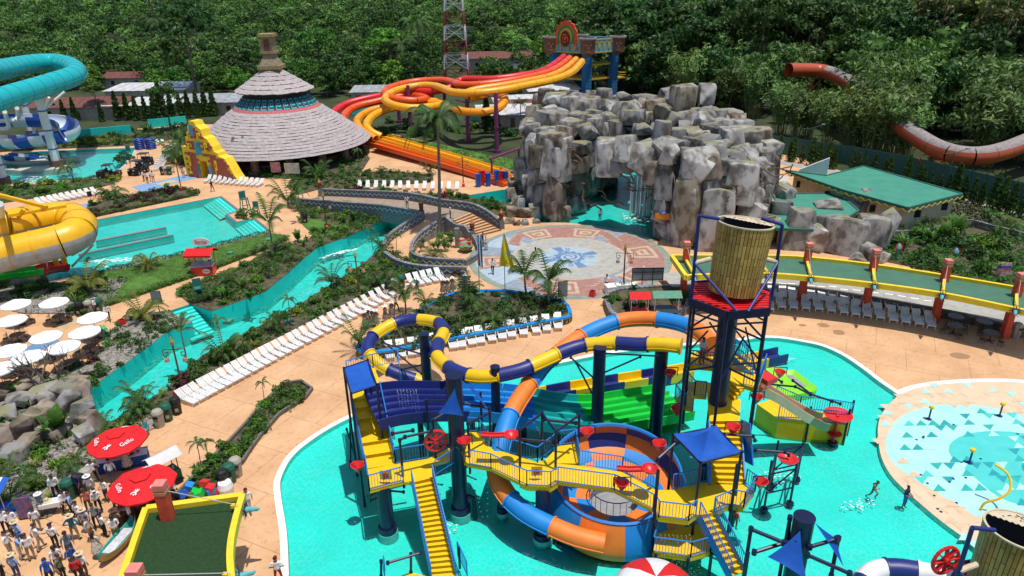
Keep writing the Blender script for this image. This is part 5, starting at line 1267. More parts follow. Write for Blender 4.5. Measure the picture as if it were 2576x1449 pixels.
# red buckets, spoons, wheels and dishes
def cone_bucket(p,s=.42,lean=0):
    b=B();b.lathe([(.06,-s*1.35),(s*.98,0),(s*.86,0),(.04,-s*1.15)],14,p);o=b.build('tipping_bucket',RED,play,50)
    B().pipe([p+V((-s*1.1,0,-.3)),p+V((-s*1.1,0,.3)),p+V((s*1.1,0,.3)),p+V((s*1.1,0,-.3))],.03,6).build('bracket',DPOLE,o)
for p in (at(899,1168,4.3),at(1167,1106,5.9),at(1477,1082,5.4),at(1687,935,6.2),at(1704,1026,5.0),at(1963,934,3.6),at(1904,996,5.2),at(1845,1072,6.4),at(1659,1113,5.4),at(1915,1209,4.5),at(1565,1212,4.9)):cone_bucket(p)
for p,sg in ((T5(1285,385,6.0),1),(T5(2330,640,5.6),1)):
    b=B();b.lathe([(0,-.22),(.36,-.1),(.46,.08),(.40,.08),(.3,-.06),(0,-.16)],16,p);b.sweep([p+V((-.3,0,0)),p+V((-1.1,0,-.02)),p+V((-1.75,.05,.02))],[(-.2,.08),(-.18,-.05),(0,-.1),(.18,-.05),(.2,.08),(.14,.08),(.12,-.02),(0,-.06),(-.12,-.02),(-.14,.08)]);b.build('water_spoon',RED,play,40)
for p,s in ((T5(715,428,5.6),.62),(T6(1985,1330,4.8),.7)):
    b = B(); ax = V((.25,-1,.1)).normalized(); sx = ax.cross(V((0,0,1))).normalized(); sy = sx.cross(ax)
    n = 24
    for k in range(n):
        a0,a1 = 2 * math.pi * k / n,2 * math.pi * (k + 1) / n
        b.cyl(p+(sx*math.cos(a0)+sy*math.sin(a0))*s,p+(sx*math.cos(a1)+sy*math.sin(a1))*s,.09,.09,6)
    for k in range(8):a0=2*math.pi*k/8;b.beam(p,p+(sx*math.cos(a0)+sy*math.sin(a0))*s,.2,.06)
    b.cyl(p - ax * .12,p + ax * .18,.16,.14,10); b.build('spinning_wheel',RED,play,40)
p=Q2(1940,668,4.2);b=B().lathe([(0,-.18),(.5,-.05),(.58,.06),(.52,.06),(.44,-.02),(0,-.1)],18,p);b.build('water_dish',RED,play,50)
for x,y in ((335,680),(1475,650)):                       # small play panels with a red loop on the railing
    p=T5(x,y,zA+.6 if x<1000 else 4.65)+V((0,-.06,0));o=B().box(p,(.62,.04,.62)).build('play_panel',YTOP,play);b=B();b.lathe([(.10,-.03),(.18,-.03),(.18,.03),(.10,.03),(.10,-.03)],12)
    b.v=[tuple(p+V((q[0],-.06+q[2],q[1]))) for q in b.v];b.box(p+V((-.1,-.06,-.18)),(.06,.05,.3));b.build('red_loop',RED,o)
# water jets falling from the pipes
WJ = mat('water_drops',(.82,.9,.9),rough=.2)
b = B(); rg = random.Random(9)
def jet(p,vel,n=26,g=1.0,s=.018):
    for k in range(n):
        t=k/n*1.1;q=p+V(vel)*t+V((rg.uniform(-.03,.03),rg.uniform(-.03,.03),-4.9*t*t*g))
        if q.z < .0: break
        if rg.random() < .75: b.box(q,(s,s,s * rg.uniform(1.5,4)))
for k in range(9): jet(Q3(330 + 65 * k,810,2.6),(rg.uniform(-.1,.1),-1.2,.2),22)
for k in range(7): jet(Q4(720 + 40 * k,500,6.6),(.2,-.3,.1),30)
jet(Q3(1930,110,3.9),(2.2,-.3,.5),34);jet(T5(850,480,5.2),(1.4,-.6,1),30);jet(T5(1125,400,6),(-.3,-.3,0),24);jet(Q5(600,900,6.3),(1.3,.2,.2),26)
tag(b.build('water_jets',WJ),'thin jets of water drops around the play structure','water',kind='stuff')

# ---------------------------------------------------------------- slides of the play structure
s1=thing('yellow_navy_tube_slide','looping tube slide of alternating yellow and navy sections in front of the planter','water slide',at(1081,1045))
def t1(x,y,z): return at(858.67 + x / 3,483 + y / 3,z)
Y1=[(2560,1165,8.1),(2420,1150,8.0),(2230,1150,7.7),(2030,1140,7.4),(1840,1155,7.1),(1700,1195,6.9),(1550,1262,6.7),(1390,1332,6.5),(1260,1368,6.3),(1120,1392,6.1),(980,1388,5.9),(860,1350,5.8),(765,1290,5.6),(715,1215,5.5),(735,1135,5.4),(770,1065,5.2),(755,1005,5.1),(680,972,4.9),(560,962,4.7),(440,978,4.5),(330,1025,4.3),(245,1085,4.1),(203,1150,3.9),(205,1205,3.7),(250,1265,3.4),(330,1325,3.0),(420,1368,2.7),(520,1402,2.4),(680,1450,1.9),(900,1500,1.4),(1150,1535,1.0),(1400,1560,.7)]
tube_slide(s1,[t1(*p) for p in Y1],.47,[YEL,NAVY],2.15,True,'tube_section',5,14,1.16,.84)
s2=thing('orange_blue_tube_slide','tube slide of orange and blue sections sweeping down into the bowl','water slide',at(1364,1379))
O1=[(1792,868,8.2),(1772,845,8.1),(1735,822,7.9),(1685,808,7.7),(1620,802,7.4),(1555,808,7.1),(1490,832,6.7),(1438,862,6.4),(1395,895,6.0),(1362,925,5.7),(1335,962,5.4),(1305,1005,5.1),(1285,1040,4.8),(1272,1075,4.5),(1262,1110,4.1),(1252,1150,3.5),(1250,1185,3.0),(1262,1222,2.6),(1290,1262,2.3),(1335,1298,2.1),(1395,1328,1.9),(1455,1352,1.75),(1520,1368,1.6)]
tube_slide(s2,[at(*p) for p in O1],.56,[ORG,BLUE],2.9,True,'tube_section',5,14,1.12)
bowl=thing('bowl_slide','round bowl slide with orange and blue checkered panels beneath the bridge','bowl slide',(5.95,34.3,0))
bc = V((5.95,34.3,0)); NB = 10
bprof = [(3.8,2.95),(4.1,2.1),(3.7,1.45),(3.1,1.15),(2.3,.98),(1.45,.85)]
def tilt_bowl(b):
    b.v=[(x,y,z+.17*(y -bc.y)*max(0,min(1,(math.hypot(x -bc.x,y -bc.y) -2.2)/1.8))) for x,y,z in b.v];return b
for k in range(NB):
    a0,a1 = 2 * math.pi * k / NB,2 * math.pi * (k + 1) / NB
    for j in range(5):
        b = B(); r0,z0 = bprof[j]; r1,z1 = bprof[j + 1]; e = .07
        b.lathe([(r1,z1),(r0,z0),(r0+e*(1 if j<3 else .3),z0 -e*(.2 if j<3 else 1)),(r1+e*(1 if j<3 else .3),z1 -e)],4,bc,0,a0,a1)
        m = (ORG,NAVY if j < 2 else BLUE)[(k + j) % 2]; tilt_bowl(b).build('bowl_panel',m,bowl,40)
tilt_bowl(B().lathe([(3.85,2.96),(3.93,3.02),(3.81,3.06),(3.75,2.96)],56,bc)).build('rim',RAIL,bowl,50)
for k in range(NB):
    a0,a1 = 2 * math.pi * (k + .5) / NB,2 * math.pi * (k + 1.5) / NB
    tilt_bowl(B().lathe([(3.2,.3),(3.95,.45),(4.38,.95),(4.42,1.5),(4.25,2.1),(3.9,2.92)],5,bc,0,a0,a1)).build('outer_shell',(ORG,BLUE)[k % 2],bowl,50)
B().lathe([(1.5,.84),(1.5,.2),(.02,.18)],24,bc).build('centre_pool',mat('grey_grating',(.3,.3,.3),rough=.7),bowl)
b = B()
for k in range(20):
    a0=R(20+300*k/20);p=bc+V((math.cos(a0)*1.5,math.sin(a0)*1.5,.9));b.cyl(p,p+V((0,0,.9)),.018,.018,5)
b.pipe([bc+V((math.cos(R(20+15*k))*1.5,math.sin(R(20+15*k))*1.5,1.8)) for k in range(20)],.035);b.build('railing',RAIL,bowl)
for a in (200,260,320,60,130):p=bc+V((math.cos(R(a))*3.4,math.sin(R(a))*3.4,0));B().cyl(p+V((0,0,-.3)),p+V((0,0,1.25)),.12,.12,8).build('leg',DPOLE,bowl)
multi=thing('multi_lane_slide','wide five lane open slide fading from navy through blue to green','water slide',at(1490,1100))
MP=resample(smooth_line([at(*p) for p in ((935,1030,5.2),(985,1018,5.2),(1050,1012,4.9),(1120,1012,4.3),(1214,1014,3.5),(1300,1022,2.8),(1400,1040,2.0),(1490,1046,1.4),(1590,1032,1.0),(1705,1012,.7))],8),61)
def lanes(n,w_,wall=.5,div=.3):
    out = [(-w_ / 2 - .1,-.25),(-w_ / 2 - .1,wall),(-w_ / 2 - .02,wall)]; lw_ = w_ / n
    for i in range(n):
        x0 = -w_ / 2 + i * lw_; out += [(x0 + .06,0),(x0 + lw_ / 2,-.06),(x0 + lw_ - .06,0)]
        if i < n - 1: out += [(x0 + lw_ - .03,div * .8),(x0 + lw_,div),(x0 + lw_ + .03,div * .8)]
    return out + [(w_ / 2 + .02,wall),(w_ / 2 + .1,wall),(w_ / 2 + .1,-.25)]
MC = [NAVY,NAVY,NAVY,BLUE,BLUE,BLUE,TEAL,TEAL,GRN,GRN,GRN,GRN]
for i in range(12):
    B().sweep(MP[i * 5:i * 5 + 6],lanes(5,4.0),True,0,True).build('slide_section',MC[i],multi,30)
for i in (8,18,28):p=MP[i];B().cyl((p.x,p.y,-.3),(p.x,p.y,p.z -.25),.2,.2,10).build('support',DPOLE,multi)
run=thing('runout_trough','low straight trough of yellow and navy sections lying in the pool','slide runout',at(1600,980))
RP=resample([at(1322,1004,.62),at(1420,985,.35),at(1735,934,.2)],22);RP2=resample([at(1870,915,.2),at(1968,893,.2)],9)
up_=[(-.72,-.45),(-.72,.42),(-.58,.42),(-.5,-.15),(0,-.22),(.5,-.15),(.58,.42),(.72,.42),(.72,-.45)]
for i in range(7):B().sweep(RP[i*3:i*3+4],up_,True,0,True).build('trough_section',(YEL,NAVY)[i % 2],run,30)
for i in range(2):B().sweep(RP2[i*4:i*4+5],up_,True,0,True).build('trough_section',(YEL,NAVY)[i % 2],run,30)
# toddler corner on the right
lp=thing('lime_splash_basin','lime green shallow landing basin with grey mat right of the tower','basin',at(1990,960))
LPX=[(1925,927),(1958,922),(1976,931),(1998,930),(2056,974),(2052,984),(1990,996),(1930,985),(1900,960)]
P=[at(u,v,.3) for u,v in LPX];pi_=offset(ccw(P),.45);pi_=[V((p.x,p.y,.05)) for p in pi_];pp=ccw(P);n=len(pp)
b=B().add(pp+pi_+[V((p.x,p.y,-.3)) for p in pp],[f for k in range(n) for f in ((k,(k+1) % n,n+(k+1) % n,n+k),(2*n+k,2*n+(k+1) % n,(k+1) % n,k))]);b.poly(pi_);b.build('shell',LIME,lp)
B().poly(ats([(1972,938,.08),(1984,936,.08),(2035,970,.08),(2012,974,.08)])).build('mat',mat('grey_rubber',(.3,.3,.31),rough=.9),lp)
ks=thing('red_kids_slide','short red slide with cream side walls on black scaffold legs','water slide',at(1922,1281))
KP=resample(smooth_line([at(*p) for p in ((1908,972,5.3),(1932,988,4.8),(1957,1004,4.2),(2004,1034,3.1),(2052,1060,2.2),(2075,1066,2.0))],5),17)
CRM = plastic('cream_fibreglass',(.60,.48,.30)); OLV = plastic('olive_fibreglass',(.16,.24,.12))
for i in range(4):
    sg = KP[i * 4:i * 4 + 5]
    B().sweep(sg,[(-.6,-.04),(.6,-.04),(.6,-.12),(-.6,-.12)],True,0,True).build('chute_bed',RED,ks)
    for sd in (-1,1):B().sweep(sg,[(sd*.6,-.15),(sd*.6,.42),(sd*.7,.42),(sd*.7,-.15)],True,0,True).build('side_wall',CRM if i<3 else OLV,ks)
for (u,v),zt in (((1922,1281),3.6),((1987,1266),3.0),((1940,1221),3.4),((2004,1205),2.8)):
    p=at(u,v);b=B().cyl(p -V((0,0,.3)),p+V((0,0,zt)),.075,.075,8);b.cyl(p -V((0,0,.1)),p+V((0,0,.1)),.26,.22,10);b.build('leg',DPOLE,ks)
f1,f2,f3,f4 = at(1922,1281),at(1987,1266),at(1940,1221),at(2004,1205)
for a,c in ((f1,f2),(f3,f4),(f1,f3),(f2,f4)):
    for z in (1.2,2.6): B().cyl(a + V((0,0,z)),c + V((0,0,z)),.05,.05,6).build('brace',DPOLE,ks)
    B().cyl(a + V((0,0,1.2)),c + V((0,0,2.6)),.05,.05,6).build('brace',DPOLE,ks)
td = [(560,150),(720,262),(950,288),(1240,308),(1270,240),(1100,212),(880,188),(700,108)]
P=[T6(x,y,1.35) for x,y in td];B().prism(P,-.3,1.35,0).build('toddler_deck',YTOP,play);rail(P[1:6]);rail(P[5:8])
for p in (P[3],P[4],P[2]): post(V((p.x,p.y,0)),2.6,.08,-.3)
pipes([[T6(960,75,3.2),T6(1130,130,3.2),T6(1190,150,3.0)],[T6(640,0,4.2),T6(850,20,4.0),T6(965,80,3.4)],[Q1(1320,825,5.6),Q1(1540,980,4.8)],[Q1(1680,960,3.2),Q1(1910,1130,3.2)]],.07)
B().box(Q1(1300,905,6.0),(.9,1.6,.35),.5).build('red_trough',RED,play)
msh=thing('red_mushroom_fountain','red dish fountain on a stem standing in the kids pool','fountain',T6(1132,435,0))
p=T6(1132,438,0);B().cyl(p -V((0,0,.3)),p+V((0,0,2.2)),.11,.11,10).build('stem',RED,msh);B().cyl(p -V((0,0,.1)),p+V((0,0,.05)),.32,.32,12).build('base',DPOLE,msh)
B().lathe([(0,1.95),(.8,2.12),(.95,2.28),(.88,2.28),(.7,2.18),(0,2.1)],22,p).build('dish',RED,msh,50);B().lathe([(0,.55),(.46,.66),(.5,.75),(0,.7)],16,p).build('lower_dish',RED,msh,50)
# ---------------------------------------------------------------- bucket tower
def bamboo_mat():
    mt=mat('painted_bamboo',(.56,.38,.10),(.44,.28,.06),rough=.5,sc=1.5);n,l=mt.node_tree.nodes,mt.node_tree.links;b=n['Principled BSDF'];src=b.inputs['Base Color'].links[0].from_socket
    tc=n.new('ShaderNodeTexCoord');sx=n.new('ShaderNodeSeparateXYZ');l.new(tc.outputs['Object'],sx.inputs[0])
    at2=n.new('ShaderNodeMath');at2.operation='ARCTAN2';l.new(sx.outputs['Y'],at2.inputs[0]);l.new(sx.outputs['X'],at2.inputs[1])
    mu=n.new('ShaderNodeMath');mu.operation='MULTIPLY';mu.inputs[1].default_value=1.5;l.new(at2.outputs[0],mu.inputs[0])
    cb=n.new('ShaderNodeCombineXYZ');l.new(sx.outputs['Z'],cb.inputs[0]);l.new(mu.outputs[0],cb.inputs[1])
    br=n.new('ShaderNodeTexBrick');br.inputs['Scale'].default_value=1;br.inputs['Brick Width'].default_value=1.15;br.inputs['Row Height'].default_value=.2;br.inputs['Mortar Size'].default_value=.022;br.offset=.37;br.inputs['Mortar Smooth'].default_value=.5
    br.inputs['Color1'].default_value=(1,1,1,1);br.inputs['Color2'].default_value=(.62,.55,.5,1);br.inputs['Mortar'].default_value=(.16,.10,.06,1)
    l.new(cb.outputs[0],br.inputs['Vector']);m1=n.new('ShaderNodeMixRGB');m1.blend_type='MULTIPLY';m1.inputs[0].default_value=1;l.new(src,m1.inputs[1]);l.new(br.outputs['Color'],m1.inputs[2]);l.new(m1.outputs[0],b.inputs['Base Color'])
    bp_=n.new('ShaderNodeBump');bp_.inputs['Strength'].default_value=.6;bp_.inputs['Distance'].default_value=.05;l.new(br.outputs['Fac'],bp_.inputs['Height']);bp_.invert=True;l.new(bp_.outputs[0],b.inputs['Normal']);return mt
BAMB = bamboo_mat(); CREAMP = mat('cream_rim',(.60,.50,.34),rough=.6)
def big_bucket(parent,c,r,h,tilt):
    """tipping bucket as its own mesh with local axis, so the bamboo print follows it"""
    b = B().lathe([(r * .90,0),(r,h)],48); b.lathe([(0,.01),(r * .9,0)],48)
    o=b.build('bucket',BAMB,None,50);o.parent=parent;o.location=V(c) -parent.location;o.rotation_euler=tilt
    q=B().lathe([(r,h),(r*1.02,h+.02),(r*1.02,h+.09),(r*.95,h+.09),(r*.95,h -.1)],48).build('rim',CREAMP,o,50)
    B().lathe([(r*.95,h -.05),(r*.86,.1),(0,.1)],36).build('inside',mat('bucket_inside',(.08,.08,.085),rough=.6),o,50)
    for x in (q,): x.parent = o; x.matrix_parent_inverse = Matrix()
    o.children[-1].matrix_parent_inverse = Matrix()
    for x in o.children: x.matrix_parent_inverse = Matrix()
    b = B(); n = 14
    pts=[(math.cos(R(-20+150*k/n))*r*.95,math.sin(R(-20+150*k/n))*r*.95) for k in range(n+1)]
    saw=[(pts[-1][0]+(pts[0][0] -pts[-1][0])*(k+.5*(k % 2))/24,pts[-1][1]+(pts[0][1] -pts[-1][1])*k/24+(.1 if k % 2 else 0)) for k in range(1,24)]
    b.poly([V((x,y,h+.05)) for x,y in pts+saw]);x=b.build('perforated_cover',CREAMP,o);x.matrix_parent_inverse=Matrix()
    b = B()
    for k in range(22):a=R(rnd.uniform(0,110));rr=rnd.uniform(.55,.85)*r;b.add([V((math.cos(a)*rr+math.cos(t)*.05,math.sin(a)*rr+math.sin(t)*.05,h+.054)) for t in (j*.785 for j in range(8))],[tuple(range(8))])
    x = b.build('drain_holes',BLACK,o); x.matrix_parent_inverse = Matrix()
    return o
def bucket_tower(label,c,zp,r,h,z0,legs=True,rot=0):
    t = thing('bucket_tower',label,'bucket tower',V((c.x,c.y,0)),'tipping bucket towers')
    column(c,.55,zp - .1,t)
    hx=[c+V((math.cos(R(60*k+10+rot))*r*1.62,math.sin(R(60*k+10+rot))*r*1.62,0)) for k in range(6)]
    B().prism(hx,zp - .05,zp + .05,0,bottom=True).build('splash_plate',RED,t)
    b = B()
    for k in range(14):y=-r*1.3+r*2.6*k/13;wd_=math.sqrt(max(0,(r*1.42) ** 2 -y*y));b.box(c+V((0,y,zp+.08)),(wd_*2,.08,.06))
    b.build('plate_ribs',RED,t)
    for k in range(6):B().beam(hx[k]+V((0,0,zp -.1)),hx[(k+1) % 6]+V((0,0,zp -.1)),.1,.5).build('edge_beam',DPOLE,t)
    big_bucket(t,c + V((.1,0,zp + .35)),r,h,(R(-4),R(5),0))
    if legs:
        for k in range(6):
            p = hx[k] * .95 + c * .05; b = B().cyl((p.x,p.y,z0),(p.x,p.y,zp),.09,.09,8)
            b.build('leg',DPOLE,t)
            q = hx[(k + 1) % 6] * .95 + c * .05
            for z in (zp -1.9,zp -4.6):B().cyl((p.x,p.y,z),(c.x,c.y,z+.1),.06,.06,6).build('brace',DPOLE,t)
            B().cyl((p.x,p.y,zp -4.4),((q.x+c.x)/2,(q.y+c.y)/2,zp -2.1),.055,.055,6).build('brace',DPOLE,t)
            B().cyl((p.x,p.y,zp - 1.8),(c.x,c.y,zp - .4),.06,.06,6).build('brace',DPOLE,t)
    for sx in (-1,1):                                       # water pipes that bend over the bucket
        p = c + V((sx * r * 1.5,-.2,0)); zt = zp + h + (1.0 if sx < 0 else .4)
        B().pipe([(p.x,p.y,zp -.2),(p.x,p.y,zt),(p.x -sx*r*.75,p.y+.1,zt -.25 if sx<0 else zt+.35)],.1,8).build('water_pipe',NAVY,t,50)
        B().cyl((p.x,p.y,zp+h*.55),c+V((sx*r*.9,0,zp+.35+h*.5)),.14,.14,10).build('axle',CREAMP,t)
        B().cyl((p.x,p.y -.1,zp+h*.55),(c.x+sx*r*.2,c.y -r*1.45,zp+.1),.08,.08,8).build('strut',NAVY,t)
    return t
bucket_tower('tall bucket tower with bamboo print bucket above the play decks',V((12.4,36.9,0)),13.0,1.52,3.9,3.2)
bucket_tower('second bamboo print bucket cut off at the lower right corner',at(2562,1395,3.2)*V((1,1,0)) if False else V((at(2556,1348,6.6).x,at(2556,1348,6.6).y,0)),2.9,1.5,3.4,0,False)
# foreground bits that reach into the picture from below
c=at(2024,1301,5.4);fg=thing('sail_column','navy column with blue triangular sails at the bottom right','shade sail',V((c.x,c.y,0)))
column(V((c.x,c.y,0)),.5,5.4,fg)
def psail(a,p,q):
    o = sail((a,p,q)); o.parent = fg; o.matrix_parent_inverse = Matrix.Translation(-fg.location)
psail(T6(888,1105,5.0),T6(640,1305,3.6),T6(935,1480,3.2));psail(T6(995,1045,5.3),T6(1160,1165,4.4),T6(1215,1380,3.2))
pipes([[T6(515,1095,4.2),T6(770,1200,4.2),T6(850,1190,4.4)],[T6(540,1270,3.6),T6(760,1200,3.8)],[T6(810,1010,4.8),T6(790,1190,3.6)],[T6(960,1230,4.0),T6(1160,1170,4.4)],[T6(940,1290,3.8),T6(1260,1430,3.2)],[T6(1175,1165,4.4),T6(1120,1449,2.4)]],.1,fg)
for x,y,z in ((515,1095,4.2),(810,1010,4.8),(495,1270,3.4)):p=T6(x,y,z);post(V((p.x,p.y,0)),z,.1,-.3,fg)
dc=at(1650,1462,2.4);dm=thing('striped_dome','red and white striped dome fountain cut off at the bottom edge','fountain',V((dc.x,dc.y,0)))
for k in range(8):B().lathe([(2.1,1.55),(2.0,1.95),(1.6,2.35),(.9,2.62),(0.02,2.7)],5,V((dc.x,dc.y,0)),0,R(45*k+8),R(45*k+53)).build('dome_panel',(RED,WHT)[k % 2],dm,50)
B().cyl((dc.x,dc.y,-.3),(dc.x,dc.y,2.5),.2,.2,10).build('stem',RED,dm)
s3=thing('navy_white_tube_slide','navy and white tube slide at the bottom right edge','water slide',at(2230,1600))
tube_slide(s3,[at(*p) for p in ((2165,1520,2.0),(2172,1465,2.2),(2200,1437,2.4),(2250,1430,2.5),(2310,1438,2.6),(2370,1452,2.7),(2450,1490,2.8),(2560,1560,2.9))],.5,[NAVY,WHT],1.5,True,'tube_section',5)
P=[T5(x,y,.5) for x,y in ((330,1490),(520,1420),(640,1449),(640,1560),(330,1600))];B().prism(P,-.3,.5).build('deck',YTOP,play);rail([T5(330,1410,.5),T5(330,1490,.5)]);pipes([[T5(350,1350,1.9),T5(600,1275,1.9)],[T5(300,1340,1.7),T5(300,1449,.5)],[T5(525,1285,1.8),T5(525,1420,.5)]],.07)
rail([T5(880,1300,.4),T5(950,1449,.4)]); post(T5(895,1390,0),1.5,.07)
# ---------------------------------------------------------------- slides on the left
def S4(x,y,z): return at(x / 4.201,115 + y / 4.201,z)
ts=thing('teal_tube_slide','giant turquoise tube slide curving round on white pillars','water slide',at(145,418))
tube_slide(ts,[S4(*p) for p in ((-420,330,16.5),(-200,280,16),(0,255,15.5),(200,215,15.2),(400,185,15),(580,180,14.8),(720,205,14.6),(800,255,14.3),(790,310,14),(700,350,13.8),(560,395,13.6),(400,445,13.4),(250,490,13.2),(100,535,13),(-100,600,12.8),(-300,680,12.5))],1.75,[TURQ],2.6,True,'tube_section',5,18,1.035)
PIL = mat('white_pillar',(.66,.69,.69),(.58,.62,.62),rough=.5,sc=1)
for u,v,zt,zl in ((145,418,11.6,0),(140,404,11.6,0),(10,462,11,0),(-30,430,11,0),(82,340,10.5,0)):
    p = at(u,v); b = B().cyl(p,p + V((0,0,zt)),.75,.62,16)
    for z in (3,6.2,9.5): b.cyl(p + V((0,0,z)),p + V((0,0,z + .22)),.74,.74,16,1)
    b.cyl(p,p + V((0,0,1.1)),1.1,1.1,16,2)
    b.build('pillar',[PIL,plastic('pillar_blue',(.02,.10,.42)),mat('brown_footing',(.14,.085,.06),rough=.9)],ts,40)
    if u == 145:
        b=B().cyl(p+V((0,0,9.6)),p+V((2.6,-1.4,12.0)),.2,.2,8);b.cyl(p+V((0,0,9.6)),p+V((3.4,2.0,12.4)),.2,.2,8);b.build('bracket',PIL,ts)
b=B().pipe([S4(-100,880,6),S4(60,880,6),S4(95,850,6.5),S4(50,700,10)],.35,8);b.pipe([S4(-100,800,7),S4(160,790,7),S4(200,750,7.5),S4(180,660,10)],.35,8);b.build('feed_pipe',PIL,ts,40)
bw=thing('blue_white_slide','open slide of blue and white sections coiled below the turquoise tube','water slide',S4(600,1050,0))
BWB = plastic('slide_royal_blue',(.012,.08,.40)); BWW = plastic('slide_white',(.62,.68,.72))
def half_slide(t,pts,r,mats,sl,a0=175,a1=365,nm='slide_section'):
    P=smooth_line(pts,6);L_=sum((q -p).length for p,q in zip(P,P[1:]));ns=round(L_/sl);Q=resample(P,ns*4+1)
    pr = tube_profile(r,12,a0,a1); pr += [(x * .93,y * .93) for x,y in pr][::-1]
    for i in range(ns): B().sweep(Q[i * 4:i * 4 + 5],pr,True,0,True).build(nm,mats[i % len(mats)],t,50)
half_slide(bw,[S4(*p) for p in ((-300,800,7.5),(-100,770,7.2),(150,760,7),(400,765,6.7),(580,775,6.4),(700,810,6.1),(740,870,5.8),(680,920,5.4),(540,950,5),(350,970,4.7),(150,990,4.4),(-100,985,4))],1.7,[BWB,BWW],2.6,165,375)
for x,y in ((700,1010),(400,1050),(330,910)):p=S4(x,y,0);B().cyl(p,p+V((0,0,4.4)),.3,.3,10).build('pillar',PIL,bw)
b = B(); half_slide(bw,[S4(60,1150,1.2),S4(200,1160,.9),S4(400,1180,.3)],1.1,[BWB,BWW],1.8)
foam_patch(S4(150,1420,-.18),6,2.2,260,'white churned water at the left edge of the landing pool',.1,2);foam_patch(S4(500,1170,-.18),3.5,.6,60,'foam behind the blue slide exit',.05,6)
for pts in ([(20,1310),(200,1300),(600,1270),(740,1268),(760,1290),(600,1310),(250,1330)],[(20,1230),(250,1215),(650,1185),(850,1190),(840,1210),(600,1220),(250,1245)]):
    struct('pool_island',B().prism([S4(x,y,0) for x,y in pts],-.9,.1,0),CONC)
ys=thing('yellow_tube_slide','giant yellow and white tube slide at the left edge above the swimming pool','water slide',at(150,682))
def yl(x,y,z): return at(x / 3,483 + y / 3,z)
P=smooth_line([yl(*p) for p in ((-330,260,7.0),(-120,265,6.8),(60,255,6.6),(230,225,6.3),(390,195,6.1),(500,190,6.0),(585,225,5.8),(600,290,5.6),(530,345,5.4),(400,385,5.2),(230,425,5.0),(60,465,4.8),(-120,510,4.6),(-340,560,4.4))],6)
L_=sum((q -p).length for p,q in zip(P,P[1:]));ns=round(L_/2.3);Q=resample(P,ns*4+1);YR=1.72
YOR=plastic('slide_sun_yellow',(.80,.43,.005));YGR=mat('slide_off_white',(.50,.49,.45),(.40,.39,.36),rough=.5,sc=1.5)
for i in range(ns):
    sg=Q[i*4:i*4+5];B().sweep(sg,tube_profile(YR,12,-8,172),False).build('upper_shell',YOR,ys,60);B().sweep(sg,tube_profile(YR,12,172,352),False).build('lower_shell',YGR,ys,60)
    t=(sg[1] -sg[0]).normalized();B().cyl(sg[0] -t*.04,sg[0]+t*.04,YR*1.04,YR*1.04,24).build('flange',YOR,ys,50)
for x,y in ((440,590),(505,590),(40,640)):p=yl(x,y,0);B().cyl(p,p+V((0,0,4.0)),.3,.3,10).build('pillar',YOR,ys)
B().cyl(yl(30,330,2),yl(0,90,11),.32,.3,10).build('mast',PIL,ys);b=B().beam(yl(-60,10,9.5),yl(355,115,8.3),.3,.35);b.beam(yl(60,180,8),yl(500,105,7.9),.3,.3);b.beam(yl(180,130,8.5),yl(140,190,7.6),.3,.3);b.build('support_beam',YOR,ys)
b=B().cyl(yl(700,400,3.9),yl(545,560,.1),.14,.14,8);b.cyl(yl(640,420,3.6),yl(545,480,1.8),.1,.1,8);b.build('brace',PIL,ys)
gs=thing('green_red_slide_end','green and red slide end poking out under the yellow tube','water slide',yl(300,610,0))
half_slide(gs,[yl(-120,620,2.0),yl(60,600,1.7),yl(200,585,1.5),yl(300,570,1.3)],.9,[GRN],2.0);half_slide(gs,[yl(300,570,1.3),yl(400,545,1.1),yl(500,535,.8)],1.0,[RED],1.6)
foam_patch(yl(820,520,-.23),3.4,.7,110,'streak of foam under the yellow tube exit',.15,3);foam_patch(yl(640,575,-.23),2.6,.5,50,'pale foam by the lawn hedge in the swimming pool',.15,4)
foam_patch(at(840,640,-1.38),2.6,.5,60,'foam along the lazy river below the bridge',.7,5);foam_patch(at(870,632,-1.38),1.4,.3,34,'second foam streak on the lazy river',.5,11)

for i,(u,v,rx,ry,n_) in enumerate(((1700,1010,1.6,.9,70),(1690,1440,1.8,.9,60),(1120,1330,.8,.6,26),(1960,1200,1.5,.8,44),(1420,1120,1.2,.5,30),(1975,905,.9,.4,26),(2160,1270,1.2,.5,24))):
    foam_patch(at(u,v,-.05),rx,ry,n_*2,'bubbles where water drops into the kids pool, '+('at the green slide end','below the lower deck','beside the front column','under the red slide','under the bridge','at the trough end','behind the running child')[i],.2,20+i,.36)
# ---------------------------------------------------------------- furniture
def lounger_proto():
    t = thing('sun_lounger','x','sun lounger')
    b = B()
    for sy in (-.31,.31): b.box((.33,sy,.34),(1.36,.05,.09))
    for k in range(15): b.box((-.28 + k * .088,0,.36),(.06,.58,.025))
    b.box((1.0,0,.34),(.06,.66,.09)); b.build('seat_bed',LNG,t)
    M = Matrix.Rotation(R(38),3,'Y'); b = B()
    for sy in (-.29,.29): b.box(V((-.34,sy,.36)) + M @ V((-.4,0,0)),(.82,.05,.06),0,0,M)
    for k in range(9): b.box(V((-.34,0,.36)) + M @ V((-.06 - k * .088,0,.01)),(.06,.56,.025),0,0,M)
    b.build('backrest',LNG,t)
    for x in (-.2,.85):
        for sy in (-.3,.3): B().beam((x,sy,.32),(x + .04,sy,0),.06,.07).build('leg',LNG,t)
    for sy in (-.36,.36):B().pipe([(-.25,sy,.36),(-.12,sy,.58),(.25,sy,.58),(.4,sy,.36)],.03,6).build('armrest',LNG,t)
    return t
ORD=('first','second','third','fourth','fifth','sixth','seventh','eighth','ninth','tenth','eleventh','twelfth','thirteenth','fourteenth','fifteenth','sixteenth','seventeenth','eighteenth','nineteenth','twentieth')
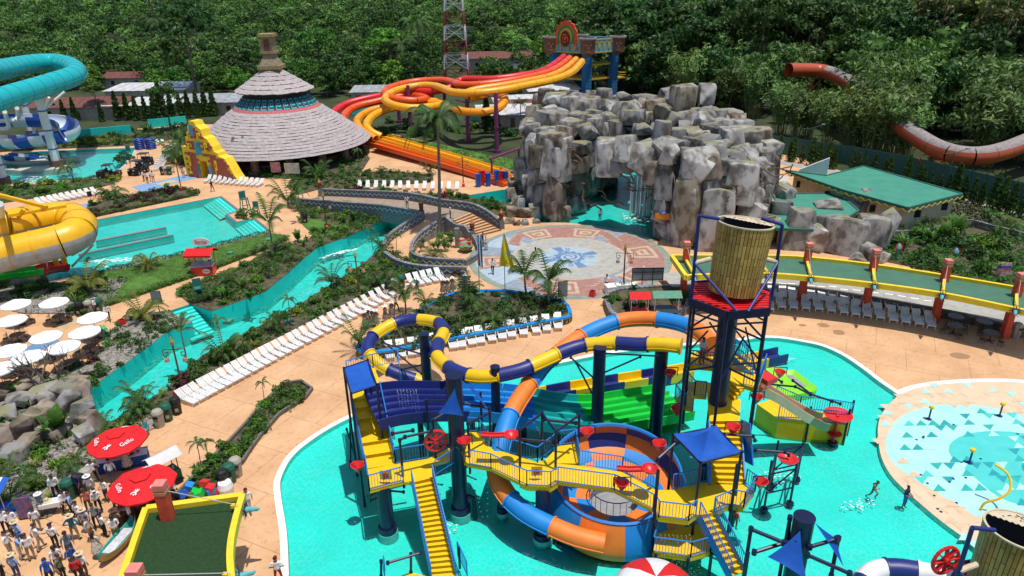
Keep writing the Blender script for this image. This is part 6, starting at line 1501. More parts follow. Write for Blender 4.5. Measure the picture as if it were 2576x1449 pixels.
def nth(i):return ORD[i] if i<20 else ('thirtieth' if i == 29 else ('twenty-' if i<29 else 'thirty-')+ORD[(i % 10)] )
LO = lounger_proto(); tlx = mat('tan_lounger_plastic',(.56,.50,.42),rough=.5)
def lrow(heads,feet,n,lab,group,z=0,jit=.05,mats=None,sc=1.0,end='the left end'):
    """n loungers between two ends, each given as head and foot positions in the photo"""
    (h0,h1),(f0,f1) = heads,feet
    for i in range(n):
        t = i / max(1,n - 1)
        a,c=at(h0[0]+(h1[0] -h0[0])*t,h0[1]+(h1[1] -h0[1])*t,z+.5),at(f0[0]+(f1[0] -f0[0])*t,f0[1]+(f1[1] -f0[1])*t,z)
        d=c -a;m_=a.lerp(c,.48);clone(LO,(m_.x,m_.y,z),math.atan2(d.y,d.x)+rnd.uniform(-jit,jit),(sc*1.1,sc*.88,sc*1.08),'%s from %s of %s' % (nth(i),end,lab),group,mats)
lrow(((449,990),(968,725)),((494,1022),(993,748)),31,'the long white lounger row along the river bed','long row of white loungers along the river bed',end='the near end',sc=.95,jit=.09)
lrow(((1026,698),(1098,684)),((1047,725),(1113,708)),5,'the five white loungers by the low zigzag wall','five loungers by the low zigzag wall')
for i,(x,y) in enumerate(((365,1215),(452,1205),(537,1190),(602,1180),(680,1160),(842,1140),(908,1130),(980,1112),(1046,1100),(1130,1085),(1215,1070),(1285,1055),(1375,1040),(1465,1025),(1548,1010),(1635,995))):
    a,c=t1(x -12,y -60,.5),t1(x+8,y+60,0);d=c -a;clone(LO,(a.lerp(c,.5).x,a.lerp(c,.5).y,0),math.atan2(d.y,d.x)+rnd.uniform(-.06,.06),1.1,nth(i)+' white lounger from the left along the front of the blue planter','loungers in front of the blue planter')
for i,(x,y) in enumerate(((555,850),(645,855),(735,840),(830,845),(925,850),(1015,855),(1112,868),(1205,880),(1300,895),(1388,905),(1480,920),(1580,938),(1678,952),(1768,965),(1863,980))):
    a,c=at(1717.3+(x -8)/3,483+(y -50)/3,.5),at(1717.3+(x+8)/3,483+(y+50)/3,0);d=c -a;m_=a.lerp(c,.5);clone(LO,(m_.x,m_.y,0),math.atan2(d.y,d.x)+rnd.uniform(-.07,.07),1.08,nth(i)+' lounger from the left in the front row under the long canopy','front row under the long canopy')
for i,(x,y) in enumerate(((672,760),(752,765),(826,768),(968,782),(1050,790),(1130,790),(1218,812),(1315,818),(1452,838),(1555,850),(1650,865),(1752,882),(1845,900))):
    a,c=at(1717.3+(x -6)/3,483+(y -48)/3,.5),at(1717.3+(x+6)/3,483+(y+48)/3,0);d=c -a;m_=a.lerp(c,.5);clone(LO,(m_.x,m_.y,0),math.atan2(d.y,d.x)+rnd.uniform(-.07,.07),1.08,nth(i)+' lounger from the left in the back row under the long canopy','back row under the long canopy')
lrow(((528,446),(658,457)),((518,461),(650,470)),11,'the white lounger row before the thatched pavilion','loungers before the pavilion')
lrow(((444,362),(405,420)),((428,366),(390,430)),15,'the slanting white lounger row beside the gate garden','slanting row beside the gate garden')
lrow(((92,504),(232,478)),((112,518),(250,490)),10,'the white lounger row by the painted path','left row by the painted path')
lrow(((905,462),(1150,466)),((905,474),(1150,478)),13,'the white lounger row beyond the bridge wall','far row beyond the bridge wall')
lrow(((396,356),(408,355)),((398,366),(411,365)),2,'the two white loungers by the swim rings','pair by the swim rings')
drop(LO)
# tables, chairs, parasols
def chair_proto():
    t = thing('cafe_chair','x','chair')
    b = B().lathe([(0,.45),(.22,.45),(.22,.42),(0,.42)],10); b.build('seat',BRONZE,t)
    for a in (45,135,225,315):B().cyl((math.cos(R(a))*.17,math.sin(R(a))*.17,.43),(math.cos(R(a))*.22,math.sin(R(a))*.22,0),.02,.018,5).build('leg',BRONZE,t)
    b=B();pts=[(math.cos(R(a))*.24,math.sin(R(a))*.24,.9) for a in range(100,261,20)];b.pipe(pts,.022,5)
    for p in pts: b.cyl((p[0] * .9,p[1] * .9,.44),p,.012,.012,4)
    b.build('backrest',BRONZE,t); return t
def table_proto():
    t=thing('cafe_table','x','table');B().lathe([(0,.74),(.56,.74),(.58,.72),(.56,.70),(0,.70)],20).build('table_top',mat('brown_table_top',(.13,.085,.06),(.09,.06,.045),rough=.5),t)
    B().cyl((0,0,0),(0,0,.7),.05,.05,8).build('pedestal',BRONZE,t)
    for k in range(4):B().beam((0,0,.1),(math.cos(k*1.57)*.4,math.sin(k*1.57)*.4,.02),.05,.04).build('foot',BRONZE,t)
    return t
def parasol_proto(m,r,z,name,n=8,vent=True):
    t = thing(name,'x','parasol')
    B().cyl((0,0,0),(0,0,z+.05),.03,.03,8).build('pole',STEEL,t);B().lathe([(0,.12),(.3,.1),(.32,0)],14).build('base',BRONZE,t)
    for k in range(n):
        a0,a1 = 2 * math.pi * k / n,2 * math.pi * (k + 1) / n; am = (a0 + a1) / 2; b = B()
        rows = []
        for j in range(5):
            f = .16 + .84 * j / 4; zz = z - (.52 * r / 1.5) * f ** 1.15
            rows.append([V((math.cos(a0)*r*f,math.sin(a0)*r*f,zz)),V((math.cos(am)*r*f*.955,math.sin(am)*r*f*.955,zz -.03*f)),V((math.cos(a1)*r*f,math.sin(a1)*r*f,zz))])
        rows.append([p - V((0,0,.1)) for p in rows[-1]])
        b.add([p for q in rows for p in q],[(j*3+i,(j+1)*3+i,(j+1)*3+i+1,j*3+i+1) for j in range(5) for i in range(2)]);b.build('canopy_panel',m,t)
        B().cyl((0,0,z -.1),(math.cos(a0)*r*.97,math.sin(a0)*r*.97,z -.56*r/1.5),.012,.012,4).build('rib',STEEL,t)
    b = B(); b.lathe([(.02,z + .06),(r * .3,z - .07),(r * .31,z - .12)],n); b.build('vent_cap',m,t)
    return t
CH,TBp,PW = chair_proto(),table_proto(),parasol_proto(CANV,1.3,2.6,'white_parasol')
places=['at the top left, touching the left edge','topmost, right of the corner one','second row, cut by the left edge','furthest right, in front of the bins','in the middle of the cluster','right side, nearest the green kerb','lower middle, behind the bare branches','lower left, cut by the left edge','lowest complete one, left of the branches','at the bottom, almost hidden by the left edge']
for i,(u,v) in enumerate(((37,757),(133,752),(25,797),(230,790),(112,838),(210,826),(157,863),(20,872),(67,888),(-8,918))):
    p=at(u,v,2.5);p=V((p.x,p.y,0));clone(PW,p,rnd.uniform(0,1),1,'white eight sided parasol '+places[i])
    clone(TBp,p+V((.02,.02,0)),rnd.uniform(0,6),1,'brown table under the parasol '+places[i],'tables under white parasols')
    for k in range(4):a=k*1.571+rnd.uniform(0,.5);clone(CH,p+V((math.cos(a)*.95,math.sin(a)*.95,0)),a+math.pi+math.pi,1,'dark metal chair at the table under a white parasol','dark chairs under white parasols')
tw=['further left of the two in back','nearer left one beside the loungers','back right, in front of the wall','nearest right, beside the bins']
for i,(x,y) in enumerate(((2060,945),(2055,1015),(2275,985),(2330,1070))):
    p=at(1717.3+x/3,483+y/3,.74);p=V((p.x,p.y,0));clone(TBp,p,0,1.18,'round brown table under the long canopy, '+tw[i],'tables under the canopy')
    for k in range(4):a=k*1.571+.5+i;clone(CH,p+V((math.cos(a)*1.0,math.sin(a)*1.0,0)),a,1,'dark metal chair at the tables under the long canopy','dark chairs under the long canopy')
drop(CH); drop(TBp); drop(PW)
WPRINT = mat('white_print',(.85,.85,.85),rough=.8)
for i,(u,v,r_,lab) in enumerate(((290,1090,1.85,'red parasol with white print by the boulders, further back'),(352,1196,1.95,'red parasol with white print above the crowd, nearer one'))):
    pr=parasol_proto(REDC,r_,2.85,'red_parasol',6);p=at(u,v,2.8);o=clone(pr,(p.x,p.y,0),.3+i*.2,1,lab);drop(pr);o.name='red_parasol'
    for k,(a,body) in enumerate(((250,'rooster'),(190,'Gallo'),(310,'Gallo'),(70,'rooster'))):
        f=.66;rr=r_*f;zz=2.85 -(.52*r_/1.5)*f ** 1.15+.07;dirv=V((math.cos(R(a)),math.sin(R(a)),0));org=V((p.x,p.y,zz))+dirv*rr*.95;rgt=V((-dirv.y,dirv.x,0));upv=(-dirv*.93+V((0,0,.36))).normalized()
        if body == 'Gallo': q = text(body,'printed_name',WPRINT,.42,o,upright(org,rgt,upv))
        else:
            b = B(); M = upright(org,rgt,upv)                # cock's head: beak, comb and wattle strokes
            for pts in (((-.22,-.12),(-.05,.02),(-.02,.1),(-.2,.0)),((-.05,.02),(.12,.16),(.2,.1),(.05,-.06)),((-.02,.12),(.02,.26),(.06,.14)),((.07,.14),(.13,.27),(.15,.15)),((.15,.14),(.24,.24),(.22,.11)),((.02,-.06),(.1,-.2),(.14,-.05)),((-.1,-.1),(-.02,-.2),(.02,-.07))):b.add([M @ V((x,y,.01)) for x,y in pts],[tuple(range(len(pts)))])
            b.build('printed_emblem',WPRINT,o)
# bins
def bin_proto(m):
    t = thing('litter_bin','x','bin'); b = B()
    b.lathe([(.30,0),(.36,.95),(.36,.98)],8,(0,0,0),0,R(22.5),R(382.5)); b.build('body',m,t)
    B().lathe([(.38,.96),(.38,1.06),(.30,1.22),(.12,1.28),(0,1.28)],8,(0,0,0),0,R(22.5),R(382.5)).build('lid',m,t);B().box((0,-.35,.82),(.3,.06,.16)).build('opening',BLACK,t);B().box((0,-.34,.45),(.22,.03,.25)).build('sticker',mat('bin_sticker',(.35,.33,.2),rough=.7),t);return t
BP = {'beige': bin_proto(BINT),'green': bin_proto(BING),'black': bin_proto(BLACK)}
for u,v,c_,lab in ((403,1072,'beige','at the near end of the long lounger row'),(424,1057,'green','at the near end of the long lounger row'),(447,1040,'black','at the near end of the long lounger row'),(566,1228,'black','at the planter strip by the pool'),(582,1212,'green','at the planter strip by the pool'),(598,1196,'beige','at the planter strip by the pool'),
                      (979,738,'black','beside the five short row loungers'),(994,732,'beige','beside the five short row loungers'),(1011,724,'green','beside the five short row loungers'),(204,793,'black','behind the white parasols'),(228,789,'beige','behind the white parasols'),(250,785,'green','behind the white parasols'),
                      (180,1252,'green','among the crowd'),(208,1240,'black','among the crowd'),(226,1225,'beige','among the crowd'),(2525,845,'green','at the right end of the canopy'),(2552,848,'beige','at the right end of the canopy'),(768,562,'black','on the small lawn by the bridge'),(410,440,'black','beside the utility vehicles'),(418,440,'beige','beside the utility vehicles'),(428,440,'green','beside the utility vehicles')):
    p = at(u,v); clone(BP[c_],p,rnd.uniform(-.3,.3) + .3,1.12,'%s litter bin %s' % (c_,lab))
for k in BP: drop(BP[k])
# lamp posts with fret arms and clay lanterns
lpst=thing('lamp_post','x','lamp post');LB=mat('lamp_brown',(.12,.05,.03),(.08,.035,.02),rough=.7,sc=4);LCL=mat('lantern_clay',(.42,.24,.16),rough=.8)
B().cyl((0,0,0),(0,0,4.3),.085,.065,8).build('pole',LB,lpst);B().lathe([(.2,0),(.22,.5),(.1,.6)],8).build('base',RED,lpst)
B().lathe([(.0,4.2),(.13,4.3),(.16,4.55),(.08,4.8),(0,5.1)],8).build('finial',mat('lamp_gold',(.42,.30,.06),rough=.6),lpst)
for s_ in (-1,1):
    b = B()
    for x0,z0,x1,z1 in ((.05,3.9,.85,3.9),(.85,3.9,.85,3.35),(.85,3.35,.5,3.35),(.5,3.35,.5,3.65),(.5,3.65,.7,3.65),(.68,3.35,.68,3.15)):b.beam((s_*x0,0,z0),(s_*x1,0,z1),.05,.05)
    b.build('fret_arm',LB,lpst);B().lathe([(0,3.16),(.16,3.12),(.2,2.85),(.12,2.82),(0,2.82)],8,(s_*.68,0,0)).build('lantern',LCL,lpst)
for u,v,lab in ((462,988,'standing over the lazy river near the loungers'),(1568,726,'at the right side of the round plaza'),(905,748,'behind the far end of the long lounger row'),(457,480,'on the painted path left of the gate'),(823,578,'on the small lawn by the bridge'),(1166,470,'behind the bridge by the racer runout')):
    clone(lpst,at(u,v),rnd.uniform(-.2,.2),1,'fret armed lamp post ' + lab)
drop(lpst)
# flags
FB1=mat('flag_sky_blue',(.06,.30,.62),rough=.8);FY=mat('flag_yellow',(.75,.58,.03),(.68,.50,.02),rough=.8,sc=2);FW=mat('flag_white',(.75,.76,.78),rough=.8)
for u,v,zt,w_,mats_,lab in ((1207,752,6.9,.42,[FB1,FW,FB1],'flagpole with limp sky blue and white flag by the planter'),(1271,760,7.2,1.55,[FY],'flagpole with yellow flag by the planter')):
    p=at(u,v);t=thing('flag_pole',lab,'flag',p);B().cyl(p,p+V((0,0,zt)),.045,.035,8).build('pole',STEEL,t)
    B().box(p+V((0,0,.35)),(.9,.9,.7),.3).build('green_base',mat('base_green',(.04,.22,.15),rough=.8),t)
    nx,nz = 9,10; hh = 3.3
    for s_ in range(len(mats_)):
        b = B(); vs = []
        for i in range(nx):
            for j in range(nz):
                x=(s_+i/(nx -1))/len(mats_);zz=j/(nz -1);sp_=.10+.9*(1 -zz) if len(mats_) == 1 else 1
                sx=1 if len(mats_)>1 else (1 if x>.5 else 1);xx=(x -(.35 if len(mats_) == 1 else 0))*w_*sp_
                vs.append(p+V((xx,.16*math.sin(x*9+zz*3)*sp_,zt -.05 -hh*(1 -zz) -(x -.3) ** 2*.6*(1 -zz))))
        b.add(vs,[(i*nz+j,(i+1)*nz+j,(i+1)*nz+j+1,i*nz+j+1) for i in range(nx -1) for j in range(nz -1)]);b.build('flag_cloth',mats_[s_],t,60)
    if len(mats_) == 1:text('Ag','flag_lettering',FB1,.5,t,upright(p+V((.35,-.22,zt -1.9)),V((.3,0,1)).normalized(),V((-1,0,.3)).normalized()))
# ---------------------------------------------------------------- vegetation
def np_mesh(name,vs,nq,mats,mi=None,k=4):
    me=bpy.data.meshes.new(name);me.vertices.add(len(vs));me.vertices.foreach_set('co',vs.astype(np.float32).ravel())
    me.loops.add(nq*k);me.loops.foreach_set('vertex_index',np.arange(nq*k,dtype=np.int32));me.polygons.add(nq)
    me.polygons.foreach_set('loop_start',np.arange(0,nq*k,k,dtype=np.int32));me.polygons.foreach_set('loop_total',np.full(nq,k,dtype=np.int32))
    for m_ in (mats if isinstance(mats,list) else [mats]): me.materials.append(m_)
    if mi is not None: me.polygons.foreach_set('material_index',mi.astype(np.int32))
    me.update(calc_edges=True); me.validate(); return me
def leaves(c,nrm,size,rg,asp=.5,jit=.6):
    """leaf quads at centres c facing roughly nrm"""
    n = len(c); nn = nrm + rg.normal(0,jit,(n,3)); nn /= np.linalg.norm(nn,axis=1,keepdims=True) + 1e-9
    t=rg.normal(0,1,(n,3));t -= nn*(t*nn).sum(1,keepdims=True);t /= np.linalg.norm(t,axis=1,keepdims=True)+1e-9
    s = np.cross(nn,t); L = (size * rg.uniform(.6,1.3,(n,1)))
    t,s = t * L,s * L * asp
    return np.stack([c - t,c - t * .1 + s,c + t,c - t * .1 - s],1).reshape(-1,3)
def crown_pts(rg,n,rx,rz,clumps,cr,low=-.35,flat=1.0):
    cc = []
    while len(cc) < clumps:
        v = rg.normal(0,1,3); v /= np.linalg.norm(v)
        if v[2] < low: continue
        cc.append(v * rg.uniform(.45,1.0) * np.array([rx,rx,rz]))
    cc=np.array(cc);k=rg.integers(0,clumps,n);d=rg.normal(0,1,(n,3));d /= np.linalg.norm(d,axis=1,keepdims=True);d[:,2]=np.abs(d[:,2])*1.0 -.18*(rg.random(n)<.4)
    r = cr * rg.uniform(.75,1.05,(n,1)) * (rg.uniform(.7,1.3,clumps)[k])[:,None]
    return cc[k] + d * r * np.array([1,1,flat]),d
def crown(seed,m,n=1500,rx=4.2,rz=3.2,clumps=26,cr=1.35,leaf=.42,asp=.5,flat=.75,low=-.35):
    rg=np.random.default_rng(seed);p,d=crown_pts(rg,n,rx,rz,clumps,cr,low,flat);return np_mesh('crown',leaves(p,d,leaf,rg,asp),n,m)
def trunk(seed,h,r,m,spread=2.2,limbs=5):
    rg=random.Random(seed);b=B();pts=[V((0,0,-.2)),V((rg.uniform(-.2,.2),rg.uniform(-.2,.2),h*.4)),V((rg.uniform(-.4,.4),rg.uniform(-.4,.4),h*.8)),V((0,0,h*1.1))]
    for i in range(3): b.cyl(pts[i],pts[i + 1],r * (1 - .25 * i),r * (1 - .25 * (i + 1)),7,0,False)
    for k in range(limbs):
        a=rg.uniform(0,6.28);s=pts[1].lerp(pts[3],rg.uniform(.2,.8));e=s+V((math.cos(a)*spread,math.sin(a)*spread,rg.uniform(.6,2)));b.cyl(s,e,r*.4,r*.12,5,0,False)
    return b.mesh('trunk',m)
TV = []   # (crown mesh, trunk mesh, crown height)
for s,m_,kw,h in ((1,F_MID,{},10),(2,F_MID,dict(rx=3.6,rz=3.8,clumps=22),11),(3,F_DARK,dict(rx=5,rz=4.2,clumps=36,cr=1.5,n=2000),11),(4,F_DARK,dict(rx=4.4,rz=5.0,clumps=36,n=1900),12),(5,F_BRIGHT,dict(rx=4.2,rz=2.6,clumps=20),10),(6,F_OLIVE,dict(rx=4.6,rz=2.6,clumps=20,cr=1.2,flat=.55),12),(7,F_MID,dict(rx=3.2,rz=4.6,clumps=24,leaf=.36),11),(8,F_DARK,dict(rx=3.8,rz=3.4,clumps=24),10),(9,F_DARK,dict(rx=4.2,rz=5.6,clumps=44,n=2300,low=-.8),5.6),(10,F_MID,dict(rx=3.9,rz=5.2,clumps=40,n=2200,low=-.8),5.2),(11,F_BAM,dict(rx=3.8,rz=5.0,clumps=40,n=2200,low=-.8,cr=1.2,asp=.35),5.0),(12,F_BRIGHT,dict(rx=3.9,rz=4.4,clumps=36,n=2000,low=-.8),4.6)):
    TV.append((crown(s,m_,**{**dict(n=1500),**kw}),trunk(s,h,.28,BARK),h))
def bamboo(seed):
    rg = np.random.default_rng(seed); P,N = [],[]; b = B()
    for k in range(34):
        a=rg.uniform(0,6.28);H_=rg.uniform(9,15);lean=rg.uniform(1.5,4.2);b0=np.array([math.cos(a),math.sin(a),0])*rg.uniform(.2,1.2)
        t=np.linspace(.3,1,44);x=b0+np.outer(lean*t ** 2.2,[math.cos(a),math.sin(a),0]);z=H_*(t -.28*t ** 3.5);c=x.copy();c[:,2]=z
        c += rg.normal(0,.38,c.shape);P.append(c);N.append(np.tile([math.cos(a),math.sin(a),.9],(44,1)))
        b.cyl((*b0[:2],0),tuple(c[20] * .9),.06,.03,4,0,False)
    P,N=np.concatenate(P),np.concatenate(N);return np_mesh('foliage',leaves(P,N,.48,rg,.33,.7),len(P),F_BAM),b.mesh('culms',mat('bamboo_culm',(.22,.21,.07),rough=.6))
BV = [bamboo(30 + k) for k in range(3)]
TN = 0
def tree(x,y,v,sc,label,group,rz=None,szz=1.0):
    cr,tr,h=TV[v];t=thing('tree',label,'tree',(0,0,0),group);a=obj('crown',cr,t);a.location=(0,0,h);c=obj('trunk',tr,t)
    t.location=(x,y,0);t.scale=(sc,sc,sc*szz);t.rotation_euler=(0,0,rnd.uniform(0,6.28) if rz is None else rz);return t
# where nothing grows: houses, mast, tower, slides
KEEP=[(at(200,303),15),(at(345,300),12),(at(370,268),13),(at(435,262),7),(at(320,222),9),(at(520,290),14),(at(470,290),6),(at(1255,180),17),(at(1290,205),9),(at(1395,258),8),(at(1355,285),9),(at(1322,305),8),(lc,6),(tow.location,15),(at(500,82),14),(at(690,82),12),(tb,12),(V((25,186,0)),10)]
def blocked(x,y):return (.36<x/y<.475 and y<168) or (.475 <= x/y<.66 and y<134) or (150<y<232 and abs(x/y+.07)<.034) or any((x -p.x) ** 2+(y -p.y) ** 2<r_*r_ for p,r_ in KEEP) or inside((x,y),DECK_OUT)
rg = random.Random(77); cand = []
y = 112.0
while y < 330:
    x = -.78 * y - 10
    while x < .82 * y + 10:
        q = (x + rg.uniform(-2.4,2.4),y + rg.uniform(-2.4,2.4)); u_ = q[0] / q[1]
        ymin=197 if u_<-.18 else (204 -max(0,u_+.18)*60 if u_<.1 else (190 -(u_ -.1)*150 if u_<.35 else 150 -(u_ -.35)*130))
        if u_ < -.52: ymin = 215
        if q[1] > max(ymin,112) and not blocked(*q): cand.append((q[0],q[1],u_))
        x += 7.2
    y += 6.6
cand.sort(key=lambda c: c[1]); near,rest = cand[:290],cand[290:]
for x,y,u_ in near:
    right = u_ > .12; r_ = rg.random()
    if right and u_ > .2 and r_ < (.6 if y < 150 else .3) and y < 190:
        f_,c_=BV[rg.randrange(3)];t=thing('bamboo_clump','tall feathery bamboo clump in the wood behind the green fence','bamboo',(0,0,0),'bamboo behind the fence');obj('foliage',f_,t);obj('culms',c_,t);t.location=(x,y,0);s_=rg.uniform(1.0,1.5);t.scale=(s_,)*3;t.rotation_euler=(0,0,rg.uniform(0,6.28));continue
    v=(rg.choice((8,9,10,10,9)) if y<165 or rg.random()<.4 else rg.choice((2,3,8,9,10,5 if u_>.45 else 3,4 if u_>.45 else 2))) if right else (rg.choice((8,9,9,11)) if y<222 else rg.choice((0,1,6,0,1,4,9,2,9)))
    sc=(rg.uniform(1.2,1.75) if v in (8,9,10) else rg.uniform(1.2,1.6)) if right else rg.uniform(.85,1.25)*(.78 if y<222 else 1)
    kd={4:'bright green',5:'olive',2:'dark round',3:'tall dark',7:'dark',8:'dense dark',9:'dense green',10:'feathery'}.get(v,'mid green')
    zone=('in the wood behind the slide tower' if u_<.2 else 'in the wood behind the cave' if u_<.38 else 'in the wood around the orange slide' if u_<.6 else 'in the wood at the right edge') if right else ('in the forest behind the racer slide' if u_>-.2 else 'in the forest behind the houses' if u_>-.5 else 'in the forest behind the turquoise tube')
    lab,grp = kd + ' tree ' + zone,kd + ' trees ' + zone
    tree(x,y,v,sc,lab,grp)
for u,v,s_ in ((2190,402,1.15),(2215,392,1.25),(2240,408,1.1),(2130,385,1.0),(2165,378,1.3),(2080,372,.95),(2000,352,.9),(1960,345,1.0),(2270,415,1.0),(2030,350,.85)):
    f_,c_=BV[rg.randrange(3)];p=at(u,v);t=thing('bamboo_clump','loose bamboo clump standing between the fence and the orange slide','bamboo',(0,0,0),'bamboo before the orange slide');obj('foliage',f_,t);obj('culms',c_,t);t.location=(p.x,p.y,0);t.scale=(s_,)*3;t.rotation_euler=(0,0,rg.uniform(0,6.28))
# a few that stand out
for u,v_,k,sc,lab in ((500,262,3,1.55,'big round dark tree behind the white houses'),(985,215,4,1.25,'bright green round tree left of the lattice mast'),(1385,235,4,1.15,'bright green tree directly left of the slide tower'),(1495,190,4,1.0,'bright crown showing above the slide tower pots'),(2330,260,5,1.75,'yellowish umbrella shaped tree upper right'),(2480,300,5,1.6,'thin olive tree with pale branches upper right'),(250,300,1,.62,'small tree between the rust roof and the white roof'),(430,330,1,.7,'dark bushy tree behind the teal trough')):
    p = at(u,v_); tree(p.x,p.y,k,sc,lab,None)
# the far wood, one mass
def far_wood():
    g = np.random.default_rng(5); C,S = [(x,y) for x,y,_ in rest],[]
    y = 330.0
    while y < 620:
        st = 7.5 + (y - 330) * .014; x = -.8 * y - 20
        while x < .8 * y + 20: C.append((x + g.uniform(-3,3),y + g.uniform(-3,3))); x += st
        y += st * 1.05
    V_,NQ,TN_ = [],0,[]
    for i,(x,y) in enumerate(C):
        if blocked(x,y): continue
        n=560 if y<345 else (430 if y<400 else (150 if y<470 else 60));s=g.uniform(.75,1.5);rx=4.4*s;rz=3.4*s;hh=(g.uniform(5,8.5) if y<285 else g.uniform(9,15))+(2.5 if x>.1*y else 0);lo_=-.3;n=int(n*1.3) if y<285 else n
        p,d=crown_pts(g,n,rx*.9,rz*(1.35 if y<285 else 1),14,1.35*s,-.85 if y<285 else -.3,.7);TN_.append(np.full(n,g.choice((.55,.75,.9,1.05,1.3,1.5))));V_.append(leaves(p+np.array([x,y,hh]),d,.52 if y<345 else (.60 if y<400 else (1.0 if y<470 else 1.6)),g,.5,.6));NQ += n
    me=np_mesh('far_wood',np.concatenate(V_),NQ,F_FAR);me.attributes.new('tone','FLOAT','FACE').data.foreach_set('value',np.concatenate(TN_).astype(np.float32));o=obj('far_wood',me);tag(o,'dense green wood covering the far background','wood',kind='stuff')
far_wood()
# palms
def frond(b,base,az,L,rise,droop,nseg=9,lw=.55,lf=2,w0=.05):
    """arched frond with paired leaflets"""
    pts = []
    for i in range(nseg + 1):
        t=i/nseg;r_=L*(t -.12*t*t);z=rise*L*math.sin(t*1.4) -droop*L*t ** 2.4;pts.append(V(base)+V((math.cos(az)*r_,math.sin(az)*r_,z)))
    for p,q in zip(pts,pts[1:]): b.beam(p,q,w0,.03)
    sd = V((-math.sin(az),math.cos(az),0))
    for i in range(1,nseg):
        for j in range(lf):
            t=(i+j/lf)/nseg;p=pts[i].lerp(pts[i+1],j/lf);d=(pts[i+1] -pts[i]).normalized();l_=lw*(1 -abs(t -.42)*1.25)
            if l_ < .08: l_ = .08
            for sg in (-1,1):
                e = p + sd * sg * l_ * .85 + d * l_ * .55 - V((0,0,l_ * .5)); w_ = d * .05 * max(1,L / 2.4)
                b.add([p - w_,p + w_,e],[(0,1,2)])
def palm_meshes(seed,nf,L,lw,m,rise=.45,droop=.75,up0=0,th=0,tr=.16,nseg=9,lf=2):
    r_ = random.Random(seed); b = B()
    for k in range(nf):
        a=2*math.pi*k/nf*1.618*1.0+r_.uniform(-.2,.2);f=r_.random();frond(b,(0,0,th),a,L*r_.uniform(.8,1.1),rise*(.5+1.1*f),droop*(1.15 -.5*f),nseg,lw,lf)
    me = b.mesh('fronds',m); tm = None
    if th:
        t=B();lean=r_.uniform(-.05,.05);pts=[V((lean*th*(1 -z/th) ** 2*2,0,z)) for z in (-.2,th*.25,th*.5,th*.75,th)]
        for i in range(4): t.cyl(pts[i],pts[i + 1],tr * (1.15 - .1 * i),tr * (1.05 - .1 * i),8,0,False)
        tm = t.mesh('trunk',PBARK)
    return me,tm
def plant(name,label,cat,meshes,loc,rz,sc,group):
    t = thing(name,label,cat,(0,0,0),group)
    for nm,me in meshes:
        if me: obj(nm,me,t)
    t.location = loc; t.rotation_euler = (0,0,rz); t.scale = (sc,) * 3; return t
COCO = palm_meshes(1,20,4.6,1.0,F_PALM,.5,.9,0,14.2,.2,12,3)
p=at(1116,590);plant('coconut_palm','tall coconut palm standing in the ramp planter before the racer slide','palm',(('fronds',COCO[0]),('trunk',COCO[1])),(p.x,p.y,0),1.0,1.0,None)
COC2 = palm_meshes(2,18,4.4,.95,F_PALM,.5,.85,0,10,.2,10,2)
for u,v,sc,lab in ((1060,205,1.6,'leaning coconut palm left of the lattice mast'),(430,195,1.6,'coconut palm rising from the left forest'),(1020,225,1.2,'coconut palm behind the racer loops'),(2490,400,1.0,'dark palm behind the fence at the right edge'),(2540,380,1.1,'second dark palm behind the fence at the right edge'),(20,215,1.4,'palm at the left edge above the turquoise tube'),(1310,330,.55,'small palm beside the cave and racer lawn')):
    p=at(u,v);plant('coconut_palm',lab,'palm',(('fronds',COC2[0]),('trunk',COC2[1])),(p.x,p.y,0),rnd.uniform(0,6),sc,None)
PY=[palm_meshes(10,13,1.9,.5,F_PALM,.75,.7,0,.35,.12),palm_meshes(11,15,2.0,.5,F_PALMY,.7,.65,0,.4,.14),palm_meshes(12,11,1.7,.45,F_PALM,.9,.6,0,2.6,.06),palm_meshes(13,16,2.4,.6,F_PALM,.9,.55,0,.3,.1),palm_meshes(14,8,1.3,.34,F_PALM,.6,.8,0,3.4,.05,8,2),palm_meshes(15,13,1.45,.55,F_PALM,1.05,.6,0,1.5,.07,8,2)]
def young_palm(u,v,k,sc,lab,grp,z=0):
    p=at(u,v,z);plant('garden_palm',lab,'palm',(('fronds',PY[k][0]),('trunk',PY[k][1])),(p.x,p.y,z),rnd.uniform(0,6),sc,grp)
def banana_mesh(seed,n=9,L=1.6,m=F_BAN,w_=.22,upr=.8):
    r_ = random.Random(seed); b = B()
    for k in range(n):
        a=r_.uniform(0,6.28);H_=L*r_.uniform(.7,1.15);out=L*r_.uniform(.25,.75)*(1.2 -upr*.5);sd=V((-math.sin(a),math.cos(a),0));st=V((math.cos(a)*.06,math.sin(a)*.06,.0));rows=[]
        for i in range(7):
            t=i/6;c=st+V((math.cos(a)*out*t ** 1.6,math.sin(a)*out*t ** 1.6,H_*(t -.32*t ** 3)));ww=w_*L/1.6*math.sin(min(1,.1+t*.95)*math.pi) ** .7 if t>.2 else .02
            rows.append((c - sd * ww + V((0,0,ww * .3)),c,c + sd * ww + V((0,0,ww * .3))))
        b.add([p for q in rows for p in q],[(i*3+j,i*3+j+1,i*3+j+4,i*3+j+3) for i in range(6) for j in range(2)])
    return b.mesh('leaves',m)
BAN=[banana_mesh(s) for s in (1,2,3)];BIRD=[banana_mesh(s,14,1.0,F_MID,.13,.6) for s in (5,6)];AGA=[banana_mesh(s,22,.9,mm,.05,.3) for s,mm in ((8,F_MID),(9,F_YEL))]
SHR = {}
for nm,mm,s in (('green',F_MID,1),('green2',F_MID,2),('dark',F_DARK,3),('bright',F_BRIGHT,4),('yellow',F_YEL,5),('red',F_RED,6),('dry',F_DRY,7)):
    SHR[nm] = crown(50 + s,mm,420,.62,.55,12,.26,.105,.5,.9,-.15)
CYP = None
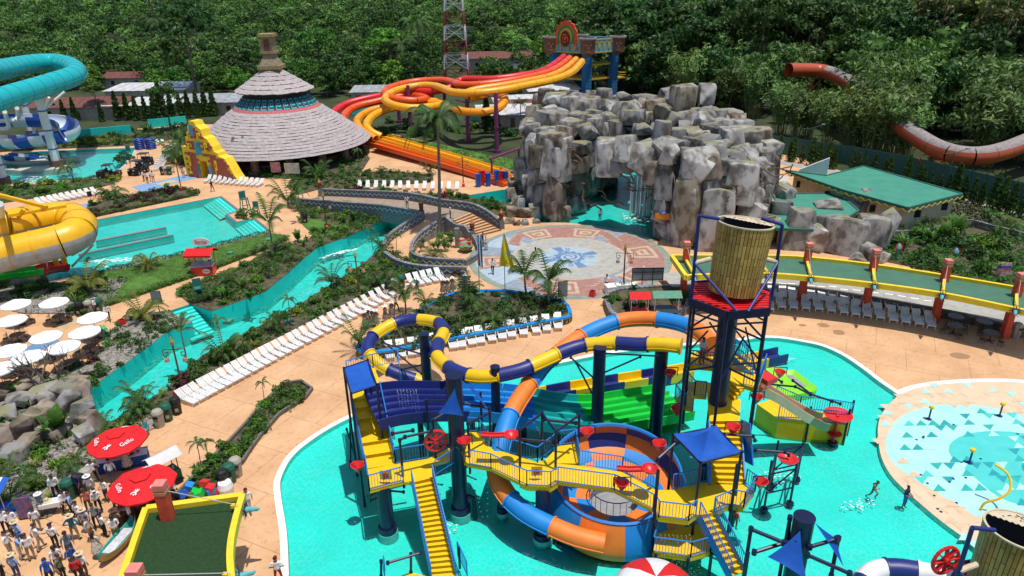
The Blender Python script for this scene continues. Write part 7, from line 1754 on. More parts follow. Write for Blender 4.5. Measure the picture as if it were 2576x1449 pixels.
def cypress_mesh(seed):
    g=np.random.default_rng(seed);n=900;t=g.random(n) ** .8;a=g.uniform(0,6.28,n);r_=.62*(1 -t) ** .75*(.75+.3*np.sin(t*40+a*2))*g.uniform(.8,1.05,n)+.04
    c=np.stack([np.cos(a)*r_,np.sin(a)*r_,.15+t*3.3],1);d=np.stack([np.cos(a),np.sin(a),np.full(n,-.3)],1);return np_mesh('foliage',leaves(c,d,.17,g,.5,.45),n,F_CYP)
CYM = [cypress_mesh(k) for k in range(3)]
CTR = B().cyl((0,0,-.1),(0,0,.5),.07,.06,6).mesh('trunk',BARK)
rg = random.Random(12)
for k,t in enumerate([i / 33 for i in range(34)]):
    q = resample(ats([(1945,398),(2130,432),(2284,468),(2417,508),(2600,560),(2640,575)]),34)[k]
    if rg.random() < .07: continue
    plant('cypress','slim cypress in the row along the green mesh fence','cypress',(('foliage',CYM[k % 3]),('trunk',CTR)),(q.x+rg.uniform(-.4,.4),q.y+rg.uniform(-.4,.4),0),rg.uniform(0,6),rg.uniform(.85,1.35)*(1+.12*(k>22)),'cypress row along the right fence')
for k,(u,v,s_) in enumerate(((145,302,1.2),(165,304,1.4),(192,307,1.6),(258,306,1.3),(300,303,1.9),(325,302,1.8),(347,303,1.6),(370,303,1.6),(395,304,2.0),(435,300,1.8),(458,297,1.7),(478,297,1.8),(500,295,1.8),(520,293,1.9),(540,292,1.9),(412,300,2.4),(1225,335,2.2),(1250,345,1.8),(1345,300,1.6),(1362,298,1.4),(1490,240,1.5))):
    p=at(u,v);plant('cypress','slim dark cypress in the row before the village houses' if u<600 else 'slim cypress beside the racer slide and cave','cypress',(('foliage',CYM[k % 3]),('trunk',CTR)),(p.x,p.y,0),rg.uniform(0,6),s_,'cypresses before the village houses' if u<600 else 'cypresses beside the racer slide')
# individual garden palms
for u,v,k,sc,lab in ((377,675,1,1.15,'young coconut palm on the lawn beside the swimming pool'),(222,735,1,1.5,'yellowing palm in the gravel bed left of the lawn'),(485,665,1,.8,'yellowing palm behind the red kiosk'),(362,805,1,1.3,'bushy fan palm at the corner by the river steps'),(535,742,0,1.1,'young palm in the bed beside the river steps'),(690,645,2,1.6,'tall thin palm between the path and the river'),(680,700,4,1.1,'thin palm leaning over the river wall'),(760,560,4,1.2,'slim bare palm on the plaza edge'),(725,515,3,1.5,'leafy palm at the end of the bridge wall'),(615,428,2,1.6,'palm right of the temple gate'),(595,430,3,1.2,'second palm right of the temple gate'),(803,448,3,1.2,'palm in front of the pavilion pillars'),(450,415,3,1.9,'palm left of the temple gate'),(462,395,3,1.8,'palm behind the gate, left'),(290,495,0,1.3,'low palm above the swimming pool'),(270,497,0,1.2,'low palm left of the red shrubs'),(1022,790,5,1.2,'areca palm behind the looping tube'),(1075,800,5,.9,'palm at the left part of the blue planter'),(1320,745,5,1.5,'big areca palm in the blue planter, left of the pair'),(1380,765,5,1.6,'big areca palm in the blue planter, right of the pair'),(1240,815,0,1.0,'spreading palm at the front of the blue planter'),(1185,770,0,1.0,'low palm behind the blue planter middle'),(510,1180,4,.62,'thin drooping palm in the planter strip'),(530,1170,4,.55,'second drooping palm in the planter strip'),(668,1015,4,.55,'small drooping palm at the strip end'),(935,625,4,.7,'slim palm beside the ramp'),(1000,640,4,.7,'slim palm by the low zigzag wall'),(735,820,4,.8,'thin palm beside the river bank loungers'),(560,870,4,.75,'drooping palm at the river bend'),(470,900,2,1.0,'palm overhanging the river'),(345,1010,0,.9,'low palm at the river end'),(1090,655,3,.9,'fan palm at the low zigzag wall'),(905,430,4,1.0,'thin palm near the pavilion edge'),(170,430,0,1.2,'palm in the top left bed')):
    young_palm(u,v,k,sc,lab,None,.6 if 1040 < u < 1430 and v > 740 else 0)
# bananas and big leaved plants
for u,v,k,sc,lab in ((155,1095,0,1.7,'large banana plant behind the back red parasol'),(130,1110,1,1.3,'second banana plant by the boulders'),(1,1090,2,1.2,'spiky plant at the left edge boulders'),(40,995,1,.9,'broad leaved plant on top of the boulders'),(2370,610,0,2.0,'tall banana clump in the right garden'),(2400,600,1,2.1,'second tall banana clump in the right garden'),(2340,620,2,1.6,'short banana clump left in the right garden'),(570,755,0,1.1,'broad dark leaves beside the river steps'),(580,905,1,1.3,'big leaf plant on the right river bank'),(540,920,2,1.1,'heliconia clump on the right river bank'),(750,610,0,1.2,'big leaf plant at the path bend'),(890,560,1,1.3,'big leaf plant below the bridge wall'),(250,225,0,4.2,'huge banana clump behind the rust roof'),(1000,250,1,3.4,'banana grove behind the racer loops'),(1075,240,2,3.2,'banana grove left of the mast foot'),(630,760,2,1.0,'heliconia on the left river bank')):
    p=at(u,v);plant('banana_plant',lab,'plant',(('leaves',BAN[k]),),(p.x,p.y,.05),rnd.uniform(0,6),sc,None)
# shrubs scattered through the beds
def shrubs(key,kinds,n,lab,grp,smin=.8,smax=1.6,z=.08,mind=.7,seed=1):
    r_ = random.Random(seed * 13 + len(key))
    for x,y in scatter(BEDS[key],n,r_,mind):
        k = r_.choice(kinds)
        if k == 'bird': me = BIRD[r_.randrange(2)]; nm = 'leafy_plant'
        elif k == 'agave': me = AGA[0]; nm = 'leafy_plant'
        elif k == 'agavey': me = AGA[1]; nm = 'leafy_plant'
        elif k == 'palm':
            m2=PY[r_.choice((0,3))];plant('garden_palm','low palm '+lab,'palm',(('fronds',m2[0]),('trunk',m2[1])),(x,y,z),r_.uniform(0,6),r_.uniform(.55,.95),grp+' palms');continue
        else: me = SHR[k]; nm = 'shrub'
        cn={'bird':'broad leaved plant','agave':'spiky green plant','agavey':'spiky yellow plant','yellow':'yellow green shrub','red':'dark red shrub','dry':'dry grey green shrub','dark':'dark green shrub','bright':'bright green shrub'}.get(k,'green shrub')
        plant(nm,cn+' '+lab,'plant',(('leaves',me),),(x,y,z),r_.uniform(0,6),r_.uniform(smin,smax),grp+' '+cn+'s')
shrubs('mid',('green','green2','dark','bright','bird','bird','palm','green','bright'),44,'in the bed between the path and the river','path side river bed',.8,1.5,seed=1)
shrubs('river_right',('green','green2','dark','yellow','red','agavey','bird','dark','palm','bright','agave'),78,'in the bed between the river and the loungers','lounger side river bed',.65,1.25,seed=2)
shrubs('river_left',('green','green2','dark','red','agave','bird'),34,'in the gravel bed left of the river','left river bed',.7,1.4,seed=3)
shrubs('leftbed',('dark','dark','green','bird','agave'),24,'in the dark bed under the yellow tube slide','bed under the yellow tube',.9,1.9,seed=4)
shrubs('strip',('green','bright','green2','agave','bird','bright'),22,'in the narrow kerbed planter strip','planter strip',.5,1.05,seed=5,mind=.5)
shrubs('blue',('dark','green','bird','agave','dark','palm','green2'),34,'in the blue edged planter','blue planter',.6,1.2,.6,seed=6)
shrubs('stone',('green','dark','bird','bright'),12,'in the round stone planter','stone planter',.6,1.0,.75,seed=7)
shrubs('pooltop',('green','red','red','dark','green2'),18,'in the bed above the swimming pool','bed above the pool',.8,1.4,seed=8)
shrubs('topleft',('green','yellow','bright','dark','bird','green2'),26,'in the bed below the landing pool','bed below the landing pool',.9,1.9,seed=9)
shrubs('toprow',('green','dark','bird','palm','dark','palm','yellow'),46,'in the garden row behind the landing pool','garden behind the landing pool',1.2,2.2,seed=10,mind=1)
shrubs('palapa_garden',('green','dark','bird','bright','palm'),26,'in the garden round the thatched pavilion','pavilion garden',.9,1.7,seed=11)
shrubs('front_palapa',('green','dark','bird','palm','green2'),22,'in the bed in front of the pavilion','bed before the pavilion',.7,1.4,seed=12)
shrubs('bridge_bed',('green','dark','red','green2'),22,'in the bed behind the bridge wall','bed behind the bridge',.8,1.5,seed=13)
shrubs('right_garden',('green','dark','bird','palm','bright','palm'),44,'in the right garden behind the canopy','right garden',1.4,2.6,seed=14)
shrubs('crowd',('green','agavey','palm','bright'),26,'in the gravel bed beside the crowd','gravel bed by the crowd',.6,1.2,seed=15)
r_ = random.Random(91)
for k in range(18):                                          # dry bushes by the green building, shrubs behind the racer
    q=at(r_.uniform(2240,2420) if k<9 else r_.uniform(2380,2500),r_.uniform(535,572));plant('shrub','dry grey green bush beside the cream building wall','plant',(('leaves',SHR['dry']),),(q.x,q.y,.1),r_.uniform(0,6),r_.uniform(1.6,3.0),'dry bushes beside the building')
for k in range(22):
    q=at(r_.uniform(890,1310),r_.uniform(300,345));plant('shrub','green bush in the garden under the racer slide loops','plant',(('leaves',SHR[r_.choice(('dark','green','green2'))]),),(q.x,q.y,.05),r_.uniform(0,6),r_.uniform(1.5,3.4),'bushes under the racer slide')
for k in range(14):
    q=at(r_.uniform(1045,1140),r_.uniform(605,635));plant('leafy_plant','dark leafy clump in the ramp planter round the palm foot','plant',(('leaves',BIRD[k % 2]),),(q.x,q.y,.3),r_.uniform(0,6),r_.uniform(.9,1.5),'clumps in the ramp planter')
for u,v in ((640,545),(612,540),(620,550),(604,548)):q=at(u,v);plant('shrub','green shrub in the notch planter of the swimming pool','plant',(('leaves',SHR['green']),),(q.x,q.y,.1),0,1.1,'shrubs in the pool notch')
for u,v in ((305,402),(312,395),(298,408),(322,400)):q=at(u,v);plant('shrub','dark shrub in the corner planter of the landing pool','plant',(('leaves',SHR['dark']),),(q.x,q.y,.1),0,1.6,'shrubs at the landing pool corner')
# hedges: one clipped strip each
def hedge(px,w_,h,label,m=F_MID,dens=260,leaf=.09):
    P=ats(px);g=np.random.default_rng(len(label));L_=sum((q -p).length for p,q in zip(P,P[1:]));n=int(L_*dens);Q=resample(P,200);i=g.integers(0,199,n);A=np.array([tuple(q) for q in Q]);c=A[i]+(A[i+1] -A[i])*g.random((n,1))
    a=g.uniform(0,6.28,n);rr=np.sqrt(g.random(n));hh=h*(.75+.35*np.sin(c[:,0]*2.1)*np.sin(c[:,1]*1.7+1));c += np.stack([np.cos(a)*rr*w_,np.sin(a)*rr*w_,.1+hh*g.random(n) ** .6],1)
    return tag(obj('hedge',np_mesh('hedge',leaves(c,np.tile([0,-.2,1.0],(n,1)),leaf,g,.5,.8),n,m)),label,'hedge')
hedge([(262,772),(493,694),(683,622),(726,604)],.4,.6,'low hedge between the lawn and the path')
hedge([(245,690),(367,664),(520,627),(678,588)],.22,.55,'thin hedge between the lawn and the swimming pool',F_MID,120)
hedge([(236,546),(455,500),(498,488)],.35,.6,'low hedge along the top edge of the swimming pool',F_OLIVE)
hedge([(450,748),(455,735),(483,722),(600,680),(667,648),(728,618)],.4,.55,'low hedge between the path and the river bed')
hedge([(150,458),(243,450),(290,438)],.4,.5,'low hedge below the landing pool',F_OLIVE)
hedge([(230,363),(345,356)],.9,.7,'bright yellow hedge behind the landing pool',F_YEL,300)
hedge([(330,508),(385,495)],.9,.8,'dark red shrub bank above the swimming pool',F_RED,400)
hedge([(755,512),(860,522),(960,535)],.6,.9,'leafy bank below the bridge wall',F_MID,320)
# ground cover: one mass per bed
def cover(key,m,dens,leaf,z,label,seed=1,mound=.14):
    P=BEDS[key];g=np.random.default_rng(seed);xs=[p[0] for p in P];ys=[p[1] for p in P];n=int((max(xs) -min(xs))*(max(ys) -min(ys))*dens);q=np.stack([g.uniform(min(xs),max(xs),n),g.uniform(min(ys),max(ys),n)],1)
    keep=[i for i in range(n) if math.sin(q[i,0]*1.3)+math.sin(q[i,1]*1.1+2)+math.sin(q[i,0]*.4 -q[i,1]*.6)>-1.1 and inside(q[i],P)]
    q=q[keep];n=len(q);k=5;c=np.repeat(np.concatenate([q,np.full((n,1),z)],1),k,0)+g.normal(0,1,(n*k,3))*np.array([.13,.13,.0]);c[:,2] += g.random(n*k)*.28
    nm_=int(n*mound);ci=g.integers(0,max(n,1),nm_);d=g.normal(0,1,(nm_*60,3));d /= np.linalg.norm(d,axis=1,keepdims=True);d[:,2]=np.abs(d[:,2]);mc_=np.repeat(np.concatenate([q[ci],np.full((nm_,1),z)],1),60,0)+d*np.repeat(g.uniform(.25,.65,(nm_,1)),60,0)*g.uniform(.7,1.05,(nm_*60,1));c=np.concatenate([c,mc_]);n,k=len(c),1
    return tag(obj('ground_cover',np_mesh('ground_cover',leaves(c,np.tile([0,0,1.0],(n*k,1)),leaf,g,.45,.9),n*k,m)),label,'ground cover',kind='stuff')
for i,(k,m_,d_,z,lab) in enumerate((('mid',F_MID,5,.12,'low green ground cover between the path and the river'),('river_right',F_MID,5,.12,'low green ground cover between the river and the loungers'),('river_left',F_DARK,3,.12,'sparse ground cover left of the river'),('strip',F_MID,9,.12,'low green plants filling the planter strip'),('blue',F_DARK,5,.64,'low plants covering the blue planter soil'),('right_garden',F_MID,7,.12,'low greenery covering the right garden'),('toprow',F_DARK,4,.12,'dark greenery behind the landing pool'),('palapa_garden',F_MID,3,.12,'low greenery round the pavilion'),('topleft',F_MID,5,.12,'low greenery below the landing pool'),('leftbed',F_DARK,2,.14,'dark creeping plants under the yellow tube'),('pooltop',F_DARK,4,.12,'low plants above the swimming pool'),('front_palapa',F_MID,4,.12,'low plants before the pavilion'),('bridge_bed',F_MID,4,.12,'low plants behind the bridge wall'),('right_grass',F_OLIVE,3,.14,'rough grass beside the green building'),('crowd',F_OLIVE,1.5,.12,'sparse plants in the gravel by the crowd'))):
    cover(k,m_,d_,.13,z,lab,i)
cover('lawn',LAWN,26,.05,.1,'short mown grass of the lawn',40,0);cover('slide_lawn',LAWN,5,.12,.1,'short grass under the racer slide',41,0)
# ---------------------------------------------------------------- people
SHIRT=mat('shirt_white',(.74,.74,.74),(.66,.66,.67),rough=.9,sc=5);PANTS=mat('trousers_black',(.018,.018,.02),rough=.9);SHOE=mat('shoes',(.02,.018,.016),rough=.6)
CL={k:mat('cloth_'+k,c,rough=.9,sc=5) for k,c in dict(navy=(.012,.02,.09),lblue=(.26,.40,.66),grey=(.24,.26,.26),tan=(.32,.23,.14),khaki=(.34,.29,.20),red=(.45,.015,.02),teal=(.02,.17,.24),olive=(.13,.14,.08),jeans=(.05,.08,.15),coral=(.55,.15,.10),blue=(.02,.08,.32),cream=(.55,.50,.42),green=(.08,.16,.06),pink=(.6,.1,.25),denim=(.14,.21,.27),brown=(.10,.05,.03),black=(.015,.015,.016),royal=(.02,.10,.45)).items()}
FLOR=mat('floral_print',(.34,.26,.20),(.06,.05,.05),rough=.9,sc=16,detail=2,lo=.42,hi=.56);FLW=mat('pale_floral_print',(.60,.55,.46),(.28,.22,.16),rough=.9,sc=14,detail=2,lo=.4,hi=.55)
def body_mesh(name,J,bone_m,seed=0):
    """continuous body grown on a skeleton; bones carry material slots 0 skin 1 shirt 2 trousers 3 shoes 4 hair"""
    names = list(J); idx = {k: i for i,k in enumerate(names)}
    bones=[(a,b_) for a,b_ in (('pel','spi'),('spi','che'),('che','nec'),('nec','hd0'),('hd0','hd1'),('che','shL'),('shL','elL'),('elL','wrL'),('wrL','haL'),('che','shR'),('shR','elR'),('elR','wrR'),('wrR','haR'),('pel','hiL'),('hiL','knL'),('knL','anL'),('anL','toL'),('pel','hiR'),('hiR','knR'),('knR','anR'),('anR','toR'))]
    rad=dict(pel=(.15,.115),spi=(.135,.10),che=(.155,.105),nec=(.055,.055),hd0=(.078,.092),hd1=(.082,.098),sh=(.062,.062),el=(.044,.044),wr=(.03,.03),ha=(.042,.02),hi=(.085,.085),kn=(.06,.06),an=(.043,.043),to=(.042,.03))
    me=bpy.data.meshes.new('skeleton');me.from_pydata([J[k] for k in names],[(idx[a],idx[b_]) for a,b_ in bones],[]);o=bpy.data.objects.new('skeleton',me);col.objects.link(o)
    sk=o.modifiers.new('skin','SKIN');sk.use_smooth_shade=True;o.modifiers.new('sub','SUBSURF').levels=1
    if not me.skin_vertices: bpy.context.view_layer.objects.active = o
    lay = me.skin_vertices[0].data if me.skin_vertices else None
    if lay is None: raise RuntimeError('no skin layer')
    for k in names:r_=rad.get(k) or rad[k[:2]];lay[idx[k]].radius=r_;lay[idx[k]].use_root=(k == 'pel')
    bpy.context.view_layer.update();ev=o.evaluated_get(bpy.context.evaluated_depsgraph_get());src=ev.to_mesh()
    b = B(); b.v = [tuple(v.co) for v in src.vertices]; JV = {k: V(J[k]) for k in J}
    for p in src.polygons:
        c = p.center; best,bm_ = 9,0
        for a,e in bones:
            A,E_=JV[a],JV[e];d=E_ -A;t=max(0,min(1,(c -A).dot(d)/d.length_squared));ds=(c -A -d*t).length -.5*(rad.get(a) or rad[a[:2]])[0]
            if ds < best: best = ds; bm_ = bone_m(a,e,t)
        b.f.append(tuple(p.vertices)); b.mi.append(bm_)
    ev.to_mesh_clear(); bpy.data.objects.remove(o)
    for s in 'LR':                                           # five fingers on each hand
        h,w_=JV['ha'+s],JV['wr'+s];d=(h -w_).normalized();sd=d.cross(V((0,1,0)));sd=sd.normalized() if sd.length>.1 else V((1,0,0));nm=sd.cross(d)
        for k,l_ in enumerate((.06,.075,.08,.07)):st=h+nm*(k -1.5)*.02;mid_=st+d*l_*.55;b.cyl(st,mid_,.010,.009,5,0);b.cyl(mid_,mid_+d*l_*.4+sd*.012,.009,.006,5,0)
        b.cyl(w_ + nm * .03 + d * .02,h + nm * .06 + d * .015,.012,.009,5,0)
    hd=(JV['hd0']+JV['hd1'])/2;b.cyl(hd+V((0,-.085,-.01)),hd+V((0,-.115,-.03)),.016,.01,5,0);b.box(hd+V((0,-.088,-.065)),(.05,.02,.012),0,5)
    for s in (-1,1):b.box(hd+V((s*.034,-.088,.012)),(.022,.012,.012),0,4);b.box(hd+V((s*.085,.0,-.005)),(.02,.03,.05),0,0)
    # hair over crown and nape
    hv=[(math.cos(a)*.097*math.sin(t_),math.sin(a)*.112*math.sin(t_),.10*math.cos(t_)) for t_ in (.05,.5,.95,1.35) for a in (k*.5236 for k in range(12))]
    b.add([V(p)+hd+V((0,.016,.055)) for p in hv],[(j*12+k,(j+1)*12+k,(j+1)*12+(k+1) % 12,j*12+(k+1) % 12) for j in range(3) for k in range(12)],4)
    return b.mesh(name,[SKIN,SHIRT,PANTS,SHOE,HAIR,mat('lips',(.28,.08,.06),rough=.6)],60)
def pose(**kw):
    J=dict(pel=(0,0,.95),spi=(0,0,1.12),che=(0,.01,1.33),nec=(0,.0,1.48),hd0=(0,-.012,1.58),hd1=(0,-.015,1.66),shL=(.185,.01,1.40),elL=(.235,.03,1.13),wrL=(.24,-.05,.90),haL=(.24,-.08,.82),shR=(-.185,.01,1.40),elR=(-.235,.03,1.13),wrR=(-.24,-.05,.90),haR=(-.24,-.08,.82),hiL=(.095,0,.90),knL=(.105,-.02,.50),anL=(.11,.02,.09),toL=(.13,-.13,.04),hiR=(-.095,0,.90),knR=(-.105,-.02,.50),anR=(-.11,.02,.09),toR=(-.13,-.13,.04));J.update(kw);return J
POSES=dict(stand=pose(),walk=pose(knL=(.10,-.18,.53),anL=(.10,-.22,.10),toL=(.11,-.37,.06),knR=(-.10,.06,.50),anR=(-.10,.24,.13),toR=(-.11,.12,.04),elL=(.22,.14,1.14),wrL=(.22,.12,.92),haL=(.22,.1,.84),elR=(-.22,-.06,1.13),wrR=(-.2,-.24,.98),haR=(-.19,-.31,.94)),
             hold=pose(elL=(.23,-.02,1.13),wrL=(.12,-.25,1.14),haL=(.06,-.31,1.15),elR=(-.23,-.02,1.13),wrR=(-.12,-.25,1.12),haR=(-.06,-.31,1.14)),
             akimbo=pose(elL=(.38,.06,1.14),wrL=(.20,-.06,1.03),haL=(.15,-.09,.99),elR=(-.38,.06,1.14),wrR=(-.20,-.06,1.03),haR=(-.15,-.09,.99),anL=(.17,.02,.09),toL=(.2,-.13,.04),knL=(.14,-.02,.5),anR=(-.17,.02,.09),toR=(-.2,-.13,.04),knR=(-.14,-.02,.5)),
             phone=pose(elL=(.22,-.03,1.14),wrL=(.1,-.22,1.3),haL=(.07,-.27,1.37),elR=(-.235,.03,1.13),nec=(0,-.01,1.48),hd0=(0,-.05,1.57),hd1=(0,-.07,1.645)),
             reach=pose(elR=(-.30,-.2,1.22),wrR=(-.3,-.42,1.18),haR=(-.3,-.5,1.17),spi=(0,-.03,1.12),che=(0,-.07,1.32),nec=(0,-.11,1.46),hd0=(0,-.14,1.55),hd1=(0,-.16,1.63),shL=(.185,-.07,1.39),shR=(-.185,-.07,1.39)),
             run=pose(knL=(.10,-.28,.66),anL=(.10,-.12,.28),toL=(.11,-.24,.18),knR=(-.10,.10,.50),anR=(-.10,.36,.26),toR=(-.11,.34,.12),elL=(.24,.2,1.18),wrL=(.22,.08,1.02),haL=(.2,.02,1.0),elR=(-.24,-.1,1.15),wrR=(-.18,-.28,1.24),haR=(-.15,-.34,1.28),che=(0,-.07,1.33),nec=(0,-.11,1.47),hd0=(0,-.15,1.56),hd1=(0,-.17,1.64),shL=(.185,-.06,1.4),shR=(-.185,-.06,1.4)))
def bm_long(a,e,t):
    if a == 'hd0' or e == 'hd0': return 0
    if a == 'nec' or (e == 'nec' and t > .75): return 0
    if e[:2] == 'wr': return 0 if t > .25 else 1
    if e[:2] == 'ha': return 0
    if e[:2] in ('sh','el') or e in ('che','spi','nec'): return 1
    if e[:2] == 'to' or (e[:2] == 'an' and t > .93): return 3
    return 2
def bm_shorts(a,e,t):
    if e[:2] == 'an' and t < .93: return 0
    return bm_long(a,e,t)
BODY={k:body_mesh('body',POSES[k],bm_long) for k in POSES};BODYS={k:body_mesh('body',POSES[k],bm_shorts) for k in ('stand','hold','run','walk')}
def hat_mesh(kind,m):
    b = B(); z = 1.655
    if kind == 'brim':b.lathe([(.0,z+.13),(.07,z+.13),(.10,z+.05),(.105,z+.015),(.21,z -.005),(.215,z+.005),(.105,z+.03)],16)
    else:
        b.lathe([(0,z+.10),(.07,z+.085),(.105,z+.02),(.105,z -.02)],14);b.box((0,-.13,z+.0),(.14,.12,.015))
    return b.mesh('hat',m)
HATS={('brim','straw'):hat_mesh('brim',BRIM),('brim','white'):hat_mesh('brim',WHITEP),('brim','brown'):hat_mesh('brim',CL['brown']),('cap','black'):hat_mesh('cap',CL['black']),('cap','white'):hat_mesh('cap',WHITEP),('cap','navy'):hat_mesh('cap',CL['navy']),('cap','red'):hat_mesh('cap',CL['red']),('cap','grey'):hat_mesh('cap',CL['grey']),('cap','blue'):hat_mesh('cap',CL['royal'])}
DRS=B().lathe([(.17,1.36),(.15,1.12),(.20,.92),(.27,.62),(.30,.42),(.28,.42),(.16,.95)],16).mesh('dress',FLOR)
LHAIR=B().lathe([(.09,1.70),(.11,1.58),(.12,1.36),(.08,1.25)],10,(0,.05,0),0,R(20),R(160)).mesh('long_hair',HAIR)
def person(pos,label,p='stand',face=0,shirt='white',pants='black',hat=None,dress=None,shorts=False,sc=1.0,hair=False,skin=None,group=None,z=None):
    """face: turn in degrees, 0 looks towards the camera"""
    t = thing('person',label,'person',(0,0,0),group); o = obj('body',(BODYS if shorts else BODY)[p],t)
    for i,k in ((1,shirt),(2,pants)):
        mm = CL.get(k) or {'white': SHIRT,'floral': FLOR,'pale': FLW}.get(k)
        if mm: o.material_slots[i].link = 'OBJECT'; o.material_slots[i].material = mm
    if skin: o.material_slots[0].link = 'OBJECT'; o.material_slots[0].material = skin
    if hat:
        h = obj('hat',HATS[hat],t)
        if p in ('reach','run'): h.location = (0,-.15,-.03)
        if p == 'phone': h.location = (0,-.05,-.015)
    if dress:d=obj('dress',DRS,t);d.material_slots[0].link='OBJECT';d.material_slots[0].material=dress
    if hair: obj('long_hair',LHAIR,t)
    q=at(*pos) if len(pos) == 2 else at(*pos);t.location=(q.x,q.y,pos[2] if len(pos)>2 else 0);t.rotation_euler=(0,0,R(face));t.scale=(sc*1.12,sc*1.1,sc*1.05);return t
def cr(x,y): return (x / 3,966 + y / 3)
WH,KH = 'white','khaki'
CROWD=[((725,745),'akimbo',20,WH,'black',None,'man in white shirt and black trousers, hands on hips behind the nearer red parasol'),((862,748),'stand',200,WH,'jeans',None,'man in white shirt just left of the nearer red parasol, back turned'),((605,850),'stand',-20,'navy','black',None,'waiter in navy waistcoat beside the green bin'),((440,868),'phone',30,WH,'black',None,'man in white shirt and dark trousers left of the green bin'),
 ((702,862),'hold',200,WH,'grey',('brim','white'),'person in white with a white brimmed hat, centre of the crowd'),((815,885),'hold',-20,WH,'jeans',('cap','black'),'man in white shirt, black cap and jeans below the red parasols'),((322,992),'reach',80,'denim',KH,('brim','white'),'man in grey blue shirt and white hat pushing the cart'),((515,978),'walk',60,WH,'black',('cap','black'),'man in white shirt and black cap with backpack'),
 ((565,1000),'stand',120,'lblue','black',None,'person in light blue shirt behind the man with straw hat'),((618,1070),'stand',160,WH,'jeans',None,'tall man in white shirt, back to the camera, mid crowd'),((757,968),'hold',30,WH,'black',('cap','white'),'person in white shirt and white cap carrying a bag'),((887,942),'stand',210,'cream','black',('cap','grey'),'man in cream shirt and grey cap near the serving table'),
 ((1003,1075),'phone',120,WH,'jeans',('cap','grey'),'man in pale shirt, grey cap and jeans beside the canopy corner'),((1062,1030),'hold',160,'red','black',None,'server in red shirt by the canopy corner'),((1095,905),'reach',150,'red','black',None,'server in red shirt under the nearer red parasol'),((905,1135),'hold',190,'tan','black',('brim','brown'),'man in tan shirt and brown hat at the serving table'),
 ((580,1178),'akimbo',190,'teal','tan',('brim','straw'),'man in teal shirt and straw hat, back turned'),((668,1122),'stand',200,WH,KH,('brim','straw'),'man in white shirt with straw hat and khaki trousers'),((745,1095),'stand',30,'grey','black',None,'man in grey green shirt between two in white'),((802,1155),'hold',150,WH,'black',('cap','black'),'man in white shirt and black trousers holding a plate'),
 ((892,1185),'hold',40,WH,'green',('cap','black'),'man in white shirt and green trousers with black cap'),((432,1240),'stand',180,WH,'black',('cap','navy'),'man in white shirt with navy cap and shoulder bag, standing alone'),((312,1250),'walk',150,WH,KH,None,'man in white shirt and pale trousers walking away'),((298,1112),'stand',200,WH,'grey',None,'man in white shirt near the blue menu board'),
 ((168,1215),'akimbo',160,'lblue','jeans',('brim','straw'),'man in light blue shirt and straw hat, left part of the crowd'),((168,1322),'reach',120,'lblue','cream',('cap','blue'),'man in light blue shirt and cream trousers reaching out'),((92,1298),'stand',100,WH,KH,None,'person in white at the far left of the crowd'),((547,1312),'stand',40,'denim','jeans',('cap','black'),'man in denim shirt, jeans and black cap'),
 ((462,1420),'stand',40,WH,'black',('cap','black'),'person in white shirt and black cap near the bottom edge'),((572,1412),'hold',60,'blue','jeans',None,'man in blue shirt facing left near the bottom edge'),((652,1462),'stand',180,WH,'brown',('brim','straw'),'man in white shirt and straw hat near the bottom edge'),((492,1490),'phone',90,'olive','black',None,'man in olive shirt at the bottom edge'),((612,1500),'stand',200,'red','black',None,'woman in dark red at the bottom edge'),
 ((142,1470),'stand',180,'lblue','jeans',('brim','straw'),'man in bright blue shirt and straw hat at the bottom left'),((32,1465),'stand',150,WH,'black',('cap','black'),'person in white with black cap in the bottom left corner'),((62,1130),'stand',60,WH,'black',None,'waiter in white shirt under the striped awning'),((122,1140),'hold',40,WH,'black',None,'second waiter in white shirt under the striped awning'),((682,968),'stand',30,'coral','brown',None,'woman in coral top, mid crowd'),
 ((1150,880),'hold',150,'black','black',None,'cook in black under the nearer red parasol'),((985,880),'hold',30,'cream','tan',None,'guest in cream under the nearer red parasol'),((400,1520),'stand',30,'royal','black',('cap','blue'),'person with blue cap at the very bottom edge'),((250,1330),'stand',220,WH,'tan',None,'man in white shirt left of the man in denim'),((700,1180),'stand',90,'cream','tan',None,'woman in cream beside the floral dress')]
for (x,y),p_,f_,sh,pa,ht,lab in CROWD:person(cr(x,y),lab,p_,f_,sh,pa,ht,skin=SKIN2 if (x*7+y) % 3 == 0 else None,sc=rnd.uniform(.97,1.06))
for (x,y),f_,dr,ht,hr,lab in (((752,1302),170,FLW,None,True,'woman in long pale floral dress with long hair, lower crowd'),((972,648),190,FLW,None,True,'woman in pale dress at the blue table'),((1290,818),60,mat('pale_blue_dress',(.5,.55,.66),rough=.9),None,True,'woman in pale blue dress by the green cart')):person(cr(x,y),lab,'hold',f_,'cream','cream',ht,dr,True,hair=hr)
person(cr(852,652),'woman in blue top and white trousers at the blue table','hold',20,'royal','cream',None);person(cr(1065,590),'woman in straw hat and pink shorts at the blue table','reach',120,'cream','pink',('brim','straw'))
person(cr(1886,968),'lifeguard in red cap walking past the canopy serpent head','walk',10,WH,'grey',('cap','red'));person(cr(2110,1500),'lifeguard in red cap and red shorts at the pool edge','akimbo',190,WH,'red',('cap','red'))
def c11(x,y): return (858.67 + x / 3,483 + y / 3)
person((1509,557),'lifeguard in white standing in the cave pool','stand',10,WH,'black',None,skin=SKIN2);person(c11(1143,620),'man in white shirt carrying a bag across the plaza','walk',-10,WH,'black',None);person(c11(1093,440),'man in white shirt, hat and khaki trousers at the foot of the steps','stand',30,WH,KH,('cap','white'));person(c11(1070,412),'person in black behind the man at the steps','stand',100,'black','black',None)
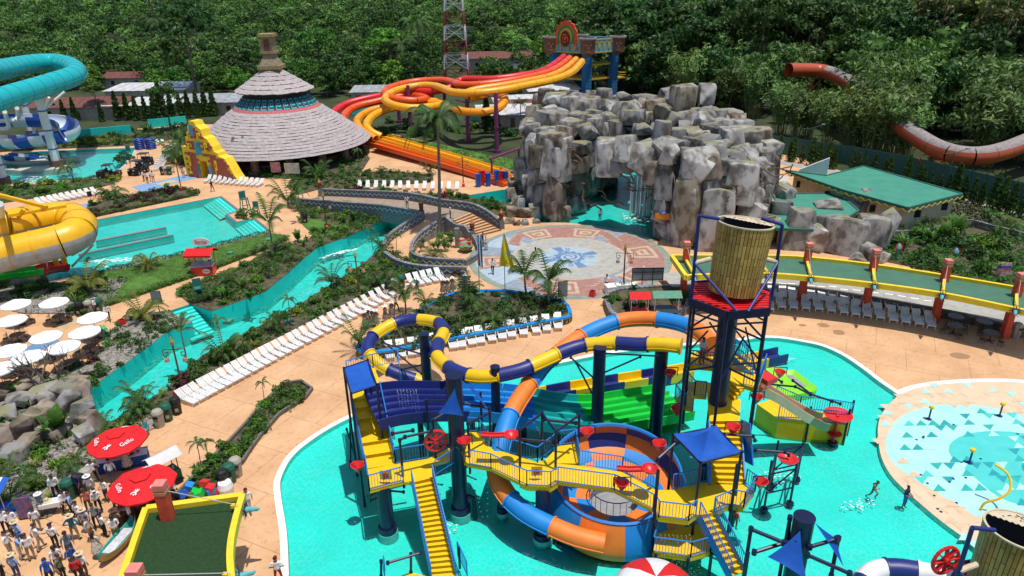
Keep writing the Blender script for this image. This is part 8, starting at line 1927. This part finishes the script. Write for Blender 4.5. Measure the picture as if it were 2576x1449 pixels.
for i,(x,y,f_,lab) in enumerate(((770,778,200,'left of the three dancers walking near the plaza'),(803,775,180,'middle of the three dancers near the plaza'),(842,762,170,'right of the three dancers near the plaza'),(185,1030,20,'front left of the dancers beside the long lounger row'),(207,1010,60,'second of the dancers beside the lounger row'),(243,1015,150,'third of the dancers beside the lounger row'),(268,1020,190,'fourth of the dancers, nearest the looping tube'),(338,985,100,'fifth dancer holding a fan'),(385,955,210,'sixth dancer in tan'),(940,745,20,'dancer hidden behind the direction sign'))):person(c11(x,y),'floral dress, '+lab,'hold' if i % 2 else 'walk',f_,'floral','floral',('brim','white'),FLOR,True)
person(c11(415,905),'man in white shirt and white hat walking past the lounger row','walk',70,WH,'black',('brim','white'));person(c11(508,790),'child in white hat behind the palm by the bins','stand',30,WH,'teal',('brim','white'),sc=.8);person(c11(575,770),'person in teal with white hat beside the five loungers','hold',180,'teal','olive',('brim','white'))
person((1025,524,1.3),'man in red cap sitting low at the bridge wall','phone',30,WH,'jeans',('cap','red'));person((1133,549,1.3),'woman in white top and black trousers at the top of the steps','phone',100,WH,'black',None,hair=True)
for u,v,f_,lab in ((363,456,90,'leftmost of the four staff by the vehicles'),(372,461,160,'second of the four staff by the vehicles'),(380,456,-60,'third of the four staff by the vehicles'),(387,458,200,'rightmost of the four staff by the vehicles'),(463,447,180,'staff member walking alone to the temple gate')):person((u,v),'staff in white and red, '+lab,'stand',f_,WH,'red',('cap','red'),shorts=True)
person((535,482),'man all in black walking before the pavilion loungers','walk',60,'black','black',None,skin=SKIN2);person((187,462),'person in blue beside the top left pool','stand',120,'blue','black',None);person((276,808),'man in white shirt and dark trousers next to the white parasols','walk',20,WH,'black',None);person((245,790),'person in white behind the rightmost parasol','stand',90,WH,'black',('cap','white'))
person((2192,1258,-.25),'child in patterned swimsuit running through the kids pool','run',40,'floral','floral',None,shorts=True,sc=.85);person((2272,1278,-.2),'boy in navy shirt with blue towel wading at the pad edge','hold',30,'navy','royal',None,shorts=True,sc=.92,skin=SKIN2)
q=Q1(520,745,7.4);o=person((1661.1+520/5.04,766.7+745/5.04,7.4),'lifeguard in white shirt and red trousers on the upper deck','hold',20,WH,'red',None);o=person((1597.3+1540/6.165,1213.9+720/6.165,2.0),'boy in red shirt on the lower stair landing','stand',120,'coral','grey',None,sc=.8)
for x,y,sh,lab in ((2140,940,'black','man in black beside the red cart'),(2200,910,WH,'vendor in white under the red cart roof'),(2245,905,'cream','vendor in cream under the red cart roof'),(2310,915,'coral','vendor in coral between the two cart roofs'),(2000,745,WH,'waiter behind the white table by the stone planter'),(2570,765,WH,'waiter by the canopy post')):person(c11(x,y),lab,'hold',150,sh,'black',None)
for u,v,lab in ((510,678,'left of the two kiosk sellers in white'),(530,674,'right of the two kiosk sellers in white')):person((u,v),lab,'stand',20,WH,'black',None)
# ---------------------------------------------------------------- small props
def box_thing(name,label,cat,parts,loc,rz=0,sc=1,group=None):
    """parts: (name, material, builder) built round the origin, then set down at loc"""
    t = thing(name,label,cat,(0,0,0),group)
    for nm,m_,b in parts: b.build(nm,m_,t,40)
    t.location = loc; t.rotation_euler = (0,0,rz); t.scale = (sc,) * 3; return t
# red ice cream kiosk
p=at(515,688);k=thing('ice_cream_kiosk','red ice cream kiosk with oval sign on the path by the lawn','kiosk',p)
b=B().box(p+V((0,0,.55)),(2.3,1.5,1.1),.12);b.build('counter',RED,k);B().box(p+V((0,-.05,1.13)),(2.45,1.65,.08),.12).build('counter_top',mat('grey_top',(.35,.35,.36),rough=.4),k)
for sx in (-1.1,1.1):
    for sy in (-.7,.7):B().cyl(p+V((sx,sy,1.1)),p+V((sx,sy,2.55)),.035,.035,6).build('post',REDC,k)
b = B()
for sg in (-1,1):b.add([p+V((x,y,z)) for x,y,z in ((-1.5,0,3.0),(1.5,0,3.0),(1.5,sg*1.1,2.5),(-1.5,sg*1.1,2.5))],[(0,1,2,3)]);b.add([p+V((x,y,z)) for x,y,z in ((-1.5,sg*1.1,2.5),(1.5,sg*1.1,2.5),(1.5,sg*1.1,2.28),(-1.5,sg*1.1,2.28))],[(0,1,2,3)])
b.build('roof',REDC,k)
def oval(c,rx,rz_,parent,name='oval_sign'):
    b=B();n=24;b.add([c+V((math.cos(i*6.2832/n)*rx,dy,math.sin(i*6.2832/n)*rz_)) for dy in (0,.08) for i in range(n)],[tuple(range(n -1,-1,-1)),tuple(range(n,2*n))]+[(i,(i+1) % n,n+(i+1) % n,n+i) for i in range(n)]);return b.build(name,WHITEP,parent)
s_=oval(p+V((.3,-.1,3.75)),.95,.45,k);text('Sarita','sign_lettering',TRED,.58,s_,upright(p+V((.3,-.13,3.75)),V((1,0,0))));B().cyl(p+V((.3,0,2.9)),p+V((.3,0,3.4)),.04,.04,6).build('sign_post',STEEL,k)
s_=oval(p+V((.6,-.86,.6)),.42,.26,k);text('Sarita','sign_lettering',TRED,.28,s_,upright(p+V((.6,-.89,.6)),V((1,0,0))))
# carts at the stone planter
for u,v,m_,lab,w_ in ((1605,778,REDC,'red roofed food cart in front of the stone planter',1.7),(1672,775,mat('cart_green_roof',(.10,.26,.17),rough=.7),'green roofed food cart in front of the stone planter',2.4)):
    p=at(u,v+22);t=thing('food_cart',lab,'cart',p);B().box(p+V((0,0,.55)),(w_*.95,.9,.9)).build('cart_body',RED if m_ is REDC else CL['denim'],t)
    for sx in (-1,1):
        for sy in (-.45,.45):B().cyl(p+V((sx*w_*.46,sy,.9)),p+V((sx*w_*.46,sy,2.35)),.03,.03,6).build('post',WHITEP,t)
        B().cyl(p+V((sx*w_*.35,-.5,.3)),p+V((sx*w_*.35,-.42,.3)),.3,.3,14).build('wheel',BLACK,t)
    b = B()
    for sg in (-1,1):b.add([p+V(q) for q in ((-w_*.56,0,2.7),(w_*.56,0,2.7),(w_*.56,sg*.85,2.3),(-w_*.56,sg*.85,2.3))],[(0,1,2,3)])
    b.build('roof',m_,t)
box_thing('menu_board','red and green menu board right of the green roofed cart','sign',(('panel',mat('menu_red',(.5,.03,.04),(.5,.4,.3),rough=.6,sc=3),B().box((0,0,.9),(.8,.06,1.3))),('header',mat('menu_green',(.04,.25,.12),rough=.6),B().box((0,-.04,1.4),(.78,.03,.25)))),at(1700,795))
p=at(1535,738);t=thing('white_table','buffet table with white cloth and bottles on the plaza edge','table',p);B().box(p+V((0,0,.45)),(1.0,1.1,.9),.2).build('cloth',WHITEP,t);B().box(p+V((1.7,.3,.45)),(2.2,.7,.9),.08).build('cloth',WHITEP,t)
for k in range(14):q=p+V((rnd.uniform(.8,2.6),.3+rnd.uniform(-.25,.25),.9));tag(B().lathe([(.05,0),(.05,.2),(.02,.26),(.02,.33)],8,q).build('bottle',(BING,WHITEP,CL['tan'])[k % 3]),'small bottle standing on the white buffet table','bottle','bottles on the buffet table')
# signs
p=at(1627,728);t=thing('notice_board','three panel dark framed notice board facing away at the stone planter','sign',p)
for i in range(3):B().box(p+V((-1.05+i*1.05,0,1.7)),(.98,.05,1.25)).build('panel',mat('board_grey',(.22,.25,.25),rough=.6),t)
b=B().box(p+V((0,-.02,2.36)),(3.25,.09,.08));b.box(p+V((0,-.02,1.05)),(3.25,.09,.08));b.box(p+V((0,-.02,1.95)),(3.25,.08,.06))
for i in range(4): b.box(p + V((-1.58 + i * 1.05,0,1.2)),(.07,.09,2.4))
b.build('frame',BLACK,t)
for u,v,lab,h in ((1415,768,'dark framed board on a post at the right end of the blue planter',1.5),(403,790,'dark framed grey board on the path by the river steps',1.3)):
    box_thing('notice_board',lab,'sign',(('frame',BLACK,B().box((0,0,1.75),(.95,.05,h+.1))),('panel',MATS['board_grey'],B().box((0,-.035,1.75),(.86,.03,h))),('post',BLACK,B().cyl((0,0,0),(0,.03,1.2),.04,.04,6))),at(u,v),.1)
p=at(1170,750);t=thing('direction_sign','black slatted direction sign between the dancers and the flagpoles','sign',p);B().cyl(p,p+V((0,0,2.6)),.05,.05,8).build('post',BLACK,t)
for i in range(5):B().box(p+V((.05*(-1) ** i,-.06,1.25+i*.28)),(1.25,.05,.23)).build('slat',mat('sign_slat',(.05,.055,.06),(.16,.17,.17),rough=.6,sc=7),t)
box_thing('info_board','white text board leaning at the boulders by the cave pool','sign',(('panel',WHITEP,B().box((0,0,1.1),(1.0,.06,1.7))),('print',mat('faint_text',(.45,.45,.45),rough=.8),B().box((0,-.04,1.2),(.7,.02,.05)).box((0,-.04,1.05),(.7,.02,.05)).box((0,-.04,.9),(.7,.02,.05)).box((0,-.04,1.4),(.6,.02,.08)))),at(1312,533))
p=at(1668,555);t=thing('painted_sign','orange and green cut-out sign with owl-like eyes on the cave pillar','sign',p+V((0,0,0)))
p=at(1668,545,3.2);B().box(p,(1.9,.12,.75),0).build('panel',ORG,t);text('BALAM','sign_lettering',mat('sign_gold',(.75,.45,.03),rough=.6),.5,t,upright(p+V((0,-.08,-.05)),V((1,0,0))));b=B()
for a in range(0,190,20):b.add([p+V((math.cos(R(a))*r2_*1.3+dx,.02,math.sin(R(a))*r2_*.7)) for r2_,dx in ((.6,-.1),(1.15,0),(.6,.12))],[(0,1,2)])
b.build('leaf_fan',F_BRIGHT,t); b = B()
for sx in (-.22,.22): b.cyl(p + V((sx,-.1,.5)),p + V((sx,.1,.5)),.2,.2,12)
b.build('eye_rings',CL['royal'],t);text('OJO','sign_lettering',WHITEP,.3,t,upright(p+V((0,-.13,.5)),V((1,0,0))))
for u,v,lab in ((697,437,'striped board'),(738,440,'park map board')):
    box_thing('info_board',('red and white ' if u<700 else 'pale framed ')+lab+' in front of the pavilion pillars','sign',(('panel',mat('panel_'+lab.split()[0],(.5,.06,.08) if u<700 else (.55,.50,.38),(.55,.45,.5) if u<700 else (.25,.25,.2),rough=.7,sc=3),B().box((0,0,1.6),(1.6 if u<700 else 2.4,.08,1.7))),('posts',BLACK,B().box((-.6,.04,.6),(.08,.08,1.2)).box((.6,.04,.6),(.08,.08,1.2)))),at(u,v+8))
box_thing('info_board','red and blue striped board standing in the right garden','sign',(('panel',MATS['panel_striped'],B().box((0,0,1.0),(1.5,.08,1.3))),('band',CL['royal'],B().box((0,-.05,1.2),(1.5,.03,.25)))),at(2518,698))
# lifeguard chairs, green boxes
lg = thing('lifeguard_chair','x','lifeguard chair'); GCH = mat('chair_green',(.03,.16,.13),rough=.7)
for x in (-.35,.35):
    for y in (-.35,.35):B().beam((x*1.2,y*1.2,0),(x*.8,y*.8,1.4),.08,.08).build('leg',GCH,lg)
B().box((0,0,1.25),(.7,.7,.07)).build('seat',GCH,lg);B().box((0,.33,1.65),(.7,.06,.75)).build('backrest',GCH,lg);B().box((0,-.38,.6),(.75,.06,.08)).build('rung',GCH,lg)
for u,v,s_,lab in ((646,546,1.05,'on the deck by the pool notch planter, lower one'),(618,528,1.3,'by the pool notch planter, taller one'),(504,757,1.15,'on the small lawn above the river steps'),(325,402,1.2,'at the landing pool corner'),(316,412,1.2,'nearer one at the landing pool corner')):clone(lg,at(u,v),rnd.uniform(-.5,.5)+.4,s_,'green wooden lifeguard chair '+lab)
drop(lg)
gb = mat('utility_box_green',(.06,.26,.18),rough=.8)
for i,(u,v,s_) in enumerate(((945+228,753,.75),(1206,750,.7),(1640+230,752,.0),(675,606,.7),(580,640,.6),(2530,655,1.1),(415,985,.6),(575,812,.7),(390,797,.5),(1270,757,.6),(62,1180,.6),(965,712,.6),(2475,676,.7),(728,812,.6))):
    if s_:q=at(u,v,.0);tag(B().lathe([(.75*s_,.0),(.72*s_,.3),(.0,.42)],4,q,0,.6,.6+2*math.pi).build('utility_box',gb),'low green utility box with pyramid lid in the planting, number order from left unknown' if False else 'low green utility box with shallow pyramid lid among the planting','utility box','green utility boxes')
# utility vehicles
def utv(u,v,rz,lab,col_=BLACK):
    t=thing('utility_vehicle',lab,'vehicle',(0,0,0),'utility vehicles');DK=mat('vehicle_dark',(.03,.032,.035),rough=.4)
    b=B();b.prism([(-1.5,-.7),(1.5,-.7),(1.5,.7),(-1.5,.7)],.42,.72);b.prism([(.75,-.65),(1.55,-.55),(1.55,.55),(.75,.65)],.72,1.02);b.build('body',col_,t)
    B().box((-1.05,0,.92),(.95,1.35,.4)).build('cargo_bed',DK,t); b = B()
    for sy in (-.62,.62): b.pipe([(.85,sy,.95),(.45,sy,1.9),(-.55,sy,1.9),(-.6,sy,.8)],.04,6)
    b.pipe([(.45,-.62,1.9),(.45,.62,1.9)],.04);b.pipe([(-.55,-.62,1.9),(-.55,.62,1.9)],.04);b.build('roll_cage',DK,t)
    B().box((-.05,0,1.95),(1.25,1.4,.07)).build('roof',DK,t);B().box((-.1,0,.85),(.6,1.2,.3)).build('seat',mat('vehicle_seat',(.06,.06,.065),rough=.8),t);B().box((-.42,0,1.15),(.14,1.2,.5)).build('seat_back',MATS['vehicle_seat'],t)
    B().lathe([(.14,0),(.18,0),(.18,.03),(.14,.03)],12,(.3,.3,1.15)).build('steering_wheel',BLACK,t)
    for x in (-1.0,1.0):
        for sy in (-.72,.72):
            w_=B().cyl((x,sy -.12,.33),(x,sy+.12,.33),.33,.33,16).build('wheel',BLACK,t,40);B().cyl((x,sy -.13,.33),(x,sy+.13,.33),.16,.16,10).build('rim',STEEL,w_)
    for sy in (-.4,.4): B().box((1.57,sy,.85),(.05,.22,.12)).build('headlight',WHITEP,t)
    p = at(u,v); t.location = (p.x,p.y,.01); t.rotation_euler = (0,0,rz); t.scale = (1.15,) * 3
utv(350,437,-1.75,'black utility vehicle facing the camera near the staff');utv(366,418,-1.55,'dark utility vehicle parked behind the other one');utv(278,448,.1,'dark red utility vehicle parked sideways at the pool corner',mat('vehicle_maroon',(.06,.012,.012),rough=.35))
# stacked swim rings and blue tubs
ring = B(); n = 20
ring.lathe([(.5+math.cos(a)*.17+.05,.17+math.sin(a)*.17) for a in (k*.6283 for k in range(11))],n);RG=ring.mesh('swim_ring',plastic('ring_blue',(.015,.05,.30)),60)
for st_,(u,v) in enumerate(((353,375),(381,374))):
    for k in range(6):o=obj('swim_ring',RG);p=at(u,v);o.location=(p.x,p.y,k*.33);o.scale=(1.35,1.35,1);tag(o,'blue inflatable ring, %s of the %s stack beside the landing pool' % (('bottom','second','third','fourth','fifth','top')[k],('left','right')[st_]),'swim ring','stacked swim rings')
tubm=B().prism([(-.35,-.35),(.35,-.35),(.35,.35),(-.35,.35)],0,.3).mesh('crate',plastic('crate_blue',(.01,.10,.45)))
for st_,(u,v,n_,m_) in enumerate(((1203,470,7,0),(1213,466,8,1),(1228,468,7,0),(1250,466,8,0),(1260,462,7,1),(1272,463,7,0),(1290,448,4,0))):
    p = at(u,v); nm_ = ('first','second','third','fourth','fifth','sixth','seventh')[st_]
    for k in range(n_):
        o=tag(obj('plastic_chair',tubm),'%s stacked plastic chair, %s from the ground in the %s stack by the racer runout' % ('red' if m_ else 'blue',ORD[k],nm_),'chair','stacked plastic chairs');o.location=p+V((.02*(k % 2),0,k*.3));o.rotation_euler=(0,0,.3+.04*k);o.scale=(.95,.95,.8)
        if m_: o.material_slots[0].link = 'OBJECT'; o.material_slots[0].material = RED
# boats, serving tables, green cart, awning
def boat(p,q,w_,lab,inner):
    d = (q - p); L_ = d.length; t = thing('wooden_boat',lab,'boat',(0,0,0)); b = B(); n = 14; vs = []
    for i in range(n + 1):
        s=i/n;hw=w_/2*math.sin(math.pi*min(max(s,.02),.98)) ** .6;z0=.1+.35*(2*s -1) ** 4;zt=.55+.4*(2*s -1) ** 4;x=(s -.5)*L_
        vs += [(x,-hw,zt),(x,-hw*.7,z0),(x,0,z0 -.05),(x,hw*.7,z0),(x,hw,zt),(x,hw*.88,zt),(x,hw*.6,z0+.1),(x,0,z0+.05),(x,-hw*.6,z0+.1),(x,-hw*.88,zt)]
    b.add(vs,[(i*10+k,i*10+(k+1) % 10,(i+1)*10+(k+1) % 10,(i+1)*10+k) for i in range(n) for k in range(10)]);b.mi=[(1 if (f % 10) in (4,5,6,7,8,9) else 0) for f in range(len(b.f))]
    b.build('hull',[mat('boat_ochre',(.36,.24,.07),rough=.7),mat('boat_aqua',(.04,.36,.30),rough=.7)],t);B().box((0,0,.42),(L_*.62,w_*.6,.14)).build('filling',inner,t)
    m_ = (p + q) / 2; t.location = (m_.x,m_.y,.1); t.rotation_euler = (0,0,math.atan2(d.y,d.x)); return t
boat(at(257,1432),at(345,1330),1.0,'long aqua boat with white cloth used as drinks tub left of the canopy',mat('crumpled_cloth',(.7,.7,.7),(.5,.5,.52),rough=.9,sc=3,bump=1));boat(at(338,1118),at(378,1090),.75,'small ochre boat full of blue bottles behind the back red parasol',mat('blue_bottles',(.02,.05,.25),(.25,.32,.5),rough=.4,sc=14,detail=1))
for u,v,w_,rz,m_,lab in ((315,1172,3.0,.35,CL['blue'],'long table with blue skirt under the back red parasol'),(345,1290,2.6,1.2,CL['brown'],'serving table full of food under the nearer red parasol')):
    p=at(u,v);t=thing('serving_table',lab,'table',(0,0,0));B().box((0,0,.44),(w_,.9,.88)).build('skirt',m_,t);B().box((0,0,.9),(w_*1.02,.94,.04)).build('top',WHITEP if m_ is CL['blue'] else WOODM,t);t.location=p;t.rotation_euler=(0,0,rz)
    for k in range(10):q=p+Matrix.Rotation(rz,3,'Z') @ V((rnd.uniform(-w_*.45,w_*.45),rnd.uniform(-.35,.35),.93));tag(B().lathe([(0,0),(.12,.02),(.16,.07),(.0,.05+.05*(k % 3))],10,q).build('food_bowl',(CL['cream'],CL['green'],CL['coral'],WHITEP)[k % 4]),'small bowl of food on the %s' % ('blue skirted table' if m_ is CL['blue'] else 'brown serving table'),'bowl','food bowls on the '+('blue table' if m_ is CL['blue'] else 'brown table'))
p=at(425,1218);t=thing('green_cart','green cart with small tin roof beside the nearer red parasol','cart',(0,0,0));B().box((0,0,.55),(1.5,1.0,.9)).build('body',mat('cart_dark_green',(.015,.10,.04),rough=.6),t)
for sx in (-.65,.65):
    for sy in (-.42,.42): B().cyl((sx,sy,1),(sx,sy,2.1),.03,.03,6).build('post',WOODM,t)
for sg in (-1,1):B().add([(x,y,z) for x,y,z in ((-1,0,2.5),(1,0,2.5),(1,sg*.7,2.1),(-1,sg*.7,2.1))],[(0,1,2,3)]).build('roof_sheet',TIN,t)
for k in range(5):B().lathe([(.06,1),(.06,1.2),(.02,1.3)],8,(-.5+k*.24,-.1,0)).build('jar',WHITEP,t)
for sx in (-.5,.5): B().cyl((sx,-.55,.25),(sx,-.48,.25),.25,.25,12).build('wheel',BLACK,t)
t.location = p; t.rotation_euler = (0,0,.9)
p=at(-5,1300);t=thing('striped_awning','blue and white striped stall awning at the left edge','stall',p)
for k in range(6):B().add([p+V((x,y,z)) for x,y,z in ((-1.6+k*.45,.6,2.5),(-1.15+k*.45,.6,2.5),(-1.15+k*.45,-.5,2.1),(-1.6+k*.45,-.5,2.1))],[(3,2,1,0)]).build('stripe',(WHITEP,CL['royal'])[k % 2],t)
for sx in (-1.4,.95):B().cyl(p+V((sx,-.4,0)),p+V((sx,-.4,2.1)),.03,.03,6).build('post',STEEL,t)
B().box(p + V((-.2,0,.45)),(2.2,.8,.9)).build('counter',CL['royal'],t)
box_thing('menu_board','blue menu board with food pictures left in the crowd','sign',(('panel',mat('menu_blue',(.02,.08,.30),(.35,.10,.08),rough=.6,sc=4),B().box((0,0,.85),(.9,.06,1.5))),('foot',BLACK,B().box((0,.2,.05),(.9,.5,.05)))),at(71,1305),.2)
p=at(136,1290);t=thing('tricycle_cart','white hand cart with spoked wheels and straw hats in the crowd','cart',(0,0,0));B().box((0,0,.75),(1.2,.6,.3)).build('box',WHITEP,t)
for x,y in ((-.5,-.4),(-.5,.4),(.75,0)):
    b=B();pts=[(x+math.cos(a)*.33,y,.33+math.sin(a)*.33) for a in (k*.4189 for k in range(16))];b.pipe(pts,.025,5)
    for k in range(6): b.cyl((x,y,.33),pts[k * 2],.008,.008,4)
    b.build('wheel',BLACK,t)
B().pipe([(.75,0,.33),(.7,0,.95),(.7,.3,1.0),(.7,-.3,1.0)],.025,6).build('handlebar',STEEL,t);t.location=p;t.rotation_euler=(0,0,.3)
tag(B().lathe([(.0,.2),(.1,.2),(.12,.05),(.27,.0),(.28,.02)],14,p+V((-.2,0,.9))).build('straw_hat',BRIM),'straw hat lying on the white hand cart','hat')
p = at(505,1262); rr = random.Random(3)
for k in range(11):o=B().box(p+V((rr.uniform(-.8,.8),rr.uniform(-.5,.5),.3+rr.uniform(0,.9))),(.5,.45,.4),rr.uniform(0,3),0,Matrix.Rotation(rr.uniform(-.7,.7),3,'X')).build('toddler_chair',(RED,BWB,RED,BLUE,GRN)[k % 5]);tag(o,('red','dark blue','red','light blue','green')[k % 5]+' toddler chair in the heap by the planter strip','chair','heap of toddler chairs')
tag(B().lathe([(0,.9),(.4,.85),(.5,.5),(.45,0)],14,at(570,1240)).build('white_sack',WHITEP),'white sack beside the heap of toddler chairs','sack')
for i,(u,v) in enumerate(((308,818),(46,1480),(1550 - 60,745),(826,576),(450,1000))):
    q=at(u,v);tag(B().lathe([(.42,0),(.34,.6),(.3,.6),(.3,.05)],4,q,0,.3,.3+2*math.pi).build('red_footing',RED),'red square lamp footing or stool '+('at the parasol garden edge','at the bottom left','near the round plaza','under the lamp on the small lawn','under the lamp by the long lounger row')[i],'stool')
# painted turtle drum, tripod, jets on the splash pad
p=at(1172,632);t=thing('turtle_sculpture','red and green carved drum-like sculpture in the ramp planter','sculpture',p);B().lathe([(0,.0),(.75,.1),(.9,.5),(.6,.95),(0,1.1)],14,p+V((0,0,.25))).build('shell',mat('sculpt_green',(.10,.26,.18),(.3,.25,.08),rough=.7,sc=3),t,40);B().cyl(p+V((-.8,-.2,.9)),p+V((.6,-.5,1.25)),.16,.16,10).build('red_band',RED,t);B().cyl(p+V((-.7,.3,1.2)),p+V((.5,.1,1.4)),.14,.14,10).build('red_band',RED,t);B().cyl(p+V((.1,-.95,.7)),p+V((.1,-.8,.75)),.3,.34,14).build('spiral_face',OCH,t)
p=at(1163,628,0)+V((-.6,.8,0));tag(B().box(p+V((0,0,1.2)),(.55,.55,2.4)).build('stone_stele',STONE),'plain grey stone pillar in the ramp planter','pillar')
p = at(1347,655); t = thing('camera_tripod','small black tripod standing on the round plaza','tripod',p)
for k in range(3):a=k*2.094;B().cyl(p+V((math.cos(a)*.45,math.sin(a)*.45,.05)),p+V((0,0,1.3)),.03,.03,6).build('leg',BLACK,t)
B().box(p + V((0,0,1.45)),(.2,.25,.25)).build('head',BLACK,t)
for u,v,lab in ((2336,1055,'left of the three'),(2514,1047,'rightmost of the three'),(2438,1165,'nearest of the three')):
    p=at(u,v);t=thing('spray_post','small navy spray post with yellow head on the splash pad, '+lab,'spray post',p);B().cyl(p,p+V((0,0,.95)),.06,.06,8).build('post',NAVY,t);B().lathe([(0,1.15),(.16,1.12),(.18,.98),(.1,.92),(0,.92)],12,p).build('head',YEL,t);B().cyl(p,p+V((0,0,.05)),.2,.2,12).build('flange',NAVY,t)
p0=at(2466,1284);B_=[p0,p0+V((.3,.1,.9))];AP=smooth_line([p0,at(2478,1265,.55),at(2512,1255,1.0),at(2540,1235,1.5),at(2541,1205,2.0),at(2528,1185,2.3),at(2503,1168,2.5)],5)
tag(B().sweep(AP,tube_profile(.07,8),True).build('spray_arch',YEL,None,60),'curved yellow spray pipe arching over the splash pad','spray pipe')
rr = random.Random(8); b = B()
for k in range(16):q=at(rr.uniform(2300,2560),rr.uniform(1040,1290));b.add([q+V((math.cos(a)*.09,math.sin(a)*.09,.03)) for a in (j*.785 for j in range(8))],[tuple(range(8))])
struct('pad_drains',b,CL['navy'])
# orange slide in the right-hand wood
os_=thing('orange_wood_slide','long orange trough slide with grey worn inside curving through the right wood','water slide',at(2400,420));OR2=plastic('faded_orange',(.42,.075,.025));GR2=mat('worn_grey_cover',(.30,.26,.25),(.22,.18,.17),rough=.8,sc=2)
def r2(x,y,z): return at(1717.33 + x / 3,y / 3,z)
P=smooth_line([r2(*p) for p in ((800,530,11),(930,530,10.8),(1060,540,10.5),(1200,590,10),(1350,690,9),(1500,820,7.6),(1640,940,6.4),(1780,1040,5.5),(1930,1125,4.9),(2090,1170,4.6),(2250,1175,4.6),(2420,1140,4.9),(2600,1070,5.4),(2800,990,6))],6)
L_ = sum((q - p).length for p,q in zip(P,P[1:])); ns_ = round(L_ / 3); Q = resample(P,ns_ * 4 + 1)
for i in range(ns_):
    sg = Q[i * 4:i * 4 + 5]
    if i < 3: B().sweep(sg,tube_profile(1.4,14),True).build('tube_section',OR2,os_,60); continue
    pr=tube_profile(1.4,12,150,390);B().sweep(sg,pr+[(x*.96,y*.96) for x,y in pr][::-1],True,0,True).build('trough_section',OR2,os_,50)
    pr=tube_profile(1.3,10,25,155);B().sweep(sg,pr+[(x*1.04,y*1.04) for x,y in pr][::-1],True,0,True).build('cover_section',GR2,os_,50)
half_slide(os_,[r2(2250,520,10),r2(2400,480,10.4),r2(2600,450,11),r2(2800,470,11.4)],1.4,[OR2],3,20,160,'cover_section');B().box(r2(2590,640,8),(3,3,5)).build('start_cabin',OR2,os_)
for k in (2,7,12,18):
    if k*4<len(Q):q=Q[k*4];b=B().cyl((q.x,q.y,0),(q.x,q.y,q.z -1.6),.4,.35,10);b.cyl((q.x,q.y,q.z -4),(q.x -2,q.y,q.z -1.7),.15,.15,6);b.cyl((q.x,q.y,q.z -4),(q.x+2,q.y,q.z -1.7),.15,.15,6);b.build('support',OR2,os_)
for u,v,lab in ((2030,405,'left one'),(2378,480,'right one')):
    p=at(u,v);t=thing('floodlight_pole','green floodlight pole standing at the mesh fence, '+lab,'lamp post',p);B().cyl(p,p+V((0,0,5.6)),.12,.09,8).build('pole',BING,t);B().pipe([p+V((-1.6,0,5.5)),p+V((0,0,5.5)),p+V((1.8,0,6.1))],.05,6).build('arm',BING,t);B().box(p+V((1.8,0,6.15)),(.5,.3,.15)).build('lamp_head',STEEL,t)
# sign figures on the terrace behind the canopy
for u,v,lab in ((2254,700,'left'),(2396,712,'right')):
    p=at(u,v -45);box_thing('carved_totem','green and red carved totem behind the canopy, '+lab+' one','totem',(('post',mat('totem_green',(.04,.22,.12),rough=.7),B().cyl((0,0,0),(0,0,1.4),.2,.16,8)),('head',DRAGT,B().lathe([(0,1.3),(.28,1.4),(.3,1.7),(.1,2.0),(0,2.0)],8)),('feathers',RED,B().add([(math.cos(a)*rr_,-.05,1.6+math.sin(a)*rr_) for a in (k*.449 for k in range(14)) for rr_ in (.3,)]+[(math.cos(a+.2)*.65,-.05,1.6+math.sin(a+.2)*.65) for a in (k*.449 for k in range(14))],[(k,(k+1) % 14,14+k) for k in range(14)]))),p)
sp_=thing('loudspeaker','black loudspeaker on a stand beside the painted path','speaker',at(233,520));p=at(233,520);B().cyl(p,p+V((0,0,1.6)),.03,.03,6).build('stand',BLACK,sp_);B().box(p+V((0,0,1.9)),(.45,.4,.7)).build('cabinet',BLACK,sp_)
# bare branches over the parasols
b = B(); p = at(130,985); rr = random.Random(2)
def branch(a,d,l_,r_,n):
    e = a + d * l_; b.cyl(a,e,r_,r_ * .65,5,0,False)
    if n:
        for _ in range(3 if n>2 else 2):branch(e,(d+V((rr.uniform(-.8,.8),rr.uniform(-.6,.6),rr.uniform(-.25,.6)))).normalized(),l_*rr.uniform(.6,.9),r_*.62,n -1)
for dx in (-.9,-.3,.5): branch(p + V((dx,0,.3)),V((dx * .6,.1,1)).normalized(),1.0,.14,4)
tag(b.build('bare_tree',mat('grey_branch',(.20,.16,.13),(.10,.08,.06),rough=1,sc=4)),'gnarled leafless grey tree in front of the white parasols','tree')
